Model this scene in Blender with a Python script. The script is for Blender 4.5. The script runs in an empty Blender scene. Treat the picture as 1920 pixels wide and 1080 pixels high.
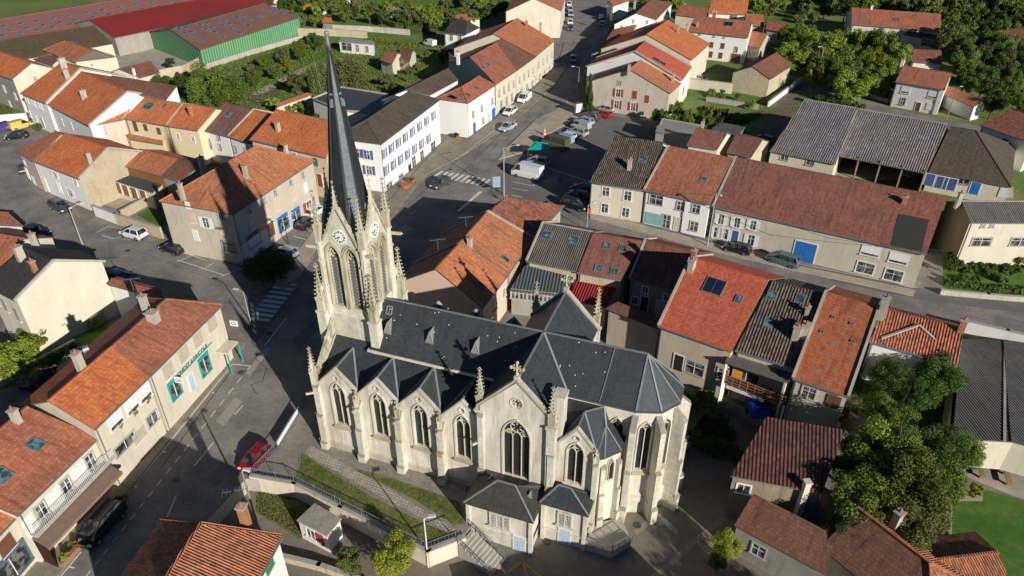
import bpy, math, random
import numpy as np
from mathutils import Vector, Matrix
from mathutils.geometry import tessellate_polygon
random.seed(7)
R_=math.radians
# ------------------------------------------------------------------ camera, sky, sun, exposure
FPX=1331.0; CH=50.0; TH=math.atan(850/1331.0); ST,CT=math.sin(TH),math.cos(TH)
scn=bpy.context.scene
cd=bpy.data.cameras.new('camera'); cam=bpy.data.objects.new('camera',cd); scn.collection.objects.link(cam)
cam.location=(0,0,CH); cam.rotation_euler=(math.pi/2-TH,0,0)
cd.sensor_width=36; cd.lens=36*FPX/1920; cd.clip_start=0.5; cd.clip_end=3000
scn.camera=cam
SUN_AZ=R_(144.6); SUN_EL=R_(21.0)
w=bpy.data.worlds.new('World'); scn.world=w; w.use_nodes=True
nt=w.node_tree; bg=nt.nodes['Background']
sky=nt.nodes.new('ShaderNodeTexSky'); sky.sky_type='NISHITA'; sky.sun_disc=False
sky.sun_elevation=SUN_EL; sky.sun_rotation=SUN_AZ; sky.air_density=1.0; sky.dust_density=0.0; sky.ozone_density=4.0; sky.altitude=3500
nt.links.new(sky.outputs[0],bg.inputs[0]); bg.inputs[1].default_value=0.05
sd=bpy.data.lights.new('sun','SUN'); sd.energy=5.0; sd.angle=R_(0.53); sd.color=(1.0,0.94,0.85)
so=bpy.data.objects.new('sun',sd); scn.collection.objects.link(so)
sv=Vector((math.sin(SUN_AZ)*math.cos(SUN_EL),math.cos(SUN_AZ)*math.cos(SUN_EL),math.sin(SUN_EL)))
so.rotation_euler=sv.to_track_quat('Z','Y').to_euler(); so.location=sv*200
vs=scn.view_settings; vs.view_transform='Standard'; vs.look='None'; vs.exposure=0.28; vs.gamma=1; vs.use_curve_mapping=False
scn.render.resolution_x=1024; scn.render.resolution_y=576
LOW=-1.6
# ------------------------------------------------------------------ projection helpers (survey of the place from the aerial photograph)
def U(px,py,z=0.0):
    u=(px-960)/FPX; v=(py-540)/FPX; t=(CH-z)/(ST+v*CT)
    return (u*t,(CT-v*ST)*t,z)
def RAY(px,py):
    u=(px-960)/FPX; v=(py-540)/FPX
    return Vector((u,CT-v*ST,-(ST+v*CT)))
def hit(px,py,o,n):
    d=RAY(px,py); c=Vector((0,0,CH)); t=(Vector(o)-c).dot(n)/d.dot(n)
    return c+d*t
# ------------------------------------------------------------------ objects
COL=scn.collection
ORG={}
def tag(o,label=None,cat=None,group=None,kind=None):
    if label: o['label']=label
    if cat: o['category']=cat
    if group: o['group']=group
    if kind: o['kind']=kind
    return o
def empty(name,loc,label=None,cat=None,group=None,rz=0):
    o=bpy.data.objects.new(name,None); COL.objects.link(o); o.empty_display_size=.3
    o.location=loc; o.rotation_euler=(0,0,rz); ORG[o.name]=Vector(loc) if rz==0 else Vector(loc)
    return tag(o,label,cat,group)
class MB:
    def __init__(s): s.v=[]; s.f=[]; s.m=[]; s.uv=[]
    def face(s,pts,m=0,flip=False):
        pts=[Vector(p) for p in pts]
        if flip: pts=pts[::-1]
        n=Vector((0,0,0))
        for i in range(len(pts)):
            a=pts[i]; b=pts[(i+1)%len(pts)]
            n+=Vector(((a.y-b.y)*(a.z+b.z),(a.z-b.z)*(a.x+b.x),(a.x-b.x)*(a.y+b.y)))
        if n.length<1e-9: return
        n.normalize()
        if abs(n.z)>0.995: h=Vector((1,0,0))
        else: h=Vector((0,0,1)).cross(n); h.normalize()
        vv=n.cross(h)
        k=len(s.v); s.v+=[tuple(p) for p in pts]; s.f.append(list(range(k,k+len(pts)))); s.m.append(m)
        s.uv.append([(p.dot(h),p.dot(vv)) for p in pts])
    def poly(s,pts,m=0,holes=()):
        if not holes and len(pts)<=4: s.face(pts,m); return
        loops=[[Vector(p) for p in pts]]+[[Vector(p) for p in h] for h in holes]
        allp=[p for l in loops for p in l]
        ref=Vector((0,0,0)); L=loops[0]
        for i in range(len(L)):
            a=L[i]; b=L[(i+1)%len(L)]
            ref+=Vector(((a.y-b.y)*(a.z+b.z),(a.z-b.z)*(a.x+b.x),(a.x-b.x)*(a.y+b.y)))
        for t in tessellate_polygon(loops):
            q=[allp[i] for i in t]
            nn=(q[1]-q[0]).cross(q[2]-q[0])
            s.face(q,m,flip=nn.dot(ref)<0)
    def hexa(s,b,t,m=0):
        "b,t: 4 bottom and 4 top points counter-clockwise seen from above"
        s.face(b[::-1],m); s.face(t,m)
        for i in range(len(b)):
            j=(i+1)%len(b); s.face([b[i],b[j],t[j],t[i]],m)
    def box(s,c,size,rz=0,m=0):
        cx,cy,cz=c; sx,sy,sz=[q/2 for q in size]; co,si=math.cos(rz),math.sin(rz)
        P=lambda x,y,z:(cx+x*co-y*si,cy+x*si+y*co,cz+z)
        s.hexa([P(-sx,-sy,-sz),P(sx,-sy,-sz),P(sx,sy,-sz),P(-sx,sy,-sz)],[P(-sx,-sy,sz),P(sx,-sy,sz),P(sx,sy,sz),P(-sx,sy,sz)],m)
    def prism(s,poly,z0,z1,m=0):
        "plan polygon extruded upward; z0/z1 numbers"
        P=[Vector((p[0],p[1],0)) for p in poly]
        ar=sum(P[i].x*P[(i+1)%len(P)].y-P[(i+1)%len(P)].x*P[i].y for i in range(len(P)))
        if ar<0: P=P[::-1]
        s.poly([(p.x,p.y,z1) for p in P],m)
        for i in range(len(P)):
            a=P[i]; b=P[(i+1)%len(P)]
            s.face([(a.x,a.y,z0),(b.x,b.y,z0),(b.x,b.y,z1),(a.x,a.y,z1)],m)
    def slab(s,pts,th,m=0,me=None):
        "thick sheet: pts on top, thickness straight down"
        pts=[Vector(p) for p in pts]; lo=[p-Vector((0,0,th)) for p in pts]
        s.poly(pts,m); s.poly(lo[::-1],m if me is None else me)
        for i in range(len(pts)):
            j=(i+1)%len(pts); s.face([lo[i],lo[j],pts[j],pts[i]],m if me is None else me)
    def bar(s,a,b,w,h=None,m=0,up=(0,0,1)):
        a=Vector(a); b=Vector(b); d=(b-a); 
        if d.length<1e-6: return
        d.normalize(); h=h or w
        upv=Vector(up)
        if abs(d.dot(upv))>.98: upv=Vector((1,0,0))
        x=d.cross(upv); x.normalize(); y=x.cross(d)
        x*=w/2; y*=h/2
        A=[a-x-y,a+x-y,a+x+y,a-x+y]; B=[b-x-y,b+x-y,b+x+y,b-x+y]
        s.face(A,m); s.face(B[::-1],m)
        for i in range(4):
            j=(i+1)%4; s.face([A[i],B[i],B[j],A[j]],m)
    def tube(s,a,b,r0,r1=None,n=8,m=0,cap=True):
        r1=r0 if r1 is None else r1
        a=Vector(a); b=Vector(b); d=(b-a); 
        if d.length<1e-6: return
        d.normalize(); x=d.orthogonal().normalized(); y=d.cross(x)
        A=[a+(x*math.cos(t)+y*math.sin(t))*r0 for t in [2*math.pi*i/n for i in range(n)]]
        B=[b+(x*math.cos(t)+y*math.sin(t))*r1 for t in [2*math.pi*i/n for i in range(n)]]
        for i in range(n):
            j=(i+1)%n
            if r1<1e-4: s.face([A[i],A[j],b],m)
            else: s.face([A[i],A[j],B[j],B[i]],m)
        if cap:
            if r0>1e-3: s.face(A[::-1],m)
            if r1>1e-3: s.face(B,m)
    def ball(s,c,r,m=0,n=6,sz=1):
        c=Vector(c); rings=[]
        for k in range(n//2+1):
            ph=-math.pi/2+math.pi*k/(n//2)
            rings.append([c+Vector((r*math.cos(ph)*math.cos(2*math.pi*i/n),r*math.cos(ph)*math.sin(2*math.pi*i/n),r*sz*math.sin(ph))) for i in range(n)])
        for k in range(n//2):
            for i in range(n):
                j=(i+1)%n; q=[rings[k][i],rings[k][j],rings[k+1][j],rings[k+1][i]]
                if k==0: q=[rings[0][0],rings[1][j],rings[1][i]]
                elif k==n//2-1: q=[rings[k][i],rings[k][j],rings[k+1][0]]
                s.face(q,m)
    def build(s,name,mats,parent=None,origin=None,smooth=False,kind=None):
        if not isinstance(mats,(list,tuple)): mats=[mats]
        if origin is None: origin=ORG.get(parent.name,Vector((0,0,0))) if parent else Vector((0,0,0))
        origin=Vector(origin)
        me=bpy.data.meshes.new(name)
        me.from_pydata([(x-origin.x,y-origin.y,z-origin.z) for x,y,z in s.v],[],s.f)
        for m in mats: me.materials.append(m)
        me.polygons.foreach_set('material_index',s.m)
        if smooth: me.polygons.foreach_set('use_smooth',[True]*len(s.f))
        uvl=me.uv_layers.new(name='UVMap'); flat=[c for f in s.uv for q in f for c in q]
        uvl.data.foreach_set('uv',flat)
        o=bpy.data.objects.new(name,me); COL.objects.link(o)
        if parent: o.parent=parent; ORG[o.name]=origin
        else: o.location=origin; ORG[o.name]=origin
        if kind: o['kind']=kind
        return o
# ------------------------------------------------------------------ materials
MATS={}
def newmat(key):
    m=bpy.data.materials.new(key); m.use_nodes=True; nt=m.node_tree; b=nt.nodes['Principled BSDF']
    MATS[key]=m
    def N(t,**k):
        n=nt.nodes.new(t)
        for a,v in k.items():
            if a.startswith('i_'):
                nm=a[2:].replace('_',' ')
                s=n.inputs[int(nm)] if nm.isdigit() else n.inputs[nm]
                if hasattr(v,'is_output'): nt.links.new(v,s)
                else: s.default_value=v
            else: setattr(n,a,v)
        return n
    return m,nt,b,N
def c4(c): return (c[0],c[1],c[2],1)
def ramp(N,fac,stops):
    r=N('ShaderNodeValToRGB',i_Fac=fac); e=r.color_ramp.elements
    while len(e)<len(stops): e.new(.5)
    for i,(p,c) in enumerate(stops): e[i].position=p; e[i].color=c4(c) if not isinstance(c,(int,float)) else (c,c,c,1)
    return r.outputs[0]
def mix(N,fac,a,b,mode='MIX'):
    n=N('ShaderNodeMix',data_type='RGBA',blend_type=mode)
    for s,v in ((0,fac),(6,a),(7,b)):
        if hasattr(v,'is_output'): n.id_data.links.new(v,n.inputs[s])
        else: n.inputs[s].default_value=v if s==0 else c4(v)
    return n.outputs[2]
def noise(N,vec,scale,detail=4,rough=.6):
    return N('ShaderNodeTexNoise',i_Vector=vec,i_Scale=scale,i_Detail=detail,i_Roughness=rough).outputs['Fac']
def mscale(N,vec,sc): return N('ShaderNodeMapping',i_Vector=vec,i_Scale=sc).outputs[0]
def plain(c,rough=.6,metal=0,spec=None):
    key='paint %.2f %.2f %.2f %.1f %.1f'%(c[0],c[1],c[2],rough,metal)
    if key in MATS: return MATS[key]
    m,nt,b,N=newmat(key)
    geo=N('ShaderNodeNewGeometry').outputs['Position']
    n=noise(N,geo,3.1,4)
    col=mix(N,1.0,c,ramp(N,n,[(.3,(.82,.82,.82)),(.7,(1.08,1.08,1.08))]),'MULTIPLY')
    nt.links.new(col,b.inputs['Base Color']); b.inputs['Roughness'].default_value=rough; b.inputs['Metallic'].default_value=metal
    return m
def carpaint(c):
    key='car paint %.2f %.2f %.2f'%c
    if key in MATS: return MATS[key]
    m,nt,b,N=newmat(key); b.inputs['Base Color'].default_value=c4(c); b.inputs['Roughness'].default_value=.32
    b.inputs['Coat Weight'].default_value=.6; b.inputs['Coat Roughness'].default_value=.08; b.inputs['Metallic'].default_value=.15
    return m
def glassm(key='window glass',c=(.02,.025,.03),rough=.12):
    if key in MATS: return MATS[key]
    m,nt,b,N=newmat(key)
    geo=N('ShaderNodeNewGeometry').outputs['Position']
    n=noise(N,geo,1.7,2)
    col=mix(N,ramp(N,n,[(.42,0),(.5,.25),(.58,1)]),c,(.16,.165,.16) if 'window' in key and 'roof' not in key else (c[0]*3+.02,c[1]*3+.02,c[2]*3+.02))
    nt.links.new(col,b.inputs['Base Color']); b.inputs['Roughness'].default_value=rough
    b.inputs['Specular IOR Level'].default_value=.6
    return m
def rmat(key,c1,c2,kind='flat',dark=(.045,.03,.025),patch=.5,pitch=.24,lichen=0,lc=(.25,.2,.08),bright=1.0):
    "roof covering; uv in metres, u along the eave, v up the slope"
    key='roof '+key
    if key in MATS: return MATS[key]
    m,nt,b,N=newmat(key)
    uv=N('ShaderNodeTexCoord').outputs['UV']; geo=N('ShaderNodeNewGeometry').outputs['Position']
    big=noise(N,geo,.33,6,.65)
    med=noise(N,geo,1.9,4,.6)
    st=noise(N,mscale(N,uv,(2.2,.22,1)),1.0,4,.6); sp=noise(N,geo,5.5,5,.75); hu=noise(N,mscale(N,geo,(.09,.09,.09)),1.0,2)
    base=mix(N,ramp(N,big,[(.5-.28*patch-.02,0),(.5+.28*patch+.02,1)]),c1,c2)
    base=mix(N,ramp(N,st,[(.5,0),(.72,.55)]),base,dark)
    base=mix(N,ramp(N,med,[(.56,0),(.74,.45)]),base,tuple(x*.5+y*.5 for x,y in zip(c1,dark)))
    base=mix(N,.55,base,mix(N,1,base,ramp(N,sp,[(.30,(.62,.60,.58)),(.70,(1.34,1.32,1.30))]),'MULTIPLY'))
    base=mix(N,1,base,ramp(N,hu,[(.35,(.92,.98,1.04)),(.65,(1.06,1.0,.94))]),'MULTIPLY')
    if kind in('flat','slate'):
        bw,rh=(.27,.36) if kind=='flat' else (.34,.22)
        br=N('ShaderNodeTexBrick',i_Vector=uv,i_Scale=1.0,i_Color1=(.74,.72,.70,1),i_Color2=(1.22,1.22,1.22,1),i_Mortar=(.5,.5,.5,1),offset=.5)
        br.inputs['Mortar Size'].default_value=.018 if kind=='flat' else .012
        br.inputs['Brick Width'].default_value=bw; br.inputs['Row Height'].default_value=rh; br.inputs['Bias'].default_value=0
        col=mix(N,.75 if kind=='flat' else .5,base,mix(N,1,base,br.outputs['Color'],'MULTIPLY'))
        # each course tilts up towards its lower edge
        sx=N('ShaderNodeSeparateXYZ',i_Vector=uv).outputs[1]
        fr=N('ShaderNodeMath',operation='FRACT',i_0=N('ShaderNodeMath',operation='DIVIDE',i_0=sx,i_1=rh).outputs[0]).outputs[0]
        hgt=N('ShaderNodeMath',operation='SUBTRACT',i_0=br.outputs['Fac'],i_1=fr).outputs[0]
        hgt=N('ShaderNodeMath',operation='MULTIPLY',i_0=fr,i_1=-1.0).outputs[0]
        bp=N('ShaderNodeBump',i_Height=hgt,i_Strength=.7 if kind=='flat' else .35,i_Distance=.04 if kind=='flat' else .015)
    else:
        ux=N('ShaderNodeSeparateXYZ',i_Vector=uv).outputs
        cyc=N('ShaderNodeMath',operation='DIVIDE',i_0=ux[0],i_1=pitch).outputs[0]
        fl=N('ShaderNodeMath',operation='FLOOR',i_0=cyc).outputs[0]
        rw=N('ShaderNodeMath',operation='FLOOR',i_0=N('ShaderNodeMath',operation='DIVIDE',i_0=ux[1],i_1=.38).outputs[0]).outputs[0]
        cell=N('ShaderNodeCombineXYZ',i_X=fl,i_Y=rw).outputs[0]
        wn=N('ShaderNodeTexWhiteNoise',noise_dimensions='3D',i_Vector=cell).outputs['Value']
        sn=N('ShaderNodeMath',operation='SINE',i_0=N('ShaderNodeMath',operation='MULTIPLY',i_0=cyc,i_1=2*math.pi).outputs[0]).outputs[0]
        groove=ramp(N,N('ShaderNodeMath',operation='MULTIPLY_ADD',i_0=sn,i_1=.5,i_2=.5).outputs[0],[(0,(.55,.52,.50)),(.6,(1.06,1.05,1.03))])
        col=mix(N,1,base,groove,'MULTIPLY')
        if kind=='rib': col=mix(N,.8,col,mix(N,1,col,ramp(N,wn,[(0,(.55,.55,.55)),(1,(1.35,1.35,1.35))]),'MULTIPLY'))
        bp=N('ShaderNodeBump',i_Height=sn,i_Strength=.9,i_Distance=.045)
    if lichen>0:
        ln=noise(N,geo,1.4,8,.75)
        col=mix(N,ramp(N,ln,[(.62-.2*lichen,0),(.74-.1*lichen,.8)]),col,lc)
    nt.links.new(col,b.inputs['Base Color']); nt.links.new(bp.outputs[0],b.inputs['Normal'])
    b.inputs['Roughness'].default_value=.85 if kind!='slate' else .5
    b.inputs['Specular IOR Level'].default_value=.25 if kind!='slate' else .4
    return m
def wmat(key,c,kind='stucco',stain=.5,sc=(.45,.42,.36)):
    key='wall '+key
    if key in MATS: return MATS[key]
    m,nt,b,N=newmat(key)
    geo=N('ShaderNodeNewGeometry').outputs['Position']
    big=noise(N,mscale(N,geo,(.5,.5,.28)),1,5,.6); fine=noise(N,geo,9,4,.7); st=noise(N,mscale(N,geo,(1.6,1.6,.22)),1,5,.65)
    dk=tuple(x*y for x,y in zip(c,(.72,.69,.64)))
    col=mix(N,ramp(N,big,[(.38,0),(.68,stain)]),c,dk)
    ch=any(q in key for q in('church','carved','apse','gutter'))
    col=mix(N,ramp(N,st,[(.47 if ch else .54,0),(.66 if ch else .72,stain*.85)]),col,tuple(x*y for x,y in zip(c,sc)))
    if ch: col=mix(N,ramp(N,noise(N,geo,.55,7,.75),[(.48,0),(.66,.32)]),col,tuple(x*y for x,y in zip(c,(.66,.62,.55))))
    col=mix(N,.35,col,mix(N,1,col,ramp(N,fine,[(.25,(.8,.8,.8)),(.75,(1.15,1.15,1.15))]),'MULTIPLY'))
    if kind=='stucco':
        bp=N('ShaderNodeBump',i_Height=fine,i_Strength=.25,i_Distance=.02)
    elif kind=='rubble':
        vo=N('ShaderNodeTexVoronoi',i_Vector=mscale(N,geo,(2.6,2.6,4.2)),feature='F1'); vd=N('ShaderNodeTexVoronoi',i_Vector=mscale(N,geo,(2.6,2.6,4.2)),feature='DISTANCE_TO_EDGE')
        col=mix(N,.6,col,mix(N,1,col,ramp(N,N('ShaderNodeSeparateXYZ',i_Vector=vo.outputs['Color']).outputs[0],[(0,(.6,.57,.52)),(1,(1.25,1.22,1.15))]),'MULTIPLY'))
        e=ramp(N,vd.outputs['Distance'],[(.0,.0),(.09,1)])
        col=mix(N,.55,col,mix(N,1,col,mix(N,e,(.75,.72,.66),(1,1,1)),'MULTIPLY'))
        bp=N('ShaderNodeBump',i_Height=e,i_Strength=.6,i_Distance=.03)
    else: # ashlar
        uv=N('ShaderNodeTexCoord').outputs['UV']
        br=N('ShaderNodeTexBrick',i_Vector=uv,i_Scale=1.0,i_Color1=(.86,.85,.82,1),i_Color2=(1.1,1.09,1.05,1),i_Mortar=(.72,.7,.66,1))
        br.inputs['Mortar Size'].default_value=.012; br.inputs['Brick Width'].default_value=.62; br.inputs['Row Height'].default_value=.31
        col=mix(N,.7,col,mix(N,1,col,br.outputs['Color'],'MULTIPLY'))
        bp=N('ShaderNodeBump',i_Height=br.outputs['Fac'],i_Strength=-.2,i_Distance=.02)
    nt.links.new(col,b.inputs['Base Color']); nt.links.new(bp.outputs[0],b.inputs['Normal'])
    b.inputs['Roughness'].default_value=.9; b.inputs['Specular IOR Level'].default_value=.2
    return m
def gmat(key,stops,s1=.25,s2=2.2,s3=14,bump=.02,rough=.92,mottle=.35,cracks=0,aniso=(1,1,1)):
    "ground: broad patches + medium mottling + fine grain"
    key='ground '+key
    if key in MATS: return MATS[key]
    m,nt,b,N=newmat(key)
    geo=mscale(N,N('ShaderNodeNewGeometry').outputs['Position'],aniso)
    a=noise(N,geo,s1,6,.62); d=noise(N,geo,s2,5,.65); f=noise(N,geo,s3,3,.6)
    col=ramp(N,a,stops)
    col=mix(N,mottle,col,mix(N,1,col,ramp(N,d,[(.28,(.55,.55,.55)),(.72,(1.45,1.45,1.45))]),'MULTIPLY'))
    col=mix(N,mottle,col,mix(N,1,col,ramp(N,f,[(.3,(.6,.6,.6)),(.7,(1.4,1.4,1.4))]),'MULTIPLY'))
    if cracks:
        wv=N('ShaderNodeTexVoronoi',i_Vector=mix(N,.12,geo,N('ShaderNodeTexNoise',i_Vector=geo,i_Scale=.5,i_Detail=4).outputs['Color']),feature='DISTANCE_TO_EDGE',i_Scale=.16)
        ck=N('ShaderNodeMath',operation='MULTIPLY',i_0=ramp(N,wv.outputs['Distance'],[(.0,1),(.009,0)]),i_1=ramp(N,a,[(.42,0),(.55,cracks)])).outputs[0]
        col=mix(N,ck,col,(.018,.017,.016))
    bp=N('ShaderNodeBump',i_Height=f,i_Strength=.5,i_Distance=bump)
    nt.links.new(col,b.inputs['Base Color']); nt.links.new(bp.outputs[0],b.inputs['Normal']); b.inputs['Roughness'].default_value=rough
    b.inputs['Specular IOR Level'].default_value=.25
    return m
def leafm(key,c1,c2,c3):
    key='leaves '+key
    if key in MATS: return MATS[key]
    m,nt,b,N=newmat(key)
    geo=N('ShaderNodeNewGeometry').outputs['Position']; oi=N('ShaderNodeObjectInfo').outputs['Random']
    wn=N('ShaderNodeTexWhiteNoise',noise_dimensions='1D',i_W=N('ShaderNodeNewGeometry').outputs['Random Per Island']).outputs['Value']
    n=noise(N,geo,.9,3)
    col=mix(N,ramp(N,n,[(.36,0),(.64,1)]),c1,c2)
    col=mix(N,ramp(N,wn,[(.45,0),(1,.8)]),col,c3)
    hs=N('ShaderNodeHueSaturation',i_Hue=N('ShaderNodeMath',operation='MULTIPLY_ADD',i_0=oi,i_1=.03,i_2=.485).outputs[0],i_Value=N('ShaderNodeMath',operation='MULTIPLY_ADD',i_0=oi,i_1=.5,i_2=.72).outputs[0],i_Color=col)
    nt.links.new(hs.outputs[0],b.inputs['Base Color']); b.inputs['Roughness'].default_value=.65; b.inputs['Specular IOR Level'].default_value=.25
    tr=N('ShaderNodeBsdfTranslucent',i_Color=hs.outputs[0]); ms=N('ShaderNodeMixShader',i_Fac=.34)
    nt.links.new(b.outputs[0],ms.inputs[1]); nt.links.new(tr.outputs[0],ms.inputs[2])
    nt.links.new(ms.outputs[0],nt.nodes['Material Output'].inputs[0])
    return m
# roofs
RO={
'orange':rmat('orange tile',(.54,.205,.095),(.42,.17,.09),'flat',patch=.6),
'bright':rmat('bright orange tile',(.62,.20,.075),(.53,.17,.07),'flat',patch=.4,dark=(.2,.06,.03)),
'vermil':rmat('vermilion tile',(.55,.135,.075),(.50,.12,.065),'flat',patch=.3,dark=(.35,.07,.03)),
'weath':rmat('weathered tile',(.34,.135,.08),(.24,.11,.08),'flat',patch=.7),
'red':rmat('red tile',(.30,.118,.085),(.22,.098,.076),'flat',patch=.5,dark=(.06,.025,.02)),
'redb':rmat('brick red tile',(.45,.165,.095),(.34,.135,.085),'flat',patch=.5,dark=(.1,.03,.02)),
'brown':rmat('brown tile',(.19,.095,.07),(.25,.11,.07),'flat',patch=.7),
'pinkb':rmat('dusty brown tile',(.24,.12,.09),(.19,.10,.08),'flat',patch=.6),
'ribor':rmat('channelled orange tile',(.50,.19,.10),(.36,.16,.10),'rib',patch=.8,pitch=.21,lichen=.3,lc=(.42,.26,.18)),
'ribred':rmat('channelled red tile',(.42,.15,.09),(.30,.12,.085),'rib',patch=.7,pitch=.28),
'ribdk':rmat('channelled dark red tile',(.115,.045,.04),(.085,.04,.04),'rib',patch=.8,pitch=.32,lichen=.15,lc=(.22,.12,.08)),
'lichen':rmat('lichen covered orange tile',(.40,.10,.035),(.42,.13,.045),'flat',patch=.8,lichen=.75,lc=(.30,.17,.14)),
'ribgr':rmat('channelled grey brown tile',(.105,.088,.078),(.14,.11,.09),'rib',patch=.7,pitch=.3,lichen=.1,lc=(.2,.14,.08)),
'corr':rmat('corrugated cement sheet',(.17,.155,.14),(.12,.11,.10),'corr',patch=.7,pitch=.26,lichen=.1,lc=(.1,.085,.06)),
'corrp':rmat('corrugated mauve cement sheet',(.23,.21,.225),(.165,.155,.17),'corr',patch=.9,pitch=.36,lichen=.5,lc=(.36,.34,.34)),
'corrd':rmat('corrugated dark sheet',(.10,.098,.095),(.14,.138,.132),'corr',patch=.7,pitch=.26,lichen=.2,lc=(.12,.12,.115)),
'corrl':rmat('corrugated pale grey sheet',(.17,.165,.16),(.12,.12,.12),'corr',patch=.7,pitch=.24,lichen=.35,lc=(.22,.215,.2)),
'mossb':rmat('mossy brown sheet',(.085,.062,.045),(.12,.08,.045),'flat',patch=.8,lichen=.35,lc=(.19,.125,.04)),
'mossg':rmat('mossy grey brown tile',(.115,.095,.075),(.09,.075,.06),'flat',patch=.8,lichen=.2,lc=(.2,.17,.09)),
'pink':rmat('faded pink sheet',(.36,.16,.14),(.30,.135,.12),'corr',patch=.6,pitch=.5,dark=(.2,.1,.09),lichen=.2,lc=(.40,.24,.22)),
'pinkg':rmat('faded terracotta sheet',(.28,.13,.10),(.23,.12,.10),'corr',patch=.7,pitch=.5,dark=(.15,.1,.09),lichen=.25,lc=(.22,.18,.16)),
'redmet':rmat('red metal sheet',(.30,.03,.03),(.25,.03,.03),'corr',patch=.4,pitch=.33,dark=(.2,.03,.03)),
'slate':rmat('slate',(.030,.036,.044),(.052,.058,.064),'slate',patch=.9,dark=(.022,.026,.032),lichen=.04,lc=(.13,.13,.12)),
'slateb':rmat('mossy slate',(.050,.047,.042),(.068,.062,.052),'slate',patch=.8,dark=(.03,.03,.03),lichen=.3,lc=(.10,.095,.06)),
'anth':rmat('anthracite tile',(.045,.042,.045),(.055,.05,.05),'flat',patch=.5,dark=(.03,.028,.03)),
'grey':rmat('grey membrane',(.16,.165,.155),(.12,.125,.12),'slate',patch=.7,dark=(.1,.1,.1)),
'flatdk':rmat('dark membrane',(.05,.055,.065),(.07,.075,.08),'slate',patch=.7,dark=(.04,.04,.05)),
'bgrey':rmat('blue grey metal',(.09,.11,.12),(.08,.10,.11),'corr',patch=.5,dark=(.06,.07,.08),pitch=.4),
'palegr':rmat('pale concrete sheet',(.36,.36,.32),(.28,.28,.25),'slate',patch=.7,dark=(.22,.22,.2)),
}
WA={
'cream':wmat('cream render',(.61,.56,.45),stain=.35),'yellow':wmat('yellow render',(.68,.58,.38),stain=.2),
'white':wmat('white render',(.72,.70,.66),stain=.2),'bwhite':wmat('bright white render',(.78,.77,.75),stain=.12),
'grey':wmat('grey beige render',(.52,.475,.385),stain=.45),'greyd':wmat('grey render',(.33,.31,.27),stain=.6),
'stone':wmat('pale rubble stone',(.56,.49,.36),'rubble',stain=.5),'stonew':wmat('white rubble stone',(.58,.55,.47),'rubble',stain=.6),'stoneg':wmat('grey rubble stone',(.33,.28,.22),'rubble',stain=.7),
'pinkw':wmat('faded pink render',(.62,.50,.45),stain=.4),'peach':wmat('peach render',(.66,.50,.38),stain=.2),
'beige':wmat('beige render',(.50,.435,.33),stain=.45),'wood':wmat('stained wood cladding',(.25,.11,.045),stain=.4),
'green':rmat('green ribbed cladding',(.13,.33,.17),(.15,.36,.20),'corr',patch=.8,pitch=.9,dark=(.10,.24,.13)),'conc':wmat('concrete',(.42,.40,.35),stain=.6),
'dkstone':wmat('dark render',(.16,.125,.09),stain=.5),
'ash':wmat('church limestone',(.62,.60,.515),'ashlar',stain=.6,sc=(.5,.47,.38)),'chst':wmat('church render',(.655,.62,.545),stain=.85,sc=(.55,.5,.43)),
'carv':wmat('carved limestone',(.56,.525,.40),stain=1.0,sc=(.34,.33,.20)),
}
PAR=wmat('cement coping',(.40,.37,.33),stain=.6); ZINC=plain((.16,.18,.20),.45); WHITE=plain((.74,.73,.70),.6); PVC=plain((.78,.78,.78),.5)
TERRA=plain((.36,.12,.06),.85); DARK=plain((.015,.015,.017),.8); LEAD=plain((.20,.215,.225),.6); STEEL=plain((.30,.32,.33),.4,.6); WOODM=plain((.20,.13,.08),.8)
RENDERW=wmat('chimney render',(.44,.40,.34),stain=.7); BRICKM=wmat('chimney brick',(.38,.17,.10),'ashlar',stain=.4)
GL=glassm(); SGL=glassm('roof window glass',(.03,.06,.07),.08)
CC={'blue':(.06,.12,.30),'bblue':(.02,.16,.50),'brown':(.16,.07,.04),'white':(.74,.74,.73),'red':(.33,.06,.03),'pink':(.66,.46,.38),'teal':(.02,.33,.33),'green':(.05,.20,.08),
'grey':(.30,.29,.27),'cream':(.62,.56,.44),'lblue':(.42,.56,.66),'orange':(.52,.24,.03),'glassy':(.25,.42,.40),'dk':(.03,.03,.032),'beige':(.48,.43,.33),'bsign':(.10,.13,.17),'maroon':(.20,.03,.03),'wood':(.22,.10,.04)}
# ------------------------------------------------------------------ ground, roads, water level of the lower yard
def GP(pts,z=0.0): return [Vector(U(x,y,z)) for x,y in pts]
def lift(P,z): return [Vector((p[0],p[1],z)) for p in P]
def sheet(name,pts,mat,z,world=False,kind='structure',th=0,holes=(),zb=0.0):
    P=[Vector((p[0],p[1],z)) for p in pts] if world else [Vector((*U(x,y,zb)[:2],z)) for x,y in pts]
    ar=sum(P[i].x*P[(i+1)%len(P)].y-P[(i+1)%len(P)].x*P[i].y for i in range(len(P)))
    if ar<0: P=P[::-1]
    mb=MB()
    H=[[Vector((*U(x,y,zb)[:2],z)) for x,y in h] if not world else [Vector((p[0],p[1],z)) for p in h] for h in holes]
    if th: mb.slab(P,th)
    else: mb.poly(P,0,H)
    o=mb.build(name,mat,origin=(0,0,0))
    if kind: o['kind']=kind
    return o
CHX=Vector((.940,-.341,0)); CHY=Vector((.341,.940,0))
def CW(X,Y,z): return CHX*X+CHY*Y+Vector((0,0,z))
ASPH=gmat('worn asphalt',[(.30,(.135,.126,.118)),(.45,(.19,.175,.158)),(.55,(.23,.21,.188)),(.72,(.275,.252,.222))],mottle=.42,cracks=.0)
ASPD=gmat('newer asphalt',[(.35,(.13,.128,.125)),(.65,(.175,.17,.16))],mottle=.22)
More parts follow.
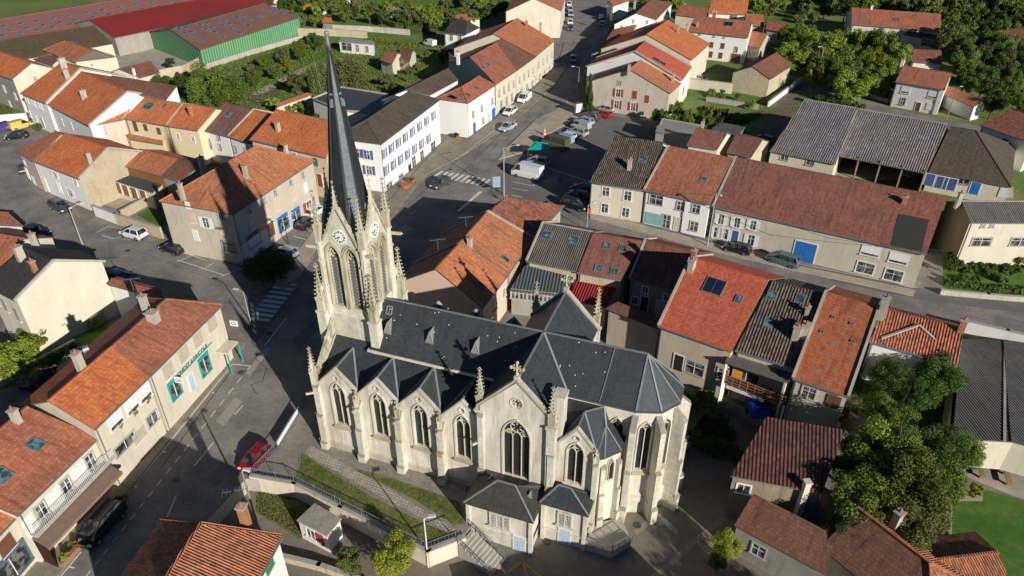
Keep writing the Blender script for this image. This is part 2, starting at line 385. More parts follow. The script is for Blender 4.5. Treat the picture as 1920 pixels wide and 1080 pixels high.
PAVE=gmat('pavement asphalt',[(.35,(.20,.18,.14)),(.65,(.28,.25,.195))],s1=.5,mottle=.4)
SAND=gmat('beige paving',[(.35,(.33,.28,.22)),(.65,(.42,.36,.28))],s1=.5,mottle=.25)
CONC=gmat('concrete yard',[(.35,(.30,.28,.235)),(.65,(.42,.385,.32))],s1=.4,mottle=.35)
GRASS=gmat('lawn grass',[(.35,(.06,.14,.02)),(.55,(.10,.18,.03)),(.75,(.18,.19,.05))],s1=.4,s2=3,s3=22,bump=.06,mottle=.55)
ROUGHG=gmat('rough grass',[(.3,(.07,.12,.025)),(.5,(.14,.155,.045)),(.7,(.22,.175,.075))],s1=.6,s2=2.4,s3=16,bump=.08,mottle=.75)
LAWN=gmat('short lawn',[(.3,(.045,.12,.015)),(.5,(.07,.155,.022)),(.72,(.13,.17,.04))],s1=.35,s2=1.8,s3=24,bump=.04,mottle=.5)
FIELD=gmat('field grass',[(.35,(.10,.16,.03)),(.65,(.17,.21,.05))],s1=.06,s2=.5,mottle=.25)
VILL=gmat('garden earth and grass',[(.3,(.075,.145,.025)),(.5,(.125,.18,.045)),(.62,(.19,.19,.08)),(.75,(.27,.23,.15))],s1=.12,s2=1.1,s3=7,bump=.08,mottle=.6)
SOIL=gmat('bare soil',[(.35,(.11,.085,.06)),(.65,(.18,.145,.10))],s1=.7,mottle=.5)
PAINT=gmat('road paint',[(.3,(.50,.49,.46)),(.7,(.72,.70,.67))],s1=1.5,s2=5,mottle=.45)
YPAINT=gmat('yellow road paint',[(.3,(.48,.30,.06)),(.7,(.58,.36,.08))],s1=1.5,s2=5,mottle=.45)
# lower yard south and east of the church: hole in the main ground
lowrim=[U(462,897)[:2],U(553,911)[:2],U(640,955)[:2],U(803,1038)[:2],U(868,1013)[:2]]
lowrim+=[CW(-17.0,38.5,0)[:2],CW(-14,46,0)[:2],CW(-6,47,0)[:2],CW(-2.6,50.5,0)[:2]]
lowrim+=[U(1345,742)[:2],U(1480,800)[:2],U(1600,775)[:2],U(1785,835)[:2],(130,38),(130,-20),(-30,-20),U(215,1200)[:2],U(380,985)[:2]]
big=[(-900,-60),(900,-60),(900,1400),(-900,1400)]
o=sheet('ground',big,VILL,0,world=True,holes=[lowrim])
lowp=gmat('lower yard asphalt',[(.3,(.16,.135,.11)),(.5,(.20,.17,.14)),(.7,(.25,.21,.165))],mottle=.35)
sheet('lower_yard',[(p[0],p[1]) for p in [(-36,-25),(140,-25),(140,46),(60,60),(30,62),(0,60),(-10,46),(-25,60),(-34,46)]],lowp,LOW,world=True)
mb=MB()
for i in range(len(lowrim)):
    a=lowrim[i]; b=lowrim[(i+1)%len(lowrim)]
    if i in (4,5,6,7,13,12): continue
    mb.face([(a[0],a[1],LOW-.2),(b[0],b[1],LOW-.2),(b[0],b[1],0),(a[0],a[1],0)])
o=mb.build('bank',WA['conc'],origin=(0,0,0)); o['kind']='structure'
sheet('field',[(-1500,60),(-1500,-140),(1200,-140),(700,-75),(215,-6),(0,36)],FIELD,.004)
sheet('village_streets',[(-300,1150),(-420,240),(0,215),(90,235),(300,300),(640,390),(845,242),(1000,130),(1052,60),(1060,-40),(1075,-110),(1130,-110),(1140,-40),(1150,40),(1108,120),(1085,165),(1090,205),(1240,225),(1290,330),(1480,380),(1760,470),(2000,540),(2400,600),(2400,760),(1880,640),(1480,560),(1300,520),(1240,640),(1345,738),(1100,700),(1000,760),(868,1010),(803,1036),(640,953),(553,909),(462,895),(380,985),(215,1190)],ASPH,.004)
sheet('market_square',[(1085,212),(1240,228),(1180,420),(1115,412),(1050,396),(1000,380),(912,362),(950,320),(975,290),(1020,255)],ASPD,.008)
sheet('side_street',[(1106,405),(1340,470),(1500,506),(1720,562),(2100,610),(2100,545),(1850,545),(1720,540),(1460,488),(1340,452),(1110,398)],ASPD,.008)
# pavements: real 12 cm kerbs
def pave(pts,mat=PAVE,z=.12): return sheet('pavement',pts,mat,z,th=.3)
pave([(20,1150),(110,1080),(222,945),(340,800),(436,683),(462,640),(436,598),(405,570),(400,640),(300,790),(215,875),(30,1065)])
pave([(716,392),(838,258),(878,262),(934,218),(1004,163),(1046,120),(1058,80),(1066,80),(1062,128),(1036,165),(960,232),(868,292),(800,328),(770,362),(728,420)])
pave([(180,408),(320,458),(460,505),(470,514),(440,508),(350,474),(245,436),(172,414)])
pave([(60,330),(110,378),(165,405),(160,412),(96,388),(48,340)])
pave([(1108,398),(1210,424),(1340,458),(1500,500),(1716,545),(1712,556),(1500,510),(1330,470),(1106,410)],SAND)
pave([(1005,225),(1040,208),(1062,190),(1080,205),(1100,215),(1050,240),(1010,262),(985,285),(935,300),(948,280)],SAND)
pave([(500,520),(560,470),(590,430),(600,395),(610,400),(608,440),(585,480),(560,520),(530,545)],SAND,.10)
# paint
def stripe(name,segs,w,mat=PAINT,z=.014,zb=0):
    mb=MB()
    for (x0,y0,x1,y1) in segs:
        a=Vector(U(x0,y0,zb)); b=Vector(U(x1,y1,zb)); a.z=b.z=z; d=(b-a).normalized(); n=Vector((-d.y,d.x,0))*w/2
        mb.face([a+n,a-n,b-n,b+n])
    o=mb.build(name,mat,origin=(0,0,0)); o['kind']='structure'; return o
zs=[]
for i in range(10):
    t=i/9; zs.append((830+t*89,321+t*15,814+t*90,331+t*18))
stripe('zebra_crossing',zs,.55)
zs=[]
for i in range(9):
    t=i/8; zs.append((518-t*50,530+t*66,556-t*50,535+t*66))
stripe('zebra_crossing',zs,.55,z=.02)
stripe('stop_line',[(902,359,859,396)],.5)
pk=[(181,436,204,424),(204,424,236,432),(217,448,230,441),(332,491,360,479),(350,476,444,506),(378,506,400,494),(414,519,444,506),(190,441,215,448),(332,487,420,516)]
stripe('parking_line',pk,.13)
stripe('parking_line',[(436,683,334,810),(334,810,219,949),(152,1035,110,1086),(436,683,470,686),(470,686,464,693),(397,736,402,737),(352,791,358,792),(304,847,312,848),(250,912,257,913),(130,1063,140,1065)],.13)
ds=[]
for k in range(18):
    t=k/17.0; x=454-t*284; y=706+t*364; ds.append((x,y,x-9,y+11.5))
stripe('lane_marking',ds,.11)
stripe('lane_marking',[(537,596,495,650),(455,760,440,778),(400,830,365,873),(330,930,308,982),(780,395,770,402),(745,420,735,428)],.13)
stripe('lane_marking',[(1005-i*17,178+i*13.5,999-i*17,183+i*13.5) for i in range(9)],.13)
stripe('lane_marking',[(1029,150,1023,155),(940,200,935,204)],.13)
stripe('parking_line',[(565,427,597,438),(550,443,595,455),(534,459,579,470),(547,480,575,487)],.14)
stripe('parking_line',[(962,341,1000,349),(998,349,1003,346),(960,353,989,358),(960,366,979,370),(1010,336,1030,341)],.14,z=.018)
stripe('lane_marking',[(240,463,460,548),(470,552,560,585)],.05,plain((.06,.055,.05),.9),z=.013)
stripe('yellow_marking',[(950,1074,979,1053),(979,1053,1014,1082),(979,1053,990,1085),(925,1060,945,1072)],.14,YPAINT,z=LOW+.02,zb=LOW)
stripe('drainage_channel',[(1246,953,1190,1000),(1380,950,1215,1092)],.55,gmat('channel concrete',[(.3,(.22,.19,.15)),(.7,(.28,.245,.19))],mottle=.3),z=LOW+.016,zb=LOW)
stripe('tar_seam',[(560,540,480,640),(430,700,300,880),(960,208,760,390),(1020,170,860,330)],.09,plain((.04,.037,.035),.9),z=.012)
def patch(pts,c,z=.010,name='road_patch',zb=0): return sheet(name,pts,gmat('patch %.3f'%c,[(.3,(c,c*.93,c*.85)),(.7,(c*1.25,c*1.16,c*1.05))],mottle=.3),z+zb,zb=zb)
patch([(150,350),(215,378),(205,392),(140,366)],.15); patch([(545,640),(590,600),(600,615),(560,655)],.13); patch([(405,790),(440,745),(455,752),(420,800)],.28); patch([(860,300),(905,268),(918,276),(874,310)],.15)
patch([(930,240),(985,195),(992,200),(938,247)],.29); patch([(20,270),(60,262),(90,290),(40,300)],.16); patch([(700,470),(760,420),(775,428),(715,482)],.27); patch([(1560,520),(1700,550),(1695,556),(1556,526)],.12,z=.016); patch([(1180,990),(1230,960),(1260,975),(1205,1010)],.15,zb=LOW,z=.012)
patch([(385,900),(430,850),(450,860),(405,915)],.15); patch([(460,700),(500,650),(507,655),(468,706)],.29); patch([(1000,230),(1020,215),(1032,220),(1012,236)],.25,z=.13)
MAN=plain((.07,.07,.07),.7,.3)
for i,(px,py,q) in enumerate(((452,698,0),(505,625,0),(240,470,0),(120,330,0),(845,318,0),(935,236,0),(1000,180,0),(1240,445,0),(1600,530,0),(700,440,0),(330,900,0),(1026,1016,1),(1195,985,1),(640,500,0))):
    x,y,z_=U(px,py,LOW if q else 0); mb=MB(); mb.tube((x,y,z_+.005),(x,y,z_+.03),.36,n=16); o=mb.build('manhole_cover',MAN,origin=(x,y,z_)); tag(o,['dark manhole cover before the bank canopy','dark manhole cover near the shaded crossing','manhole cover by the white parked car','manhole cover on the bend at far left','manhole cover near the sunlit zebra crossing','manhole cover on the main street beside the silver car','manhole cover high up the main street','manhole cover before the white shop house','manhole cover on the shaded side street','manhole cover in the shaded main street','manhole cover near the black people carrier','manhole cover beside the chapel door','manhole cover south of the apse','manhole cover below the terrace row'][i],'manhole cover','manhole covers')
for k,pp in enumerate((((470,640),(485,655),(478,672),(500,690),(492,715),(470,722),(482,740)),((930,205),(915,225),(925,245),(905,262),(890,300)),((90,300),(130,330),(150,325),(190,350)),((960,250),(950,262),(935,262),(925,280)),((1040,150),(1020,175),(1000,190),(990,215)))):
    stripe('crack',[(a[0],a[1],b[0],b[1]) for a,b in zip(pp,pp[1:])],.07,plain((.035,.033,.03),.9),z=.0135)
stripe('kerb',[(1340,452,1460,489),(1460,489,1720,541),(560,520,590,480),(866,292,934,240),(934,240,1004,175)],.22,gmat('kerb stone',[(.3,(.34,.32,.28)),(.7,(.44,.41,.36))]),z=.135)
stripe('gutter_strip',[(108,1084,222,949),(222,949,340,804),(340,804,436,687)],.25,gmat('gutter concrete',[(.3,(.19,.175,.15)),(.7,(.25,.23,.2))]),z=.0125)
# gardens, lawns, yards
sheet('lawn',[(255,403),(288,385),(318,396),(306,428)],LAWN,.02)
sheet('yard_paving',[(197,385),(226,366),(262,374),(220,392)],SAND,.02)
sheet('yard_paving',[(195,150),(205,80),(262,55),(380,120),(330,140),(225,145)],CONC,.02)
sheet('garden_grass',[(300,180),(330,140),(560,70),(640,65),(850,90),(880,100),(830,140),(700,170),(640,215),(480,215),(400,205),(310,190)],VILL,.008)
sheet('lawn',[(440,160),(505,125),(545,100),(600,75),(620,110),(560,120),(520,145),(470,170)],GRASS,.014)
sheet('lawn',[(690,150),(790,150),(810,120),(760,140)],GRASS,.014)
sheet('garden_path',[(565,128),(590,118),(596,126),(540,150),(500,172),(480,180),(470,176),(520,150)],SAND,.018)
sheet('lawn',[(690,190),(760,165),(770,180),(700,205)],GRASS,.014)
sheet('lawn',[(800,150),(850,120),(870,125),(820,155)],GRASS,.014)
sheet('lawn',[(620,120),(700,125),(700,145),(640,140)],GRASS,.013)
sheet('lawn',[(870,60),(930,70),(900,95),(860,90)],GRASS,.014)
sheet('lawn',[(1560,0),(1590,10),(1500,30),(1440,10),(1480,-10)],GRASS,.014)
sheet('vegetable_plot',[(440,190),(520,150),(535,160),(500,200)],SOIL,.016)
sheet('lawn',[(610,75),(860,60),(860,40),(720,25),(640,40)],GRASS,.012)
sheet('lawn',[(660,0),(900,30),(930,-10),(700,-40)],GRASS,.012)
sheet('lawn',[(1310,175),(1480,150),(1500,165),(1410,205),(1330,195)],GRASS,.012)
sheet('lawn',[(1420,210),(1480,170),(1520,175),(1500,190),(1440,290),(1420,270)],ROUGHG,.016)
sheet('track',[(1418,262),(1475,165),(1512,168),(1500,182),(1450,282)],SOIL,.02)
sheet('lane',[(1495,140),(1505,146),(1600,175),(1680,205),(1760,222),(1920,250),(2100,290),(2100,310),(1900,275),(1750,240),(1660,215),(1570,190),(1480,158)],ASPH,.012)
sheet('farmyard',[(1545,330),(1760,345),(1750,300),(1590,285)],CONC,.014)
sheet('farmyard',[(1740,360),(1900,372),(1900,350),(1745,340)],CONC,.014)
sheet('lawn',[(1768,470),(2000,470),(2000,560),(1768,545)],GRASS,.012)
sheet('lawn',[(1780,910),(1790,935),(1845,918),(2000,960),(2100,1100),(1880,1090),(1785,1010)],LAWN,LOW+.02,zb=LOW)
sheet('garden_path',[(1765,905),(1785,890),(1800,925),(1842,925),(1842,940),(1786,940),(1784,1010),(1768,1000)],SAND,LOW+.03,zb=LOW)
sheet('terrace',[(1800,890),(1850,820),(2000,830),(2000,960),(1900,930)],CONC,LOW+.024,zb=LOW)
sheet('lawn',[(110,640),(205,590),(200,640),(40,720),(-40,745),(-40,640)],GRASS,.014)
sheet('courtyard',[(1150,640),(1240,640),(1345,738),(1280,700),(1200,680)],CONC,.02)
sheet('garden_grass',[(1270,700),(1345,738),(1480,798),(1590,772),(1785,833),(1800,690),(1600,690),(1370,680),(1300,660)],VILL,.018)
sheet('gravel',[(1590,740),(1640,760),(1600,810),(1575,800)],SOIL,.03)
sheet('grass_verge',[(480,905),(553,915),(640,960),(560,1010),(480,960)],ROUGHG,LOW+.02,zb=LOW)
# churchyard terrace
T0=.10
tp=[(572,758),(600,750),(640,790),(870,900),(885,985),(868,1008),(803,1030),(640,948),(553,903),(476,888),(520,845)]
sheet('churchyard_terrace',tp,gmat('churchyard gravel',[(.3,(.20,.18,.15)),(.7,(.28,.25,.21))],mottle=.4),T0,th=.3)
cob=gmat('cobbles',[(.35,(.22,.195,.165)),(.65,(.33,.29,.24))],s1=.6,mottle=.3)
def setts(key,c1,c2,bw,rh,rot):
    m,nt,b,N=newmat('ground '+key)
    geo=N('ShaderNodeMapping',i_Vector=N('ShaderNodeNewGeometry').outputs['Position'],i_Rotation=(0,0,rot)).outputs[0]
    br=N('ShaderNodeTexBrick',i_Vector=geo,i_Scale=1,i_Color1=c4(c1),i_Color2=c4(c2),i_Mortar=(.19,.175,.14,1)); br.inputs['Brick Width'].default_value=bw; br.inputs['Row Height'].default_value=rh; br.inputs['Mortar Size'].default_value=.035
    n=noise(N,geo,1.4,5)
    nt.links.new(mix(N,.6,br.outputs['Color'],mix(N,1,br.outputs['Color'],ramp(N,n,[(.3,(.6,.6,.55)),(.7,(1.3,1.3,1.3))]),'MULTIPLY')),b.inputs['Base Color']); b.inputs['Roughness'].default_value=.9
    nt.links.new(N('ShaderNodeBump',i_Height=br.outputs['Fac'],i_Strength=-.5,i_Distance=.03).outputs[0],b.inputs['Normal'])
    return m
SET=setts('setts',(.24,.21,.185),(.36,.32,.27),.26,.17,.35); SLABS=setts('paving slabs',(.36,.33,.27),(.44,.405,.33),.42,.27,-.55)
sheet('cobbled_strip',[(545,842),(590,838),(670,860),(745,880),(822,905),(872,915),(862,938),(800,915),(705,888),(640,868)],SET,T0+.012)
sheet('grass_plot',[(566,850),(610,880),(700,935),(800,985),(838,1000),(803,1020),(700,975),(640,945),(552,900),(562,880)],ROUGHG,T0+.016)
sheet('grass_plot',[(660,880),(720,892),(800,920),(862,943),(872,985),(850,985),(780,940),(720,910)],ROUGHG,T0+.016)
sheet('stone_path',[(570,850),(582,836),(640,868),(720,914),(790,955),(858,994),(864,1004),(848,1004),(790,972),(700,926),(612,876)],SLABS,T0+.024)
# ------------------------------------------------------------------ house parts
WCACHE={}
def wmesh(w,h,sty,col):
    """window mesh pair in local frame: x along wall, y outward, z up; returns (frame mesh, pane mesh)"""
    k=(round(w,2),round(h,2),sty,col)
    if k in WCACHE: return WCACHE[k]
    f=MB(); p=MB(); fm=PVC; pm=GL
    fw=.11
    if sty in('w','s','r','sh','n'):
        sur=WA['white'] if sty!='n' else PAR
        for (c,s) in (((-w/2-fw/2,.03,0),(fw,.09,h+2*fw)),((w/2+fw/2,.03,0),(fw,.09,h+2*fw)),((0,.03,h/2+fw/2),(w,.09,fw))): f.box(c,s,m=0)
        f.box((0,.07,-h/2-fw/2),(w+.34,.18,fw),m=0)
        if sty!='r' and sty!='sh':
            f.box((0,.025,0),(.06,.05,h),m=1)
            for s in(-1,1): f.box((s*(w/2-.025),.025,0),(.05,.05,h),m=1)
            f.box((0,.025,h/2-.025),(w,.05,.05),m=1); 
            if h>1.1: f.box((0,.028,h*.12),(w,.04,.04),m=1)
        if sty=='s':
            sw=w*.5
            for s in(-1,1): f.box((s*(w/2+fw+sw/2),.05,0),(sw,.05,h+.08),m=2)
        mats=[sur,PVC,plain(CC.get(col,(.5,.5,.5)),.6)]
        pm=GL if sty in('w','s','n') else plain(CC.get(col,(.7,.7,.7)),.6)
        if sty=='r':  # half lowered roller shutter above glass
            f.box((0,.045,h*.12),(w,.05,h*.76),m=2); pm=GL
    elif sty=='c':   # closed shutters
        f.box((0,.06,-h/2-.05),(w+.2,.14,.08),m=0)
        for s in(-1,1):
            f.box((s*w/4,.04,0),(w/2-.015,.06,h),m=2)
            for q in(-.3,.3): f.box((s*w/4,.08,h*q),(w/2-.08,.03,.08),m=2)
        mats=[WA['white'],PVC,plain(CC[col],.6)]
    elif sty in('d','g'):
        for (c,s) in (((-w/2-.06,.03,0),(.12,.1,h)),((w/2+.06,.03,0),(.12,.1,h)),((0,.03,h/2+.06),(w+.24,.1,.12))): f.box(c,s,m=0)
        n=2 if sty=='g' else 1
        for i in range(n):
            x=-w/2+w*(i+.5)/n
            f.box((x,.04,0),(w/n-.03,.05,h),m=2)
            for q in range(4): f.box((x-w/n*.5+w/n*(q+.5)/4,.07,0),(.03,.02,h-.1),m=2)
        mats=[WA['white'],PVC,plain(CC[col],.5)]; p=MB()
    elif sty=='shop':
        f.box((0,.05,h/2+.22),(w+.3,.14,.4),m=2)
        for s in(-1,1): f.box((s*(w/2+.08),.04,-.05),(.16,.12,h+.1),m=2)
        f.box((0,.06,-h/2-.1),(w+.3,.14,.2),m=2)
        for q in range(1,max(2,int(w/1.2))): f.box((-w/2+w*q/max(2,int(w/1.2)),.03,0),(.06,.07,h),m=1)
        mats=[WA['white'],PVC,plain(CC[col],.5)]
    if sty not in('d','g','c'):
        p.face([(-w/2,.018,-h/2),(w/2,.018,-h/2),(w/2,.018,h/2),(-w/2,.018,h/2)][::-1])
    fo=f.build('window',mats,origin=(0,0,0)); po=p.build('pane',pm,origin=(0,0,0)) if p.f else None
    r=(fo.data,po.data if po else None)
    bpy.data.objects.remove(fo)
    if po: bpy.data.objects.remove(po)
    WCACHE[k]=r; return r
def put_window(parent,pos,n,w,h,sty,col=None):
    fm,pm=wmesh(w,h,sty,col)
    nm={'d':'door','g':'garage_door','shop':'shop_window','c':'shutters'}.get(sty,'window')
    o=bpy.data.objects.new(nm,fm); COL.objects.link(o); o.parent=parent
    o.location=Vector(pos)-ORG.get(parent.name,Vector()); o.rotation_euler=(0,0,math.atan2(n.y,n.x)-math.pi/2)
    if pm:
        q=bpy.data.objects.new('pane',pm); COL.objects.link(q); q.parent=o
    return o
def skylight(root,px,py,o,n,w=.78,h=1.0,name='roof_window',mat=None):
    P=hit(px,py,o,n); hv=Vector((0,0,1)).cross(n).normalized(); vv=n.cross(hv)
    f=MB()
    def q(a,b,c): return P+hv*a+vv*b+n*c
    def bb(x0,x1,y0,y1,z0,z1,m=0): f.hexa([q(x0,y0,z0),q(x1,y0,z0),q(x1,y1,z0),q(x0,y1,z0)],[q(x0,y0,z1),q(x1,y0,z1),q(x1,y1,z1),q(x0,y1,z1)],m)
    t=.07
    bb(-w/2-t,-w/2,-h/2-t,h/2+t,-.02,.10); bb(w/2,w/2+t,-h/2-t,h/2+t,-.02,.10); bb(-w/2,w/2,-h/2-t,-h/2,-.02,.10); bb(-w/2,w/2,h/2,h/2+t,-.02,.10)
    if name!='roof_window': bb(-.01,.01,-h/2,h/2,0,.09)
    fo=f.build(name,ZINC,root)
    g=MB(); bb2=[q(-w/2,-h/2,.06),q(w/2,-h/2,.06),q(w/2,h/2,.06),q(-w/2,h/2,.06)]; g.face(bb2); g.build('glass' if name=='roof_window' else 'solar_cells',mat or SGL,fo)
CHN=[0]
def chimney(roof,P,s=(.55,.8),h=1.3,rz=0,mat=None,pots=1):
    mb=MB(); z=P.z
    mb.box((P.x,P.y,z+h/2-.5),(s[0],s[1],h+1.0),rz,0)
    mb.box((P.x,P.y,z+h+.04),(s[0]+.16,s[1]+.16,.1),rz,1)
    co,si=math.cos(rz),math.sin(rz)
    for k in range(pots):
        d=(k-(pots-1)/2)*.36; mb.tube((P.x-si*d,P.y+co*d,z+h+.08),(P.x-si*d,P.y+co*d,z+h+.5),.13,.10,8,2)
    mb.build('chimney',[mat or RENDERW,PAR,TERRA],roof)
HOUSES={}; HPL={}
def house(name,label,A,B,R1,R2,he,pitch,roof,wall,cat='house',z0=0,hipA=0,hipB=0,ov=.28,par='',wins=(),chim=(),sky=(),group=None,k=1.0,mono=False,nback=True,gut=True,gw=None,wall2=None,th=.14,parh=.12):
    """gable, hip or mono-pitch building; A,B = front eave, R1,R2 = ridge, surveyed points"""
    a=Vector(U(*A,he)); b=Vector(U(*B,he)); e=(b-a).normalized(); n=Vector((-e.y,e.x,0))  # n points to the back (away from eave, to the ridge)
    def rp(h): return Vector(U(*R1,h)),Vector(U(*R2,h))
    def dist(h):
        p,q=rp(h); return ((p+q)/2-a).dot(n)
    lo,hi=he,he+14
    for _ in range(40):
        h=(lo+hi)/2
        if h-he<math.tan(R_(pitch))*dist(h): lo=h
        else: hi=h
    hr=h; r1,r2=rp(hr); D=dist(hr)
    # make the ridge parallel to the eave; at a gable end it follows the surveyed verge
    r1=a+e*(r1-a).dot(e)+n*D; r2=a+e*(r2-a).dot(e)+n*D; r1.z=r2.z=hr
    L=(b-a).length
    sA=(r1-a).dot(e); sB=(r2-a).dot(e)
    kA=0 if hipA else 1; kB=0 if hipB else 1
    def bk(base,s,kk): # back eave corner: k*D beyond the ridge, following the verge skew if gabled
        return a+e*((base)+(s-base)*(1+k)*kk)+n*(D*(1+k))
    a2=bk(0,sA,kA); b2=bk(L,sB,kB)
    zb=hr-(hr-he)*k
    a2.z=b2.z=zb
    if mono: a2=r1.copy(); b2=r2.copy()
    org=(a+b+a2+b2)/4; org.z=z0
    root=empty(name,org,label,cat,group)
    HOUSES[label]=root
    PLN={}
    # roof slabs
    rb=MB(); T=th
    up=Vector((0,0,T*.4))
    def quad(*P): rb.slab([p+up for p in P],T,0,1)
    if hipA or hipB:
        F=[a,b,r2,r1]
        mbp=[F,[b2,a2,r1,r2]]
        if hipA: mbp.append([a2,a,r1])
        if hipB: mbp.append([b,b2,r2])
        for P in mbp:
            rb.poly([p+up for p in P],0)
        ring=[a,b,b2,a2]
        for i in range(4):
            p=ring[i]; q=ring[(i+1)%4]
            if (i==1 and not hipB): rb.face([b-up,b2-up,b2+up,r2+up,b+up],1); continue
            if (i==3 and not hipA): rb.face([a2-up,a-up,a+up,r1+up,a2+up],1); continue
            rb.face([p-up*1.5,q-up*1.5,q+up,p+up],1)
        rb.poly([p-up*1.5 for p in ring][::-1],1)
    else:
        quad(a,b,r2,r1)
        if not mono: quad(b2,a2,r1,r2)
    # ridge and hip caps
    cap=2
    def capline(p,q,w=.22): rb.bar(p+up+Vector((0,0,.03)),q+up+Vector((0,0,.03)),w,.1,cap)
    if not mono: capline(r1,r2)
    if hipA: capline(a,r1); capline(a2,r1)
    if hipB: capline(b,r2); capline(b2,r2)
    ro=rb.build('roof',[RO[roof],plain((.13,.11,.09),.8),RO[roof] if roof[:4]!='corr' else PAR],root)
    for s,(p,q) in (('l',(a,r1)),('r',(b,r2))):
        if s in par:
            m=MB(); hh=Vector((0,0,parh)); sgn=1 if s=='l' else -1
            m.bar(p+up+hh*.5,q+up+hh*.5,.26,parh+.14,0); 
            if not mono:
                qq=a2 if s=='l' else b2
                m.bar(qq+up+hh*.5,q+up+hh*.5,.26,parh+.14,0)
            m.build('coping',PAR,root)
    if gut and L>2:
        m=MB(); m.bar(a-n*.04-up*.6,b-n*.04-up*.6,.12,.12,0)
        xx=a+e*.35+n*(ov-.06); 
        m.bar(Vector((xx.x,xx.y,he-.15)),Vector((xx.x,xx.y,z0)),.08,.08,0); m.build('gutter',ZINC,root)
    # walls
    tn=(hr-he)/D if D>.1 else 0
    eo=.12
    def W(s,d): # along, depth
        return a+e*s+n*d
    def skew(s0,s1,d): return s0+(s1-s0)*d/D if D else s0
    dB=D*(1+k)
    fa=W(skew(0,sA if kA else 0,ov)+eo,ov); fb=W(skew(L,sB if kB else L,ov)-eo,ov)
    if mono: dd=D-.02; ba=W(sA+eo,dd); bb_=W(sB-eo,dd)
    else: dd=dB-ov; ba=W((a2-a).dot(e)+eo,dd); bb_=W((b2-a).dot(e)-eo,dd)
    zt=he+ov*tn-T*.7
    ztb=(hr-T*.7) if mono else (zb+ov*tn-T*.7)
    wb=MB(); g=lambda p,z:Vector((p.x,p.y,z))
    zz=z0-.3
    wb.face([g(fa,zz),g(fb,zz),g(fb,zt),g(fa,zt)],0)
    wb.face([g(bb_,zz),g(ba,zz),g(ba,ztb),g(bb_,ztb)],0)
    ra=Vector((r1.x,r1.y,hr-T))+e*eo; rbp=Vector((r2.x,r2.y,hr-T))-e*eo
    if mono or hipB: wb.face([g(fb,zz),g(bb_,zz),g(bb_,ztb),g(fb,zt)],1)
    else: wb.poly([g(fb,zz),g(bb_,zz),g(bb_,ztb),rbp,g(fb,zt)],1)
    if mono or hipA: wb.face([g(ba,zz),g(fa,zz),g(fa,zt),g(ba,ztb)],1)
    else: wb.poly([g(ba,zz),g(fa,zz),g(fa,zt),ra,g(ba,ztb)],1)
    wb.build('wall',[WA[wall],WA[gw or wall]],root)
    planes={'f':(fa,-n),'b':(ba,n)}
    er=(bb_-fb).normalized(); planes['r']=(fb,Vector((er.y,-er.x,0)))
    el=(ba-fa).normalized(); planes['l']=(fa,Vector((-el.y,el.x,0)))
    for wd in wins:
        wk,px,py,ww,hh,sty=wd[:6]; col=wd[6] if len(wd)>6 else 'white'
        o,nn=planes[wk]; put_window(root,hit(px,py,o,nn),nn,ww,hh,sty,col)
    rn=(b-a).cross(r1-a).normalized()
    if rn.z<0: rn=-rn
    for c in chim:
        px,py=c[0],c[1]; P=hit(px,py,a+up,rn); hh=c[2] if len(c)>2 else 1.2; sz=c[3] if len(c)>3 else (.5,.75); mt=c[4] if len(c)>4 else None; pt=c[5] if len(c)>5 else 1
        chimney(ro,P,sz,hh,math.atan2(e.y,e.x),mt,pt)
    for c in sky:
        px,py=c[0],c[1]; w_=c[2] if len(c)>2 else .75; h_=c[3] if len(c)>3 else 1.0
        if len(c)>4: skylight(root,px,py,a+up,rn,w_,h_,'solar_panel',plain((.012,.02,.05),.25))
        else: skylight(root,px,py,a+up,rn,w_,h_)
    HPL[label]=planes
    return root,planes,dict(a=a,b=b,a2=a2,b2=b2,r1=r1,r2=r2,e=e,n=n,hr=hr,D=D,up=up,rn=rn,ro=ro)
def flatb(name,label,pts,h,roof,wall,cat='outbuilding',z0=0,parap=.0,wins=(),group=None,over=.15):
    "flat-roofed building; pts = surveyed corners of the roof edge"
    P=[Vector((*U(x,y,h)[:2],0)) for x,y in pts]
    ar=sum(P[i].x*P[(i+1)%len(P)].y-P[(i+1)%len(P)].x*P[i].y for i in range(len(P)))
    if ar<0: P=P[::-1]
    c=sum(P,Vector())/len(P); c.z=z0
    root=empty(name,c,label,cat,group)
    Q=[p+(Vector((c.x,c.y,0))-p).normalized()*over for p in P]
    mb=MB(); mb.prism(Q,z0-.3,h-.16); mb.build('wall',WA[wall],root)
    mb=MB(); mb.slab([Vector((p.x,p.y,h)) for p in P],.15,0,1)
    if parap:
        for i in range(len(P)):
            a=P[i]; b=P[(i+1)%len(P)]; mb.bar((a.x,a.y,h+parap/2),(b.x,b.y,h+parap/2),.18,parap,1)
    ro=mb.build('roof',[RO[roof],PAR],root)
    for wd in wins:
        i,px,py,ww,hh,sty=wd[:6]; col=wd[6] if len(wd)>6 else 'white'
        # pick facing wall nearest to the surveyed point
        best=None
        for j in range(len(Q)):
            a=Q[j]; b=Q[(j+1)%len(Q)]; d=(b-a).normalized(); nn=Vector((d.y,-d.x,0))
            if RAY(px,py).dot(nn)>=0: continue
            H_=hit(px,py,a,nn); s=(H_-a).dot(d)
            if -.3<=s<=(b-a).length+.3 and z0-.5<H_.z<h+.3: best=(H_,nn); break
        if best: put_window(root,best[0],best[1],ww,hh,sty,col)
    return root,P,ro
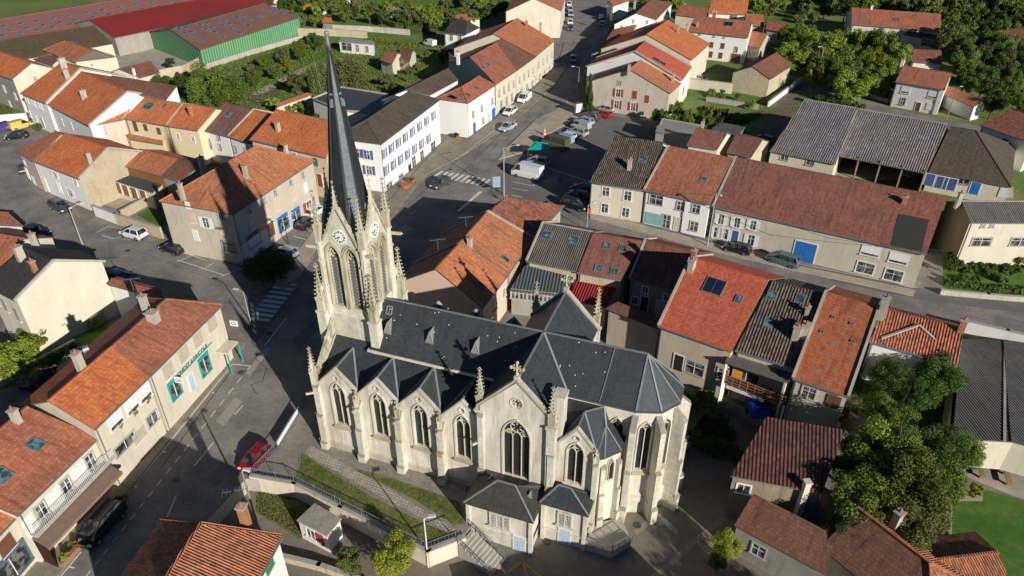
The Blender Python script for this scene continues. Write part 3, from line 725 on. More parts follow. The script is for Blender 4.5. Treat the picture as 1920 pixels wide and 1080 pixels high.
def text_on(parent,txt,pos,n,size,mat,up=Vector((0,0,1)),name='lettering',ext=.02):
    cu=bpy.data.curves.new('lettering','FONT'); cu.body=txt; cu.size=size; cu.extrude=ext; cu.align_x='CENTER'; cu.align_y='CENTER'
    t=bpy.data.objects.new('tmp',cu); COL.objects.link(t)
    dg=bpy.context.evaluated_depsgraph_get(); me=bpy.data.meshes.new_from_object(t.evaluated_get(dg)); bpy.data.objects.remove(t)
    me.materials.clear(); me.materials.append(mat)
    o=bpy.data.objects.new(name,me); COL.objects.link(o)
    x=up.cross(n).normalized()
    M=Matrix((x,up,n)).transposed().to_4x4()
    o.parent=parent; o.matrix_local=Matrix.Translation(Vector(pos)-ORG.get(parent.name,Vector()))@M
    return o
# ------------------------------------------------------------------ buildings
G1='row houses along the upper left street'
# -- far left sheds
house('long_shed','long shed with faded pink sheet roof dotted with roof lights, by the field',(-120,104),(560,-22),(-90,56),(520,-52),4.6,9,'pink','cream','shed',gut=False,
  sky=[(6+i*31+(j%2)*12,66-i*5.1-j*8.5,1.1,1.5) for i in range(14) for j in range(3)],k=.6)
house('red_metal_hall','long hall with bright red metal roof behind the green hall',(215,71),(520,8),(175,39),(430,-14),4.8,13,'redmet','greyd','hall',gut=False)
_r,_p,_h=house('green_hall','big farm hall with green metal cladding and dusty red roof with roof lights',(375,94),(562,33),(292,53),(522,9),4.6,11,'pinkg','green','hall',gut=False,gw='green',
  sky=[(x/4,y/4,1.1,1.6) for x,y in ((1335,212),(1392,205),(1375,245),(1430,235),(1445,270),(1495,183),(1545,173),(1540,215),(1587,203),(1605,238),(1505,307),(1625,158),(1675,150),(1665,187),(1717,178),(1735,210),(1665,277),(1790,245),(1775,130),(1825,120),(1817,158),(1865,147),(1860,187),(1985,75),(2060,60),(2045,90),(2130,75),(2110,100),(1955,125))])
house('old_barn','large barn with mossy brown roof edged in yellow lichen, behind the orange roofs at left',(-60,130),(212,82),(-70,88),(175,48),4.2,24,'mossb','cream','barn',gut=False)
house('hipped_house','small detached house with orange tiled roof in front of the mossy barn',(80,94),(140,116),(122,77),(176,95),5.2,26,'orange','cream',hipA=1)
flatb('cream_annex','cream windowless annex beside the orange hipped house',[(166,100),(178,94),(212,103),(214,110),(170,122)],4.2,'grey','cream')
house('lean_shed','low brown tiled shed with one chimney behind the row houses',(262,146),(300,136),(220,129),(284,115),3.0,20,'brown','cream','shed',chim=[(252,140,1.4,(.5,.5),PVC)])
house('white_lean_building','small building with white gable wall tucked behind the long orange roofs',(62,111),(98,122),(90,104),(112,110),4.6,14,'brown','white')
# -- upper left street row
house('row_house','grey fronted house with orange roof and cream gable at the far left edge',(-60,119),(22,149),(-25,88),(55,119),7.2,27,'bright','greyd',gw='cream',group=G1,
  wins=[('f',8,166,1,1.6,'c','white'),('f',29,180,1,1.6,'c','white'),('f',19,195,1,1.6,'c','white'),('r',66,147,.5,.6,'n')])
house('row_house','white fronted row house with orange roof and a cluster of chimneys on its ridge',(38,175),(85,194),(114,117),(153,128),6.6,24,'bright','bwhite',group=G1,par='r',
  wins=[('f',50,186,.9,1.5,'w'),('f',63,192,.9,1.5,'w'),('f',76,198,.9,1.5,'w'),('f',56,213,1,1.6,'c','white'),('f',68,222,1,1.6,'c','white'),('f',80,229,1,2,'d','grey')],chim=[(121,130,2.2,(.6,1.2),None,2),(127,148,1.8,(.5,.9))])
house('row_house','wide row house with weathered orange roof, mid slope chimney and ivy on its front',(86,194),(166,236),(154,124),(222,176),6.3,24,'bright','bwhite',group=G1,par='r',
  wins=[('f',116,227,.9,1.5,'c','white'),('f',134,235,.9,1.5,'c','white')],chim=[(158,184,1.5,(.6,1.0))])
house('row_house','narrow row house with plain orange roof between the ivy clad house and the yellow house',(167,237),(232,224),(222,177),(268,184),6.0,24,'bright','grey',group=G1,par='r',
  wins=[('f',190,246,1.3,1.3,'n')])
house('back_house','bright white windowless house wall rising behind the row of orange roofs',(190,166),(312,187),(212,141),(330,162),9.0,26,'brown','bwhite',mono=True)
house('row_house','yellow fronted row house with orange roof, brown shutters and two roof windows',(232,222),(311,236),(268,184),(345,194),6.2,24,'bright','yellow',group=G1,par='r',
  wins=[('f',254,237,1,1.9,'c','brown'),('f',273,239,.9,1.3,'c','brown'),('f',298,246,.9,1.3,'c','brown'),('f',263,263,1.2,2,'d','grey'),('f',290,270,2,2,'w')],sky=[(278,199,1.9,1.5),(309,198,.5,1.1)])
house('row_house','yellow fronted row house with orange roof and a leaning chimney, crossed by the spire shadow',(311,236),(370,245),(345,194),(403,205),6.2,24,'bright','yellow',group=G1,
  wins=[('f',334,256,.6,1.1,'w'),('f',362,261,.6,1.1,'w')],chim=[(359,217,1.5,(.5,.6),BRICKM)])
house('row_house','white fronted row house with dusty brown roof and one teal roof window',(370,242),(427,256),(421,193),(474,206),5.6,24,'pinkb','bwhite',group=G1,par='r',
  wins=[('f',392,265,.7,1,'n'),('f',410,257,.7,1,'n'),('f',413,276,.7,1,'n'),('f',394,272,.8,1.2,'n')],sky=[(426,215,1.3,1.1)])
house('row_house','white fronted row house with orange roof half shaded by its taller neighbour',(427,256),(470,270),(475,207),(512,216),5.6,24,'bright','bwhite',group=G1,
  wins=[('f',442,280,.7,1.1,'n'),('f',461,284,.7,1.1,'n')])
house('row_house','tall pink fronted house with large bright orange roof and green shutters beside the church spire',(468,262),(612,296),(505,211),(640,224),7.4,24,'bright','peach',group=G1,
  wins=[('f',592,304,.9,1.4,'c','green'),('f',600,338,1,2.2,'d','red'),('f',552,293,.8,1.2,'w')],chim=[(522,246,1.4,(.6,.6)),(538,290,1.6,(.4,.5))])
house('canopy_roof','rusty tiled lean-to canopy over the yard of the yellow house',(245,262),(306,272),(233,246),(300,262),2.8,12,'orange','yellow','canopy',mono=True,gut=False,par='')
# -- curved corner block at left
house('corner_house','pale pink fronted end house with brown roof on the street bend',(31,283),(61,303),(100,247),(119,251),5.6,25,'redb','pinkw',wins=[('f',47,305,.7,1,'n'),('f',52,325,.8,2,'d','white'),('f',64,338,1,1.6,'n')])
house('corner_house','white fronted house with bright orange roof and a bare cream rubble gable',(61,302),(148,336),(119,251),(206,277),5.5,25,'bright','bwhite',gw='stone',par='r',
  wins=[('f',103,328,.9,1,'s','white'),('f',141,341,.9,1,'w'),('f',131,361,1.1,1.2,'s','white'),('f',112,352,.8,1.9,'d','white'),('f',84,345,1.4,2.4,'g','cream')],chim=[(170,306,1.6,(.4,.6))])
house('courtyard_barn','wood clad courtyard barn with orange tiled roof beside the rubble gable',(226,309),(302,330),(262,280),(333,299),4.6,20,'orange','wood','barn',par='')
house('courtyard_barn','brown tiled courtyard barn with grey chimney, next to the wood clad one',(302,330),(337,341),(333,298),(380,308),4.6,20,'brown','greyd','barn',chim=[(381,318,2.0,(.6,.8))])
_r,_P,_ro=flatb('garage','double garage with slate grey flat roof and four brown wooden doors',[(209,338),(230,325),(307,344),(286,362)],2.9,'bgrey','cream','garage',
  wins=[(0,222,352,1.4,1.9,'g','wood'),(0,236,357,1.4,1.9,'g','wood'),(0,252,362,1.4,1.9,'g','wood'),(0,269,367,1.4,1.9,'g','wood')])
_r,_p,_h=house('shop_house','three storey hipped roof building with a bakery and a blue framed pharmacy on the corner',(437,403),(590,302),(415,309),(482,275),7.9,30,'orange','grey','shop building',hipA=1,hipB=1,
  wins=[('l',352,384,.8,1,'c','white'),('l',360,408,1,1.5,'c','pink'),('l',386,417,1,1.5,'s','white'),('l',414,404,.8,1,'n'),('l',418,428,1,1.6,'c','pink'),('l',367,440,1,1.6,'c','white'),('l',430,463,2.2,1.5,'n'),
  ('f',467,393,.6,.9,'n'),('f',495,375,.6,.9,'n'),('f',516,361,.6,.9,'n'),('f',545,341,.6,.9,'n'),('f',568,328,.6,.9,'n'),('f',471,421,1,1.5,'c','pink'),('f',501,399,1,1.5,'c','pink'),('f',522,384,1,1.6,'c','pink'),('f',550,366,1,1.5,'c','pink'),('f',573,351,.9,1.5,'c','white'),
  ('f',476,450,2.6,1.7,'n'),('f',508,430,1.5,2.2,'d','brown'),('f',531,419,2.2,1.9,'shop','bblue'),('f',555,405,1.8,1.7,'shop','bblue'),('f',580,387,1.4,2,'s','red')],
  chim=[(462,333,1.7,(.5,.5)),(341,362,1.3,(.4,.5))])
_o,_n=_p['f']; _e=_h['e']
for nm,z0_,z1_,s0,s1,mt in(('shop_front',0,3.1,0,5.6,'bwhite'),):
    P0=hit(457,495,_o,_n)
    m=MB(); a_=Vector((_o.x,_o.y,0))+_n*.03
    m.slab([a_+_e*0+Vector((0,0,3.0)),a_+_e*6.2+Vector((0,0,3.0)),a_+_e*6.2+_n*.03+Vector((0,0,3.0)),a_+_n*.03+Vector((0,0,3.0))],3.0); m.build('shop_front',WA[mt],_r)
HB=hit(474,437,_o,_n); text_on(_r,'Boulangerie',HB+_n*.12,_n,.55,DARK)
HB=hit(530,404,_o,_n); text_on(_r,'PHARMACIE',hit(541,403,_o,_n)+_n*.16,_n,.3,WHITE)
# -- lower left group
house('cream_house','cream rendered house with anthracite roof, blank gable facing the garden',(-33,534),(27,565),(47,463),(99,490),7.4,27,'anth','cream',
  wins=[('f',9,572,.8,1.6,'c','grey'),('f',32,590,.8,1.6,'c','grey'),('f',-8,560,.8,1.6,'c','grey')],chim=[(41,486,1.6,(.6,.8)),(66,508,1.2,(.5,.5),BRICKM)],gut=False,par='r')
house('red_roof_house','red tiled house with a cowled chimney at the left edge, above the anthracite roof',(-60,500),(8,512),(-50,440),(56,441),6.2,27,'redb','cream',chim=[(67,461,1.6,(.5,.6))])
house('corner_bungalow','cream house with brown roof cut off by the left frame edge near the shadowed street',(-60,420),(44,424),(-70,395),(14,400),4.6,22,'weath','cream')
house('rear_wing','narrow white wing with orange roof and tall aerial behind the bank',(201,534),(306,562),(212,521),(300,549),5.2,18,'weath','white','wing',gut=False)
_r,_p,_h=house('bank_building','cream bank building on the street corner with brown red roof and teal framed ground floor',(281,706),(417,571),(214,652),(308,561),7.3,24,'redb','cream','bank',hipB=1,k=1.25,
  wins=[('f',397,608,1.5,1.5,'c','beige'),('f',371,637,1.5,1.5,'c','beige'),('f',344,664,1.5,1.5,'c','beige'),('f',315,695,1.5,1.5,'c','beige'),('f',328,730,1.4,1.7,'shop','teal'),('f',384,685,1.5,1.9,'shop','teal'),('f',359,716,.8,2,'d','lblue')],
  chim=[(289,601,1.0,(.9,.9)),(274,580,1.6,(.6,.6))])
_o,_n=_p['f']; text_on(_r,'CREDIT AGRICOLE',hit(359,676,_o,_n)+_n*.14,_n,.62,plain((.02,.22,.27),.5))
P0=hit(359,680,_o,_n); m=MB(); m.bar(P0-_h['e']*3.6+_n*.1,P0+_h['e']*3.6+_n*.1,.08,.06); m.build('sign_rail',plain((.02,.3,.3)),_r)
for px,py in((326,711),(430,605)):
    P0=hit(px,py,_o,_n); sg=MB(); sg.box(tuple(P0+_n*.55),(.9,.14,.7),math.atan2(_n.y,_n.x)); q=sg.build('sign_box',WHITE,_r); text_on(_r,'CA',P0+_n*.55-_h['e']*.09,-_h['e'],.5,plain((.02,.28,.2)))
# entrance canopy
P0=hit(418,640,_o,_n); P0.z=0; m=MB(); e_=_h['e']
c_=[P0-e_*1.6,P0+e_*.6,P0+e_*.6+_n*1.4,P0-e_*1.6+_n*1.4]; m.slab([q+Vector((0,0,2.9)) for q in (c_[0],c_[3],c_[2],c_[1])],.18); m.build('entrance_canopy',WA['cream'],_r)
for q in (c_[2],c_[3]): m=MB(); m.bar(q,q+Vector((0,0,2.7)),.12,.12); m.build('canopy_post',plain(CC['teal']),_r)
_r,_p,_h=house('flower_box_house','cream house with orange roof and three window boxes of yellow green plants',(177,806),(280,706),(87,752),(213,652),7.3,24,'bright','cream',par='',k=1.1,
  wins=[('f',216,787,1.5,1.4,'r','white'),('f',247,759,1.4,1.4,'r','white'),('f',271,737,1.4,1.4,'r','white'),('f',261,816,1.7,1.2,'c','beige'),('f',285,785,1.4,1.1,'n'),('f',234,832,2.6,.9,'n')],chim=[(152,688,1.5,(.7,.5))],gw='grey')
house('awning_house','cream cafe house with brown red roof and two grey roof windows above the brown awning',(32,968),(185,820),(-106,905),(42,761),5.9,26,'redb','cream','cafe house',gw='cream',
  wins=[('f',56,984,1.1,1.9,'c','white'),('f',78,958,.9,1.5,'n'),('f',103,932,1.5,1.7,'c','white'),('f',124,912,.9,1.5,'n'),('f',148,885,1.5,1.7,'c','white'),('f',170,866,.9,1.7,'n')],sky=[(66,834,.95,1.1),(3,892,1.1,1.2)],chim=[(33,790,1.2,(.5,.6))])
house('street_house','cream house with orange roof and a slate blue shop front in the bottom left corner',(-40,1045),(28,972),(-95,985),(-20,918),5.4,26,'orange','cream','shop building',
  wins=[('f',11,1022,1.4,1.4,'c','brown'),('f',24,1062,3.0,2.0,'shop','bsign')])
house('tiled_house','house with ribbed orange roman tiles and white wall in the bottom foreground',(470,1118),(529,1005),(302,1100),(377,982),5.4,27,'ribor','bwhite',hipB=1,z0=LOW,th=.2,
  wins=[('f',504,1058,1.2,1.4,'c','green')],chim=[(459,972,1.3,(.55,.6),BRICKM)])
# -- block between square and church
GC='terraced houses between the church and the market square'
house('terrace_house','end terrace with orange roof and half hipped gable beside the church tower',(905,578),(955,512),(818,505),(862,456),5.4,31,'orange','peach',group=GC,par='r',sky=[(902,537,.8,.9)],wins=[('f',928,573,.9,1.2,'w'),('f',945,548,.9,1.2,'w')])
house('terrace_house','terrace house with clean orange roof and one small roof window facing the church',(955,511),(1001,447),(863,455),(915,397),5.6,31,'orange','stone',group=GC,par='r',sky=[(948,486,.6,.9)],chim=[(881,462,1.1,(.5,.5))])
house('terrace_house','end terrace house with ribbed orange roof against the market square',(1002,446),(1057,386),(916,397),(952,371),5.6,31,'ribred','stone',group=GC,par='',sky=[(995,420,.6,.9)])
house('terrace_house','house with grey corrugated roof and two big roof panels above a glazed lean-to',(987,490),(1081,509),(1019,417),(1110,436),5.6,25,'corr','stone',group=GC,par='l',sky=[(1026,441,1.3,1.1),(1075,450,1.2,1.1)])
house('glass_lean_to','grey sheet lean-to with glazed front below the corrugated roof',(955,545),(1062,556),(988,491),(1080,509),3.6,16,'bgrey','greyd','lean-to',mono=True,gut=False,
  wins=[('f',966+i*15,551+i*1.5,1.0,1.2,'n') for i in range(6)])
house('terrace_house','house with red tiled roof and four roof windows behind the church',(1082,511),(1164,526),(1113,436),(1203,455),5.6,25,'red','stone',group=GC,par='',sky=[(1138,461,.8,.9),(1168,466,.8,.9),(1122,503,.8,.9),(1152,509,.8,.9)])
house('metal_roof_extension','low extension with ribbed crimson metal roof between the red tiled house and the church',(1065,562),(1136,577),(1083,512),(1163,526),3.4,14,'redmet','cream','extension',mono=True,gut=False)
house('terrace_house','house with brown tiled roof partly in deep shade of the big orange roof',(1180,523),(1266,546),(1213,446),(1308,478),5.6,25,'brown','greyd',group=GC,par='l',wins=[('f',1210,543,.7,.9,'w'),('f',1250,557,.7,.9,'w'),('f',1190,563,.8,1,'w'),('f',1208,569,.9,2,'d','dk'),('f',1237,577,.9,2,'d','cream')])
house('courtyard_annex','annex with small brown roof and tall blank beige wall right behind the transept',(1136,579),(1234,617),(1158,566),(1246,600),5.0,16,'brown','beige','annex',mono=True,gut=False)
_r,_p,_h=house('terrace_house','tall house with big plain vermilion roof and twin solar panels',(1234,612),(1371,660),(1292,486),(1443,522),6.4,25,'vermil','beige',group=GC,par='l',
  sky=[(1339,537,2.0,1.9,1),(1385,561,.6,.9)],chim=[(1296,505,1.2,(.6,1.0)),(1300,484,1.0,(.5,.5),BRICKM)],wins=[('f',1272,680,1,2,'d','dk'),('f',1302,690,2,1.6,'n'),('f',1355,700,1,1.2,'n')])
house('terrace_house','house with dark ribbed roof and several roof lights beside the vermilion roof',(1378,657),(1493,692),(1446,532),(1548,548),6.2,25,'ribgr','beige',group=GC,par='r',
  sky=[(1447,554,.8,1),(1441,605,.8,1),(1500,560,.8,1)],chim=[(1507,628,1.2,(.6,1.1)),(1512,590,.9,(.4,.5))],wins=[('f',1400,700,2.6,1.9,'n')])
PTS=[Vector(U(x,y,5.4)) for x,y in ((1360,679),(1477,717),(1493,690),(1378,655))]
_t=empty('flat_porch_roof',(PTS[0]+PTS[2])*.5-Vector((0,0,5.4)),'grey flat roof over a cluttered wooden balcony with an orange curtain','porch roof')
m=MB(); m.slab(PTS,.18); 
for i in range(4): a_=PTS[i]; b_=PTS[(i+1)%4]; m.bar(a_+Vector((0,0,.06)),b_+Vector((0,0,.06)),.16,.12,0)
m.build('roof_slab',RO['grey'],_t)
m=MB(); a_,b_=PTS[1],PTS[2]; m.bar(Vector((a_.x-.2,a_.y+.1,2.2)),Vector((b_.x-.2,b_.y,2.2)),.2,6.2); m.build('side_wall',WA['cream'],_t)
for a_ in (PTS[0],): m=MB(); m.bar(Vector((a_.x+.2,a_.y+.2,-.2)),Vector((a_.x+.2,a_.y+.2,5.2)),.2); m.build('pillar',WHITE,_t)
m=MB(); m.box(tuple(Vector(U(1428,672,5.5))+Vector((0,0,.25))),(.9,.6,.5),-.3); m.build('skylight_box',PVC,_t)
house('terrace_house','house with long lichen mottled orange roof and pale rubble rear wall',(1486,710),(1590,745),(1548,547),(1648,577),6.0,25,'lichen','stonew',group=GC,par='lr',
  wins=[('f',1516,736,1.2,1.3,'n'),('f',1562,753,1.3,1.5,'c','brown')],chim=[(1655,583,1.5,(.7,.5)),(1493,628,1,(.7,.7))],sky=[(1562,595,.2,.2),(1596,607,.2,.2),(1541,622,.2,.2),(1598,640,.2,.2)])
_r,_p,_h=house('gable_dormer_house','white house with ribbed orange roof and a wide pediment dormer above the garden trees',(1630,641),(1796,687),(1658,577),(1806,620),5.0,25,'ribred','bwhite',group=GC,
  chim=[(1801,620,1.3,(.6,.6),BRICKM)])
# pediment dormer on it
m=MB(); 
def pt(px,py,z): return Vector(U(px,py,z))
ap=pt(1722,611,6.6); l_=pt(1652,636,5.35); r_=pt(1777,660,5.35)
m.slab([l_,r_,ap],.12); m.build('dormer_roof',RO['ribred'],_r)
m=MB(); u_=Vector((0,0,.12))
for q in (l_,r_): m.bar(q+u_,ap+u_,.24,.16)
m.build('dormer_coping',PAR,_r)
m=MB(); m.face([l_-u_,Vector((l_.x,l_.y,0)),Vector((r_.x,r_.y,0)),r_-u_])
for q0,q1 in ((l_,l_+_h['n']*2.0),(r_,r_+_h['n']*2.0)): m.face([q0-u_,Vector((q0.x,q0.y,0)),Vector((q1.x,q1.y,0)),Vector((q1.x,q1.y,q0.z-.1))])
bk=ap+_h['n']*1.6; m.face([l_,ap,bk,l_+_h['n']*1.6]); m.face([ap,r_,r_+_h['n']*1.6,bk]); m.build('dormer_wall',WA['bwhite'],_r)
put_window(_r,l_.lerp(r_,.30)+Vector((0,0,-1.15))-_h['n']*.0,-_h['n'],1.3,1.4,'s','grey'); put_window(_r,l_.lerp(r_,.68)+Vector((0,0,-1.1)),-_h['n'],2.2,1.5,'c','white')
house('long_dark_shed','long low shed with dark corrugated roof at the right edge beyond the trees',(1786,822),(1803,636),(1895,832),(1874,636),3.2,10,'corrd','cream','shed',gut=False,k=.1,z0=0,par='')
house('pale_sheet_shed','shed with pale lichen grey sheet roof at the right frame edge',(1896,828),(1881,637),(2010,860),(1968,650),3.3,9,'corrl','cream','shed',gut=False)
# -- bottom right
_r,_p,_h=house('stone_barn','rubble stone barn with dark red ribbed roof and a tall chimney on its wall',(1370,893),(1541,926),(1437,787),(1583,802),3.7,24,'ribdk','stoneg','barn',z0=LOW,gut=False,mono=True,
  wins=[('f',1394,916,1.1,1.0,'w')])
_c=hit(1494,962,*_p['f'])-_p['f'][1]*-.25; m=MB(); m.box((_c.x,_c.y,1.9),(.5,.5,5.6),.1); m.box((_c.x,_c.y,4.75),(.62,.62,.12),.1); m.build('wall_chimney',WA['cream'],_r)
house('barn_annex','low annex with dark brown roof leaning on the stone barn',(1377,985),(1552,1080),(1407,934),(1570,995),1.9,14,'brown','greyd','annex',z0=LOW,mono=True,gut=False,wins=[('f',1422,1032,1.1,1.2,'n')])
house('bottom_right_house','house with dark left slope and hipped ribbed roof in the bottom right corner',(1700,1150),(1900,1120),(1744,1056),(1642,976),4.4,26,'ribor','greyd',z0=LOW,gut=False) if False else None
house('bottom_right_wing','wing with channelled orange tiles and broken pale tiles below the lawn',(1745,1130),(1900,1110),(1744,1056),(1868,1032),2.0,20,'ribor','greyd','wing',z0=LOW,gut=False)
# -- right of the square
GS='houses on the north side of the side street'
_r,_p,_h=house('street_house','cream two storey house with grey ribbed roof beside the market square',(1105,341),(1207,357),(1148,262),(1248,262),5.5,25,'ribgr','cream',group=GS,par='',
  wins=[('f',1136,359,1.1,1.5,'w'),('f',1177,367,1.1,1.5,'w'),('f',1134,390,1.1,1.5,'w'),('f',1173,398,1.1,1.5,'w')],chim=[(1180,317,1.5,(.6,.6),None,2)],sky=[(1205,299,1.2,1.2)])
house('street_house','white two storey house with teal shop window and square grey framed windows',(1207,357),(1331,384),(1252,275),(1374,297),5.5,25,'redb','bwhite',group=GS,par='l',
  wins=[('f',1230,374,2.0,1.5,'n'),('f',1276,386,1.1,1.3,'n'),('f',1305,391,1.1,1.3,'n'),('f',1227,411,2.9,1.9,'c','glassy'),('f',1249,415,1.2,2.1,'n'),('f',1271,420,1,2.1,'d','cream'),('f',1301,424,1.1,1.4,'n')],sky=[(1319,337,.8,.8)])
_r,_p,_h=house('long_farmhouse','long grey rendered farmhouse with brown red tiled roof, white shutters and a blue cart door',(1336,388),(1737,478),(1377,298),(1775,368),5.2,25,'red','grey','farmhouse',group=GS,par='l',gw='cream',
  wins=[('f',1352,411,.8,1.5,'s','white'),('f',1382,417,.8,1.5,'s','white'),('f',1412,422,.8,1.4,'s','white'),('f',1344,436,.9,1.7,'s','white'),('f',1359,438,.9,1.7,'s','white'),('f',1377,445,1,2.2,'d','blue'),('f',1408,450,.9,1.7,'s','white'),
  ('f',1508,474,2.8,3.2,'g','bblue'),('f',1632,471,2.1,1.3,'r','white'),('f',1685,485,2.1,1.3,'r','white'),('f',1622,502,2.1,1.6,'w'),('f',1675,516,2.1,1.6,'w')],
  chim=[(1695,381,.9,(.6,.6),BRICKM)],sky=[])
# dark bituminous patch on its roof
P=[hit(x,y,_h['a']+_h['up'],_h['rn'])+_h['rn']*.03 for x,y in((1670,460),(1727,472),(1742,412),(1684,401))]; m=MB(); m.slab([P[0],P[1],P[2],P[3]],.02); m.build('roof_patch',plain((.03,.032,.028),.9),_h['ro'])
flatb('side_lean_to','small rounded grey lean-to on the cream gable of the long farmhouse',[(1760,415),(1775,398),(1788,420),(1782,428)],3.6,'corrl','cream','lean-to')
house('corrugated_barn','large open barn with mauve grey corrugated roof, closed cream end',(1443,284),(1566,309),(1508,187),(1607,203),4.4,20,'corrp','cream','barn',gut=False,
  wins=[('f',1471,295,1.2,.9,'n'),('f',1519,305,1.2,.9,'n')])
_r,_p,_h=house('open_barn','open fronted part of the big barn with mauve grey corrugated roof and concrete floor',(1569,292),(1734,325),(1607,203),(1777,235),4.4,20,'corrp','dkstone','barn',gut=False)
for o in [c for c in _r.children if c.name.startswith('wall')]:
    me=o.data; import bmesh
    b_=bmesh.new(); b_.from_mesh(me); b_.faces.ensure_lookup_table(); bmesh.ops.delete(b_,geom=[b_.faces[0]],context='FACES'); b_.to_mesh(me); b_.free()
for i in range(5):
    m=MB(); q=_p['f'][0].lerp(_h['b']+_h['n']*.3,i/4); m.bar((q.x,q.y,0),(q.x,q.y,4.8),.22,.22); m.build('post',WOODM,_r)
_r,_p,_h=house('blue_door_barn','brown tiled hipped barn with four bright blue doors',(1741,322),(1896,352),(1781,237),(1830,246),3.4,24,'mossg','cream','barn',hipB=1,gut=False,
  wins=[('f',1744,337,1.5,2.0,'d','blue'),('f',1764,342,1.8,2.0,'g','blue'),('f',1781,345,1.8,2.0,'g','blue'),('f',1807,340,1.5,.9,'n'),('f',1828,353,1.3,2,'d','bblue'),('f',1882,360,1,1.9,'d','white')])
house('pale_house','pale house with grey ribbed roof and dark gable above the topiary garden at right',(1820,418),(1990,419),(1803,378),(1990,378),6.6,26,'corrl','cream',gw='dkstone',
  wins=[('f',1840,453,2.6,1.2,'n'),('f',1913,453,2.6,1.2,'n'),('f',1843,423,.4,.5,'n'),('f',1860,423,.4,.5,'n')],chim=[(1797,378,1.2,(.5,.5))])
# small buildings behind the side street houses
house('back_roof_house','small house with red tiled roof tucked behind the cream and white street houses',(1287,272),(1345,281),(1305,240),(1364,250),5.2,24,'red','cream',group=GS,chim=[(1317,238,.9,(.5,.5))])
house('back_roof_house','beige rear house with mossy brown roof behind the long farmhouse',(1362,285),(1408,296),(1382,250),(1430,262),4.6,22,'pinkb','beige',group=GS,wins=[('l',1365,300,.8,1,'n')])
flatb('grey_outbuilding','grey sheet roofed outbuilding with a white tank beside it behind the street houses',[(1335,240),(1352,229),(1397,238),(1385,256)],4.0,'corrl','beige')
flatb('flat_roof_outbuilding','pale flat roofed outbuilding with green gutter behind the cream street house',[(1236,238),(1242,223),(1318,236),(1303,258)],3.6,'palegr','beige',parap=.15)
flatb('chimney_block','pale stone chimney block between two roofs behind the cream house',[(1229,246),(1233,235),(1247,237),(1245,250)],8.6,'palegr','cream','chimney block',z0=5)
# -- upper right
house('white_villa','white two storey villa with red brown roof at upper right',(1679,153),(1772,169),(1692,125),(1786,136),5.4,24,'redb','white','villa',
  wins=[('f',1698,169,1.6,1.3,'r','white'),('f',1749,178,1.6,1.3,'r','white'),('f',1693,190,.9,1.4,'n'),('f',1721,200,.9,1.8,'d','brown'),('f',1742,199,1.1,1.3,'c','white')],chim=[(1691,122,1.2,(.6,.6),WHITE)])
house('garage_wing','low wing with orange roof and brown garage door attached to the white villa',(1772,178),(1826,201),(1786,157),(1831,190),2.9,18,'orange','white','garage',wins=[('f',1768,209,2.0,1.6,'g','brown')],mono=True)
house('long_bungalow','long bungalow with plain orange brown roof among the trees at upper right',(1597,46),(1765,59),(1597,18),(1763,24),3.6,20,'redb','cream','bungalow',chim=[(1634,17,1,(.6,.6),WHITE)],sky=[(1680,37,1.4,1.2)])
flatb('carport','cream open carport with flat roof in front of the long bungalow',[(1690,65),(1705,57),(1772,68),(1768,79)],2.9,'anth','cream','carport',wins=[(0,1744,81,4.6,2.0,'n')])
house('small_red_outbuilding','small building with brick red roof behind the white villa',(1710,116),(1766,120),(1712,92),(1766,97),3.2,20,'red','white','outbuilding')
house('edge_bungalow','bungalow with orange brown roof and white shutters at the upper right frame edge',(1862,60),(1935,77),(1890,47),(1950,58),3.4,22,'redb','white','bungalow',wins=[('f',1893,73,1.2,1.6,'c','white'),('f',1912,80,1.2,1.6,'c','white')])
house('right_edge_house','white house with striped orange roof at the right frame edge',(1838,235),(1935,269),(1886,206),(1985,225),5.4,24,'ribred','bwhite',wins=[('f',1856,252,.8,1.2,'c','white'),('f',1883,268,1,1.4,'n')])
house('stone_cottage','rubble stone cottage with brown roof beside the lane',(1445,149),(1486,123),(1415,125),(1453,98),4.2,26,'brown','stone','cottage',gut=False,wins=[('f',1462,153,.8,1.6,'n')])
house('shuttered_house','white house with brown roof, closed brown shutters and a brown garage door',(1290,59),(1403,71),(1304,29),(1410,42),6.6,22,'redb','bwhite',
  wins=[('f',1334,84,1,1.4,'c','brown'),('f',1355,86,1,1.4,'c','brown'),('f',1333,102,.9,1.5,'c','brown'),('f',1351,104,1,1.5,'c','brown'),('f',1380,93,.8,1.3,'n'),('f',1379,109,2.4,2.2,'g','brown'),('f',1312,64,.4,.4,'n'),('f',1339,68,.4,.4,'n'),('f',1358,70,.4,.4,'n')],
  chim=[(1287,56,1.2,(.5,.6)),(1307,50,1.0,(.4,.5))],sky=[(1366,45,2.2,1.7,1)])
house('small_side_house','small beige house with orange roof joined to the shuttered house',(1401,85),(1425,90),(1410,56),(1433,66),3.6,20,'orange','beige',wins=[('f',1404,94,1,1.3,'n')])
GT='terraced houses on the right side of the main street'
_r,_p,_h=house('gable_house','grey rendered gable house with red shutters facing the market square',(1257,176),(1278,156),(1181,130),(1201,113),5.7,23,'orange','grey',group=GT,gut=False,gw='grey',
  wins=[('l',1162,155,.7,.8,'n'),('l',1159,174,1,1.6,'s','red'),('l',1190,178,1,1.7,'c','red'),('l',1213,186,.9,1.6,'c','red'),('l',1156,196,1,1.7,'s','red'),('l',1187,200,1,1.7,'s','red')],chim=[(1179,131,1.0,(.5,.5))])
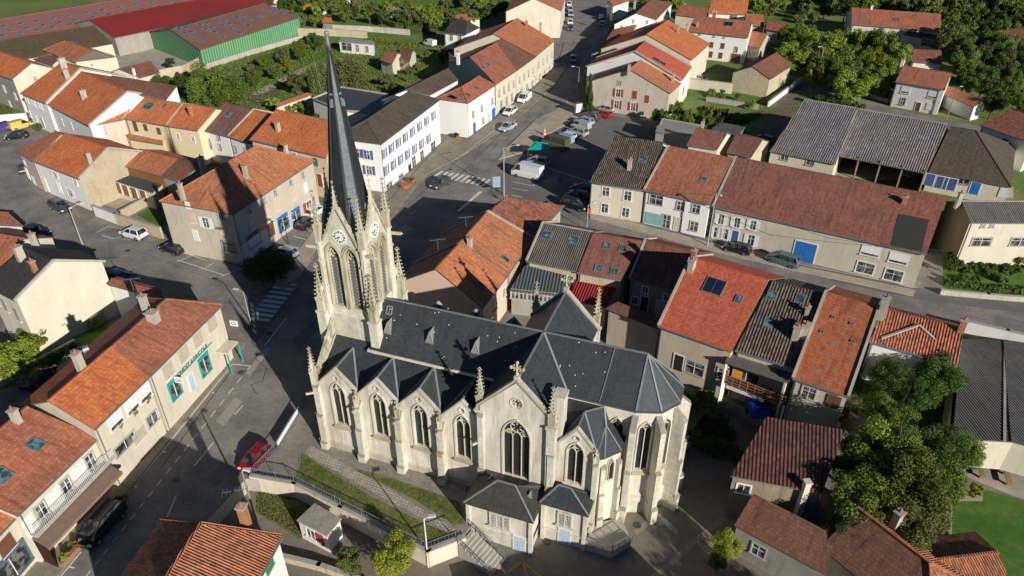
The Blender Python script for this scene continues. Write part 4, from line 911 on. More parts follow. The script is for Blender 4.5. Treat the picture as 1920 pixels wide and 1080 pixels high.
house('terraced_house','terraced house with pinkish red roof and a pair of solar panels',(1279,151),(1297,126),(1194,97),(1206,77),6.4,23,'vermil','white',group=GT,par='lr',gut=False,sky=[(1230,112,1.6,1.4,1),(1242,119,1.6,1.4,1)],chim=[(1262,146,1,(.5,.5))],wins=[('f',1281,170,.9,1.6,'c','red')])
house('terraced_house','terraced house with large clean orange roof and tall thin chimneys',(1297,113),(1332,82),(1223,66),(1243,37),7.0,22,'bright','cream',group=GT,gut=False,chim=[(1271,62,1.6,(.35,.4)),(1287,58,1.4,(.35,.4))],wins=[('f',1315,118,.8,1.2,'w')])
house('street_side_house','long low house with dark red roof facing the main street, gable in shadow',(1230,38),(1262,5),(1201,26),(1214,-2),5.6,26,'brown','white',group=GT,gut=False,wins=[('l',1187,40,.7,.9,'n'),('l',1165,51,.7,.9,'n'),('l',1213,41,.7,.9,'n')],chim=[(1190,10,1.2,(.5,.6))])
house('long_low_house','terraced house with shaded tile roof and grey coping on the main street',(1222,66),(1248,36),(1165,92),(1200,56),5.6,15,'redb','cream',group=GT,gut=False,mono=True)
house('north_house','long building with brown tile roof beyond the shuttered house',(1266,28),(1325,35),(1272,12),(1330,14),5.2,20,'redb','cream',gut=False)
house('orange_roof_house','house with bright orange roof and red door at the top edge',(1328,25),(1400,28),(1336,0),(1403,-4),4.4,20,'bright','white',wins=[('f',1339,28,1,2,'d','red'),('f',1375,31,2,1.5,'n')])
house('far_brown_house','small house with mottled orange roof right of the bright orange one',(1398,47),(1433,50),(1398,27),(1432,27),3.6,20,'orange','beige')
house('far_tile_house','far tiled house behind the trees on the top right with pale gable',(1436,55),(1470,60),(1440,38),(1472,46),3.6,20,'ribred','beige')
# -- left side of the main street
_r,_p,_h=house('hotel_building','long white three storey building with blue shutters and mossy hipped roof on the main street',(714,271),(826,186),(687,226),(767,171),8.4,27,'mossg','bwhite','hotel building',hipA=1,
  wins=[('f',720+i*13.2,288-i*10.2,.8,1.5,'s','blue') for i in range(8)]+[('f',724+i*13.2,319-i*9.8,.8,1.6,'s','blue') for i in range(7)]+[('l',674,287,1,1.5,'s','blue'),('l',688,290,1,1.5,'s','blue'),('l',692,319,1,1.5,'s','blue'),('f',730,350,2,1.4,'n'),('f',752,335,1.6,1.6,'n'),('f',768,318,1.2,2.1,'d','dk'),('f',776,303,1.6,2,'w'),('f',791,292,1.6,2,'w'),('f',812,275,2.2,2,'w')],k=1.0)
house('set_back_wing','white wing with mossy grey roof between the blue shuttered building and the corner house',(806,179),(860,150),(772,171),(830,127),7.6,24,'mossg','bwhite','wing',gut=False)
house('corner_hip_house','white house with red hipped roof, three roof windows and blue doors on the main street',(877,194),(930,159),(862,163),(902,143),6.9,24,'redb','bwhite',hipA=1,
  wins=[('f',887,214,.8,1.2,'n'),('f',903,203,.8,1.2,'n'),('f',923,189,.8,1.3,'n'),('f',889,240,1.2,2.2,'d','blue'),('f',906,226,.8,1.2,'n'),('f',916,222,1,2,'d','lblue'),('f',925,213,1.8,2.4,'g','bblue')],sky=[(857,180,.8,1),(877,178,.8,1),(894,166,.8,1)])
GM='cream houses along the left side of the main street'
house('street_row_house','cream street house with brown red patchy roof and two small roof windows',(930,159),(969,133),(884,108),(928,80),6.6,22,'redb','cream',group=GM,gut=False,sky=[(906,127,.8,.9),(916,121,.8,.9)],
  wins=[('f',936+i*9,175-i*6,.7,1.4,'n') for i in range(4)]+[('f',940+i*10,196-i*7,1,1.7,'n') for i in range(3)],chim=[(859,112,1.6,(.5,.6),WHITE)])
house('street_row_house','cream street house with plain brown roof in the middle of the row',(969,133),(1005,107),(926,84),(957,62),6.6,22,'brown','cream',group=GM,gut=False,wins=[('f',974+i*8.5,150-i*6,.7,1.3,'n') for i in range(4)]+[('f',978+i*10,172-i*7,1,1.7,'n') for i in range(3)])
house('street_row_house','cream street house with wide orange roof at the end of the row',(1005,106),(1041,76),(930,64),(966,34),6.8,22,'orange','cream',group=GM,gut=False,wins=[('f',1010+i*8,122-i*6.5,.7,1.3,'n') for i in range(4)]+[('f',1012+i*9,146-i*7,1,1.7,'n') for i in range(3)],chim=[(987,50,1.2,(.6,.6),BRICKM),(1013,58,1.6,(.4,.5))])
house('rear_annex','grey beige rear annex with lean roof behind the cream street houses',(853,112),(938,66),(840,98),(925,55),4.6,14,'pinkg','cream','annex',mono=True,gut=False)
house('big_gable_house','large cream gable wall with orange roof at the top of the main street',(1053,21),(1062,-10),(1000,-3),(1014,-30),7.4,24,'orange','cream',gut=False)
house('slate_hip_house','detached white house with dark slate hipped roof and blue shadowed porch',(832,62),(872,66),(850,38),(876,40),4.4,28,'anth','bwhite','villa',hipA=1,hipB=1,wins=[('f',846,70,.9,1.4,'n'),('f',862,71,.9,1.4,'n')])
house('low_red_annex','low annex with brown red roof beside the slate roofed villa',(850,40),(900,36),(852,25),(900,27),3.4,15,'redb','cream','annex',mono=True,gut=False)
flatb('white_garden_building','long white garden building with flat grey roof in the vegetable gardens',[(635,78),(640,70),(702,77),(700,84)],2.9,'palegr','white',wins=[(0,650,87,3,2,'n'),(0,670,90,.9,1.6,'n'),(0,688,92,.9,1.4,'n')],cat='garden building')
_r,_P,_ro=flatb('modern_flat_building','modern white building with dark flat roof and pale roof lights behind the spire',[(585,186),(640,164),(728,178),(700,213),(640,208)],5.0,'flatdk','bwhite',parap=.3,cat='building')
flatb('low_flat_wing','low flat dark roofed wing behind the blue shuttered building',[(700,200),(735,178),(790,150),(800,165),(740,195),(715,212)],4.0,'flatdk','bwhite',cat='wing')
house('garden_shed','low shed with long orange lean roof in the gardens behind the row houses',(520,201),(585,178),(514,196),(578,174),2.4,14,'bright','cream','shed',mono=True,gut=False)
house('garden_house','small garden house with red roof hidden between trees',(712,112),(735,120),(725,95),(750,99),3.0,24,'redb','cream','garden house')
house('garden_house','tiny garden house with mossy brown roof beside the red one between trees',(742,108),(768,116),(750,90),(778,94),3.0,24,'brown','cream','garden house')
house('small_orange_shed','small shed with an orange red roof at the scrap yard beyond the green hall',(604,42),(624,44),(608,33),(622,34),2.4,20,'bright','greyd','shed',gut=False)
house('small_white_hut','white hut with red edge in the far hedged garden',(722,22),(748,25),(724,13),(748,15),2.4,10,'palegr','white','hut',mono=True,gut=False)
house('far_roof_house','distant low house with red roof at the top edge of the main street',(1150,12),(1180,2),(1148,3),(1170,-8),4.6,20,'redb','white',gut=False)
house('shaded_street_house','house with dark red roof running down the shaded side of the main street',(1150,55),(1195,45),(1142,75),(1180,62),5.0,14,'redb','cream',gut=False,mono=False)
# lower wall hut
_r,_P,_ro=flatb('garden_hut','small white hut with pale flat roof and red window panels below the churchyard wall',[(556,975),(590,943),(640,972),(613,1005)],.75,'palegr','white','hut',z0=LOW,wins=[(0,583,1000,.9,1.1,'w'),(0,599,1009,1,1.2,'c','red')])
# house just outside the lower frame edge, whose shadow lies over the yard south of the sacristy
root=empty('neighbour_house',(16.9,20.8,LOW),'neighbouring house south of the yard, just outside the lower frame edge','house')
mb=MB(); FP=[(20.1,25.7),(22.4,20.0),(13.6,15.6),(11.4,22.0)]; mb.prism(FP,LOW-.2,6.2); mb.build('wall',WA['cream'],root)
mb=MB(); cz=Vector((15.2,21.0,6.2)); q=[Vector((x,y,6.2)) for x,y in FP]
r1_=(q[0]+q[1])/2; r2_=(q[2]+q[3])/2; r1_.z=r2_.z=7.5
mb.slab([q[0],q[3],r2_,r1_][::-1] if (q[3]-q[0]).cross(r2_-q[0]).z<0 else [q[0],q[3],r2_,r1_],.12); mb.slab([q[2],q[1],r1_,r2_] if (q[1]-q[2]).cross(r1_-q[2]).z>0 else [r2_,r1_,q[1],q[2]],.12); mb.build('roof',RO['orange'],root)
# ------------------------------------------------------------------ church (local frame: X towards the apse, Y away from the camera)
YC=47.3
church=empty('church',CW(-16,YC,0),'pale limestone gothic church with slate roofs, tall belfry spire and polygonal apse in the centre','church')
ASH=WA['ash']; CST=WA['chst']; CARV=WA['carv']; SL=RO['slate']; SLB=RO['slateb']
m_,nt_,b_,N_=newmat('leaded stained glass')
uv_=N_('ShaderNodeNewGeometry').outputs['Position']
nz=N_('ShaderNodeTexVoronoi',i_Vector=uv_,i_Scale=5.0,feature='F1').outputs['Color']
pn=noise(N_,uv_,1.1,2)
ba=mix(N_,ramp(N_,pn,[(.4,0),(.6,1)]),(.030,.020,.018),(.016,.024,.026))
cl=mix(N_,.5,ba,mix(N_,1,ba,nz,'MULTIPLY'))
ed=N_('ShaderNodeTexVoronoi',i_Vector=uv_,i_Scale=5.0,feature='DISTANCE_TO_EDGE').outputs['Distance']
cl=mix(N_,ramp(N_,ed,[(.0,.8),(.08,0)]),cl,(.05,.05,.05))
nt_.links.new(cl,b_.inputs['Base Color']); b_.inputs['Roughness'].default_value=.35
STG=m_
def arch(cx,z0,w,zs,n=7,rise=1.0):
    "pointed arch outline (u,z) counter-clockwise from lower left... lower right first"
    r=w*rise; p=[(cx-w/2,z0),(cx+w/2,z0)]
    # right arc: centre at left side offset so that it springs vertical
    c=cx+w/2-r; tmax=math.acos(max(-1,min(1,(cx-c)/r)))
    for i in range(n+1):
        t=tmax*i/n; p.append((c+r*math.cos(t),zs+r*math.sin(t)))
    c2=cx-w/2+r
    for i in range(n-1,-1,-1):
        t=tmax*i/n; p.append((c2-r*math.cos(t),zs+r*math.sin(t)))
    return p
def circ(cx,cz,r,n=12,ph=0): return [(cx+r*math.cos(2*math.pi*i/n+ph),cz+r*math.sin(2*math.pi*i/n+ph)) for i in range(n)]
def foil(cx,cz,r,k,ph=0.0,n=5):
    p=[]
    for j in range(k):
        a=2*math.pi*j/k+ph; c=(cx+r*.52*math.cos(a),cz+r*.52*math.sin(a))
        for i in range(n):
            t=a-math.pi*.62+math.pi*1.24*i/(n-1); p.append((c[0]+r*.46*math.cos(t),c[1]+r*.46*math.sin(t)))
    return p
class Wall:
    "vertical wall plane: o origin (world, z=0), u along, n outward"
    def __init__(s,o,u,n=None): s.o=Vector(o); s.u=Vector(u).normalized(); s.n=Vector(n) if n is not None else Vector((s.u.y,-s.u.x,0))
    def p(s,u,z,d=0): return s.o+s.u*u+Vector((0,0,z))+s.n*d
    def panel(s,mb,outer,holes=(),depth=.35,m=0,mr=1):
        mb.poly([s.p(u,z) for u,z in outer],m,[[s.p(u,z) for u,z in h] for h in holes])
        for h in holes:
            k=len(h)
            for i in range(k):
                a=h[i]; b=h[(i+1)%k]
                mb.face([s.p(*a),s.p(*a,-depth),s.p(*b,-depth),s.p(*b)],mr)
    def outline(s,mb,loop,w,t,d=0,closed=True,m=0):
        k=len(loop)
        for i in range(k if closed else k-1):
            a=loop[i]; b=loop[(i+1)%k]; mb.bar(s.p(*a,d),s.p(*b,d),t,w,m,up=s.n)
    def gwin(s,cx,z0,w,zs,lights=2,parent=None,depth=.32,rise=1.0,sill=True,nm='window'):
        A=arch(cx,z0,w,zs,rise=rise)
        f=MB(); s.outline(f,arch(cx,z0-.02,w+.14,zs,rise=rise)[1:]+[(cx-w/2-.07,z0)],.12,.13,.03,closed=False)
        fo=f.build(nm,ASH,parent)
        g=MB(); g.poly([s.p(u,z,-depth+.02) for u,z in A]); g.build('glass',STG,fo)
        t=MB(); d=-depth+.12
        top=max(z for u,z in A)
        lw=w/lights; zl=zs-.1
        for i in range(1,lights): t.bar(s.p(cx-w/2+lw*i,z0,d),s.p(cx-w/2+lw*i,zl+lw*.4,d),.065,.12,0,up=s.n)
        for i in range(lights):
            c=cx-w/2+lw*(i+.5); L_=arch(c,zl-.02,lw*.92,zl,n=5,rise=.95)[1:]
            s.outline(t,L_,.10,.055,d,closed=False)
        if lights>=2:
            r=w*.17 if lights==2 else w*.25; cz=zs+w*(.50 if lights==2 else .42)
            s.outline(t,circ(cx,cz,r),.10,.055,d); k=4 if lights==2 else 6
            for q in range(k):
                a=2*math.pi*q/k+math.pi/k; t.bar(s.p(cx+r*math.cos(a),cz+r*math.sin(a),d),s.p(cx+r*.45*math.cos(a),cz+r*.45*math.sin(a),d),.06,.08,0,up=s.n)
            for sg in(-1,1): t.bar(s.p(cx+sg*w*.5*.93,zs+.12*w,d),s.p(cx+sg*r*.9,cz-r*.4,d),.06,.09,0,up=s.n); 
            if lights==3:
                for sg in(-1,1): s.outline(t,circ(cx+sg*w*.30,zs+w*.17,w*.10,8),.08,.06,d)
        s.outline(t,A,.05,.04,d); t.build('tracery',ASH,fo)
        if sill:
            b=MB(); P=lambda u,z,dd:s.p(u,z,dd)
            b.hexa([P(cx-w/2-.2,z0-.55,0),P(cx+w/2+.2,z0-.55,0),P(cx+w/2+.2,z0-.55,-.1),P(cx-w/2-.2,z0-.55,-.1)][::-1] if False else [P(cx-w/2-.2,z0-.42,-.05),P(cx-w/2-.2,z0-.52,.12),P(cx+w/2+.2,z0-.52,.12),P(cx+w/2+.2,z0-.42,-.05)][::-1],
                   [P(cx-w/2-.2,z0-.02,-.05),P(cx-w/2-.2,z0-.24,.34),P(cx+w/2+.2,z0-.24,.34),P(cx+w/2+.2,z0-.02,-.05)][::-1]); b.build('sill',wmat('lichened stone',(.40,.36,.24),stain=.9,sc=(.5,.5,.4)),fo)
        return A
    def trefoil(s,cx,cz,r,k,parent,depth=.3,ph=math.pi/2):
        f=MB(); s.outline(f,circ(cx,cz,r*1.18),.08,.08,.02); o=f.build('oculus',ASH,parent); g=MB(); g.poly([s.p(u,z,-depth+.02) for u,z in circ(cx,cz,r*1.05)]); g.build('glass',STG,o)
        return foil(cx,cz,r,k,ph)
def pinnacle(base,w,h,name='pinnacle',parent=church,shaft=.35,rz=0,mat=None,seg=7,gab=True):
    """crocketed pinnacle: square shaft with gablets then a tapering spirelet with crockets and a finial; base = centre of its foot"""
    w*=.88; mb=MB(); b=Vector(base); z=b.z; hs=h*shaft
    mb.box((b.x,b.y,z+hs/2),(w,w,hs),rz)
    co,si=math.cos(rz),math.sin(rz)
    dirs=[(co,si),(-si,co),(-co,-si),(si,-co)]
    if gab:
        for dx,dy in dirs: # gablets
            tx,ty=-dy,dx; c=Vector((b.x+dx*w*.52,b.y+dy*w*.52,z+hs)); e=Vector((tx,ty,0))*w*.56
            tip=c+Vector((0,0,w*.95)); mb.face([c-e,c+e,tip]); ins=Vector((b.x,b.y,z+hs+w*.95)); mb.face([c+e,ins,tip]); mb.face([ins,c-e,tip])
            mb.bar(c-e,tip,.06); mb.bar(c+e,tip,.06); mb.ball(tip+Vector((0,0,.05)),w*.11,n=4)
    r0=w*.46; zt=z+h*.93; zb=z+hs
    co2,si2=math.cos(rz+math.pi/4),math.sin(rz+math.pi/4)
    ed=[(co2,si2),(-si2,co2),(-co2,-si2),(si2,-co2)]
    q=[Vector((b.x+x*r0*1.3,b.y+y*r0*1.3,zb)) for x,y in ed]; t=Vector((b.x,b.y,zt))
    for i in range(4): mb.face([q[i],q[(i+1)%4],t])
    for k in range(seg):
        f=(k+.6)/(seg+.4); rr=r0*1.3*(1-f)+w*.10; zz=zb+(zt-zb)*f; s=w*(.17-.05*f)
        for x,y in ed:
            c=Vector((b.x+x*(rr+s*.5),b.y+y*(rr+s*.5),zz)); mb.ball(c,s*1.1,n=4,sz=.8)
    mb.ball((b.x,b.y,zt-.02*h),w*.16,n=5); mb.box((b.x,b.y,zt+.03*h),(w*.62,w*.16,w*.16),rz); mb.box((b.x,b.y,zt+.03*h),(w*.16,w*.62,w*.16),rz); mb.ball((b.x,b.y,z+h),w*.12,n=5)
    return mb.build(name,mat or CARV,parent)
def butt(P,u,n,w,steps,name='buttress',z0=0,parent=church):
    """stepped buttress; steps=[(ztop,depth),...] from bottom up, each with sloped weathering"""
    P=Vector(P); u=Vector(u).normalized(); n=Vector(n).normalized(); mb=MB(); zb=z0
    for i,(zt,d) in enumerate(steps):
        dn=steps[i+1][1] if i+1<len(steps) else -.02
        sl=(d-dn)*.95
        q=lambda a,b,z:P+u*a+n*b+Vector((0,0,z-P.z))
        ww=w+ (.10 if i==0 else 0)
        B=[q(-ww/2,-.25,zb),q(-ww/2,d,zb),q(ww/2,d,zb),q(ww/2,-.25,zb)]
        T=[q(-ww/2,-.25,zt),q(-ww/2,d,zt-.02-sl*.0),q(ww/2,d,zt-.02),q(ww/2,-.25,zt)]
        T=[q(-ww/2,-.25,zt),q(-ww/2,d,zt),q(ww/2,d,zt),q(ww/2,-.25,zt)]
        mb.hexa(B[::-1] if (B[1]-B[0]).cross(B[2]-B[0]).z<0 else B,T[::-1] if (T[1]-T[0]).cross(T[2]-T[0]).z<0 else T)
        # weathering wedge
        S=[q(-ww/2-.03,dn,zt+sl),q(ww/2+.03,dn,zt+sl),q(ww/2+.03,d+.05,zt),q(-ww/2-.03,d+.05,zt)]
        mb.face(S[::-1],1); mb.face([q(-ww/2-.03,dn,zt),q(-ww/2-.03,d+.05,zt),S[0]],0); mb.face([S[1],q(ww/2+.03,d+.05,zt),q(ww/2+.03,dn,zt)],0)
        zb=zt
    return mb.build(name,[ASH,wmat('weathered stone slope',(.30,.285,.24),stain=.9)],parent)
def leadline(mb,a,b,w=.16): mb.bar(Vector(a)+Vector((0,0,.06)),Vector(b)+Vector((0,0,.06)),w,.07)
XD=CHX.copy(); YD=CHY.copy()
VX=[-33.7,-29.5,-25.4,-21.3,-17.3]
for side in(0,1):
    fy=lambda y:(y if side==0 else 2*YC-y)
    n=-YD if side==0 else YD
    W=Wall(CW(0,fy(40.8),0),XD,n)
    holes=[]; top=[]
    for i in range(4):
        xa,xb=VX[i],VX[i+1]; c=(xa+xb)/2; top+=[(xa,7.8),(c,10.0)]
    top.append((-17.3,7.8))
    if side==0:
        for i in range(4):
            c=(VX[i]+VX[i+1])/2
            holes.append(W.gwin(c,3.4,1.4,7.25,2,church,rise=1.0)); holes.append(W.trefoil(c,9.05,.24,3,church))
    outer=[(-33.7,-.3),(-17.3,-.3)]+top[::-1]
    mb=MB()
    if side==0: W.panel(mb,outer,holes)
    else: mb.poly([W.p(u,z) for u,z in outer][::-1])
    mb.build('aisle_wall',[CST,ASH],church)
    mb=MB() # plinth and coping
    q=lambda x,d,z:W.p(x,z,d)
    mb.hexa([q(-33.7,.0,-.2),q(-33.7,.14,-.2),q(-17.3,.14,-.2),q(-17.3,0,-.2)][::-1],[q(-33.7,.0,.95),q(-33.7,.14,.82),q(-17.3,.14,.82),q(-17.3,0,.95)][::-1])
    mb.build('plinth',wmat('damp stone plinth',(.46,.42,.34),stain=.8),church)
    mb=MB()
    for i in range(4):
        xa,xb=VX[i],VX[i+1]; c=(xa+xb)/2
        mb.bar(W.p(xa,7.88,-.12),W.p(c,10.12,-.12),.36,.14,up=W.n.cross(Vector((0,0,1)))); mb.bar(W.p(xb,7.88,-.12),W.p(c,10.12,-.12),.36,.14)
    mb.build('gable_coping',wmat('coping stone',(.42,.40,.34),stain=.8),church)
    # aisle roof
    mb=MB(); ld=MB()
    yv,yr=fy(40.9),fy(44.15); V=lambda x:CW(x,yv,7.85); Ap=lambda c:CW(c,yv,10.0); Bk=lambda c:CW(c,yr,10.05)
    cs=[(VX[i]+VX[i+1])/2 for i in range(4)]
    def F(*P):
        P=list(P)
        if (P[1]-P[0]).cross(P[2]-P[0]).z<0: P=P[::-1]
        mb.face(P)
    for i,c in enumerate(cs):
        F(Ap(c),Bk(c),V(VX[i])); F(Ap(c),Bk(c),V(VX[i+1]))
        leadline(ld,Ap(c),Bk(c)); leadline(ld,Bk(c),V(VX[i+1])); leadline(ld,Bk(c),V(VX[i]))
        if i<3: F(Bk(c),Bk(cs[i+1]),V(VX[i+1]))
    F(CW(-33.7,yr,10.05),Bk(cs[0]),V(-33.7)); F(Bk(cs[3]),CW(-17.3,yr,10.05),V(-17.3))
    # shoulder roof rising to the tower foot
    F(CW(-33.9,yr,10.05),CW(-29.4,yr,10.05),CW(-29.4,fy(44.95),10.75),CW(-33.9,fy(44.95),10.75))
    mb.build('aisle_roof',SL,church); ld.build('lead_flashing',LEAD,church)
    # buttresses between the bays with small gabled heads
    for i,x in enumerate(VX[:4]):
        if i==0: continue
        butt(W.p(x,0),XD,n,.62,[(.9,.95),(4.0,.78),(6.6,.62)])
        pinnacle(W.p(x,6.7,.34),.5,1.75,shaft=.42,seg=2)
        if side==0:
            g=MB(); g.bar(W.p(x,6.55,.6),W.p(x,6.6,1.15),.16,.2); g.build('gargoyle',CARV,church)
    butt(CW(-33.75,fy(40.9),0),XD,n,.6,[(.9,.75),(4.2,.6),(7.6,.42)])
    butt(CW(-33.75,fy(40.9),0),YD,-XD,.6,[(.9,.75),(4.2,.6),(7.6,.42)])
    pinnacle(CW(-33.85,fy(40.75),7.9),.62,4.1,shaft=.30)
    # west half gable with pierced parapet
    mb=MB(); mb.poly([CW(-33.75,fy(40.8),-.3),CW(-33.75,fy(45),-.3),CW(-33.75,fy(45),11.0),CW(-33.75,fy(40.8),7.8)][::-1 if side==0 else 1]); mb.build('west_wall',ASH,church)
    mb=MB(); a=CW(-33.8,fy(41.1),8.0); b=CW(-33.8,fy(44.9),11.6)
    mb.bar(a,b,.3,.16); mb.bar(a+Vector((0,0,.95)),b+Vector((0,0,.95)),.3,.16)
    for k in range(11):
        p=a.lerp(b,k/10); mb.bar(p,p+Vector((0,0,.95)),.16,.16)
    mb.build('balustrade',CARV,church)
# nave clerestory, roof
mb=MB()
for s in(-1,1):
    y=YC+s*3.15
    P=[CW(-29.8,y,7.6),CW(-17.2,y,7.6),CW(-17.2,y,10.55),CW(-29.8,y,10.55)]; mb.face(P if s<0 else P[::-1])
mb.build('clerestory_wall',ASH,church)
mb=MB(); 
for s in(-1,1):
    y=YC+s*3.35; mb.bar(CW(-29.9,y,10.42),CW(-17.5,y,10.42),.3,.26)
mb.build('gutter_stone',wmat('gutter limestone',(.60,.56,.46),stain=.4),church)
def roofq(P,nm='nave_roof',mt=SL,th=.1):
    mb=MB()
    for q in P:
        q=list(q)
        if (q[1]-q[0]).cross(q[2]-q[0]).z<0: q=q[::-1]
        mb.slab(q,th)
    return mb.build(nm,mt,church)
XT,HT=-14.25,3.3; ZE,ZR=10.6,14.0
K=CW(XT,YC,ZR)
nr=roofq([[CW(-29.7,YC-3.45,ZE-.1),CW(XT-HT,YC-3.45,ZE-.1),K,CW(-29.7,YC,ZR)],[CW(XT-HT,YC+3.45,ZE-.1),CW(-29.7,YC+3.45,ZE-.1),CW(-29.7,YC,ZR),K]])
YS,YN=40.3,2*YC-40.3
roofq([[CW(XT-HT,YS,ZE),CW(XT-HT,YC-3.3,ZE),K,CW(XT,YS,ZR)],[CW(XT+HT,YC-3.3,ZE),CW(XT+HT,YS,ZE),CW(XT,YS,ZR),K],[CW(XT-HT,YC+3.3,ZE),CW(XT-HT,YN,ZE),CW(XT,YN,ZR),K],[CW(XT+HT,YN,ZE),CW(XT+HT,YC+3.3,ZE),K,CW(XT,YN,ZR)]],'transept_roof')
AC=CW(-5.25,YC,ZR)
ap=[CW(-5.25+3.35*math.cos(R_(t)),YC+3.3*math.sin(R_(t)),ZE) for t in(-90,-54,-18,18,54,90)]
roofq([[CW(XT+HT,YC-3.3,ZE),ap[0],AC,K],[ap[5],CW(XT+HT,YC+3.3,ZE),K,AC]],'choir_roof')
m_s=rmat('apse slate',(.052,.064,.072),(.064,.076,.085),'slate',patch=.9,dark=(.035,.04,.047))
roofq([[ap[i],ap[i+1],AC] for i in range(5)],'apse_roof',m_s)
ld=MB()
for a,b in((K,CW(XT,YS,ZR)),(K,CW(XT,YN,ZR)),(K,CW(XT+HT,YC-3.3,ZE)),(K,CW(-29.7,YC,ZR)),(K,AC)): leadline(ld,a,b,.17)
for q in ap: leadline(ld,q,AC,.14)
leadline(ld,CW(-8.3,YC-3.3,ZE),CW(-8.0,YC,ZR),.05)
ld.build('lead_ridge',LEAD,church)
mb=MB()
for a,b in [(CW(XT+HT,YC-3.3,ZE),ap[0])]+[(ap[i],ap[i+1]) for i in range(5)]: mb.bar(a-Vector((0,0,.1)),b-Vector((0,0,.1)),.16,.14)
mb.build('choir_gutter',plain((.09,.095,.1),.5),church)
# transept walls
for s,yy in((-1,YS+.05),(1,YN-.05)):
    n=-YD if s<0 else YD; W=Wall(CW(0,yy,0),XD,n); mb=MB()
    outer=[(XT-HT+.08,-2),(XT+HT-.08,-2),(XT+HT-.08,ZE-.1),(XT,ZR+.1),(XT-HT+.08,ZE-.1)]
    if s<0:
        h=[W.gwin(XT,3.3,2.35,8.0,3,church,rise=.9),W.trefoil(XT,11.75,.46,6,church)]
        W.panel(mb,outer,h)
    else: mb.poly([W.p(u,z) for u,z in outer][::-1])
    mb.build('transept_gable',[CST,ASH],church)
    mb=MB(); 
    for sg in(-1,1): mb.bar(W.p(XT+sg*(HT+.1),ZE-.02,-.1),W.p(XT,ZR+.22,-.1),.46,.2)
    mb.build('gable_coping',wmat('coping stone',(.42,.40,.34)),church)
    mb=MB(); c=W.p(XT,ZR+.2,-.1); mb.box(tuple(c+Vector((0,0,.1))),(.4,.4,.5),math.atan2(XD.y,XD.x)); mb.bar(c,c+Vector((0,0,1.55)),.13,.13); mb.bar(c+Vector((0,0,1.05))-XD*.48,c+Vector((0,0,1.05))+XD*.48,.14,.14)
    for d in(Vector((0,0,1.6)),Vector((0,0,1.05))+XD*.5,Vector((0,0,1.05))-XD*.5,Vector((0,0,.5))): mb.ball(c+d,.16,n=6)
    for d in(.26,-.26): mb.ball(c+Vector((0,0,1.3))+XD*d*.9,.1,n=5); mb.ball(c+Vector((0,0,.82))+XD*d*.9,.1,n=5)
    mb.build('cross',CARV,church)
mb=MB()
for x,sg in((XT-HT+.08,-1),(XT+HT-.08,1)):
    P=[CW(x,YS+.05,-2),CW(x,YN-.05,-2),CW(x,YN-.05,ZE),CW(x,YS+.05,ZE)]; mb.face(P if sg>0 else P[::-1])
mb.build('transept_wall',ASH,church)
# transept corner shafts and pinnacles
for x,y,zz,h in((-17.55,40.75,10.0,4.2),(-11.25,40.4,10.3,4.0),(-17.3,54.6,10.0,4.2),(-11.3,54.9,10.0,4.6)):
    mb=MB(); c=CW(x,y,0); rz=math.atan2(XD.y,XD.x); mb.box((c.x,c.y,(zz-2)/2),(.72,.72,zz+2),rz); mb.box((c.x,c.y,zz-.1),(.9,.9,.22),rz); mb.build('corner_shaft',ASH,church)
    pinnacle(CW(x,y,zz),.66,h,shaft=.28,rz=rz)
mb=MB(); c=CW(-10.95,41.55,0); rz=math.atan2(XD.y,XD.x); mb.box((c.x,c.y,5.4),(.85,1.1,14.8),rz); mb.box((c.x,c.y,12.75),(1.0,1.25,.18),rz); mb.build('stair_shaft',CST,church)
butt(CW(-11.15,40.45,0),XD,-YD,.55,[(3.4,.75),(7.2,.5)],z0=-2)
butt(CW(-17.4,40.4,0),XD,-YD,.5,[(3.4,.4),(9.5,.28)],z0=-2)
g=MB(); g.bar(CW(-17.6,40.4,6.4),CW(-18.0,39.7,6.5),.16,.2); g.build('gargoyle',CARV,church)
g=MB(); g.bar(CW(-33.9,40.6,6.9),CW(-34.6,40.1,6.9),.16,.2); g.build('gargoyle',CARV,church)
# choir and apse walls with windows
ai=[CW(-5.25+3.1*math.cos(R_(t)),YC+3.05*math.sin(R_(t)),0) for t in(-90,-54,-18,18,54,90)]
pts=[CW(XT+HT-.1,YC-3.05,0)]+ai+[CW(XT+HT-.1,YC+3.05,0)]
mb=MB(); 
for i in range(len(pts)-1):
    a,b=pts[i],pts[i+1]; u=(b-a); L=u.length; W=Wall(a,u)
    outer=[(0,-2),(L,-2),(L,ZE-.15),(0,ZE-.15)]; h=[]
    if 1<=i<=5: h=[W.gwin(L/2,3.6,1.05,8.2,2,church,rise=1.05)]
    if i==0: h=[W.gwin(L-1.45,5.0,1.05,8.2,2,church,rise=1.05,sill=False)]
    W.panel(mb,outer,h)
    if 1<=i<=5:
        pl=MB(); q=lambda x,d,z:W.p(x,z,d)
        pl.hexa([q(0,0,-2),q(0,.2,-2),q(L,.2,-2),q(L,0,-2)][::-1],[q(0,0,.9),q(0,.2,.7),q(L,.2,.7),q(L,0,.9)][::-1]); pl.build('plinth',ASH,church)
mb.build('apse_wall',[wmat('apse render',(.64,.585,.49),stain=.35),ASH],church)
for i in range(1,7):
    p=pts[i]; c=CW(-5.25,YC,0); n=(p-c).normalized()
    if i==1: n=-YD
    if i==6: n=YD
    u=Vector((-n.y,n.x,0)); butt(p,u,n,.46,[(.1,1.55),(4.3,1.3),(8.9,1.05)],z0=-2)
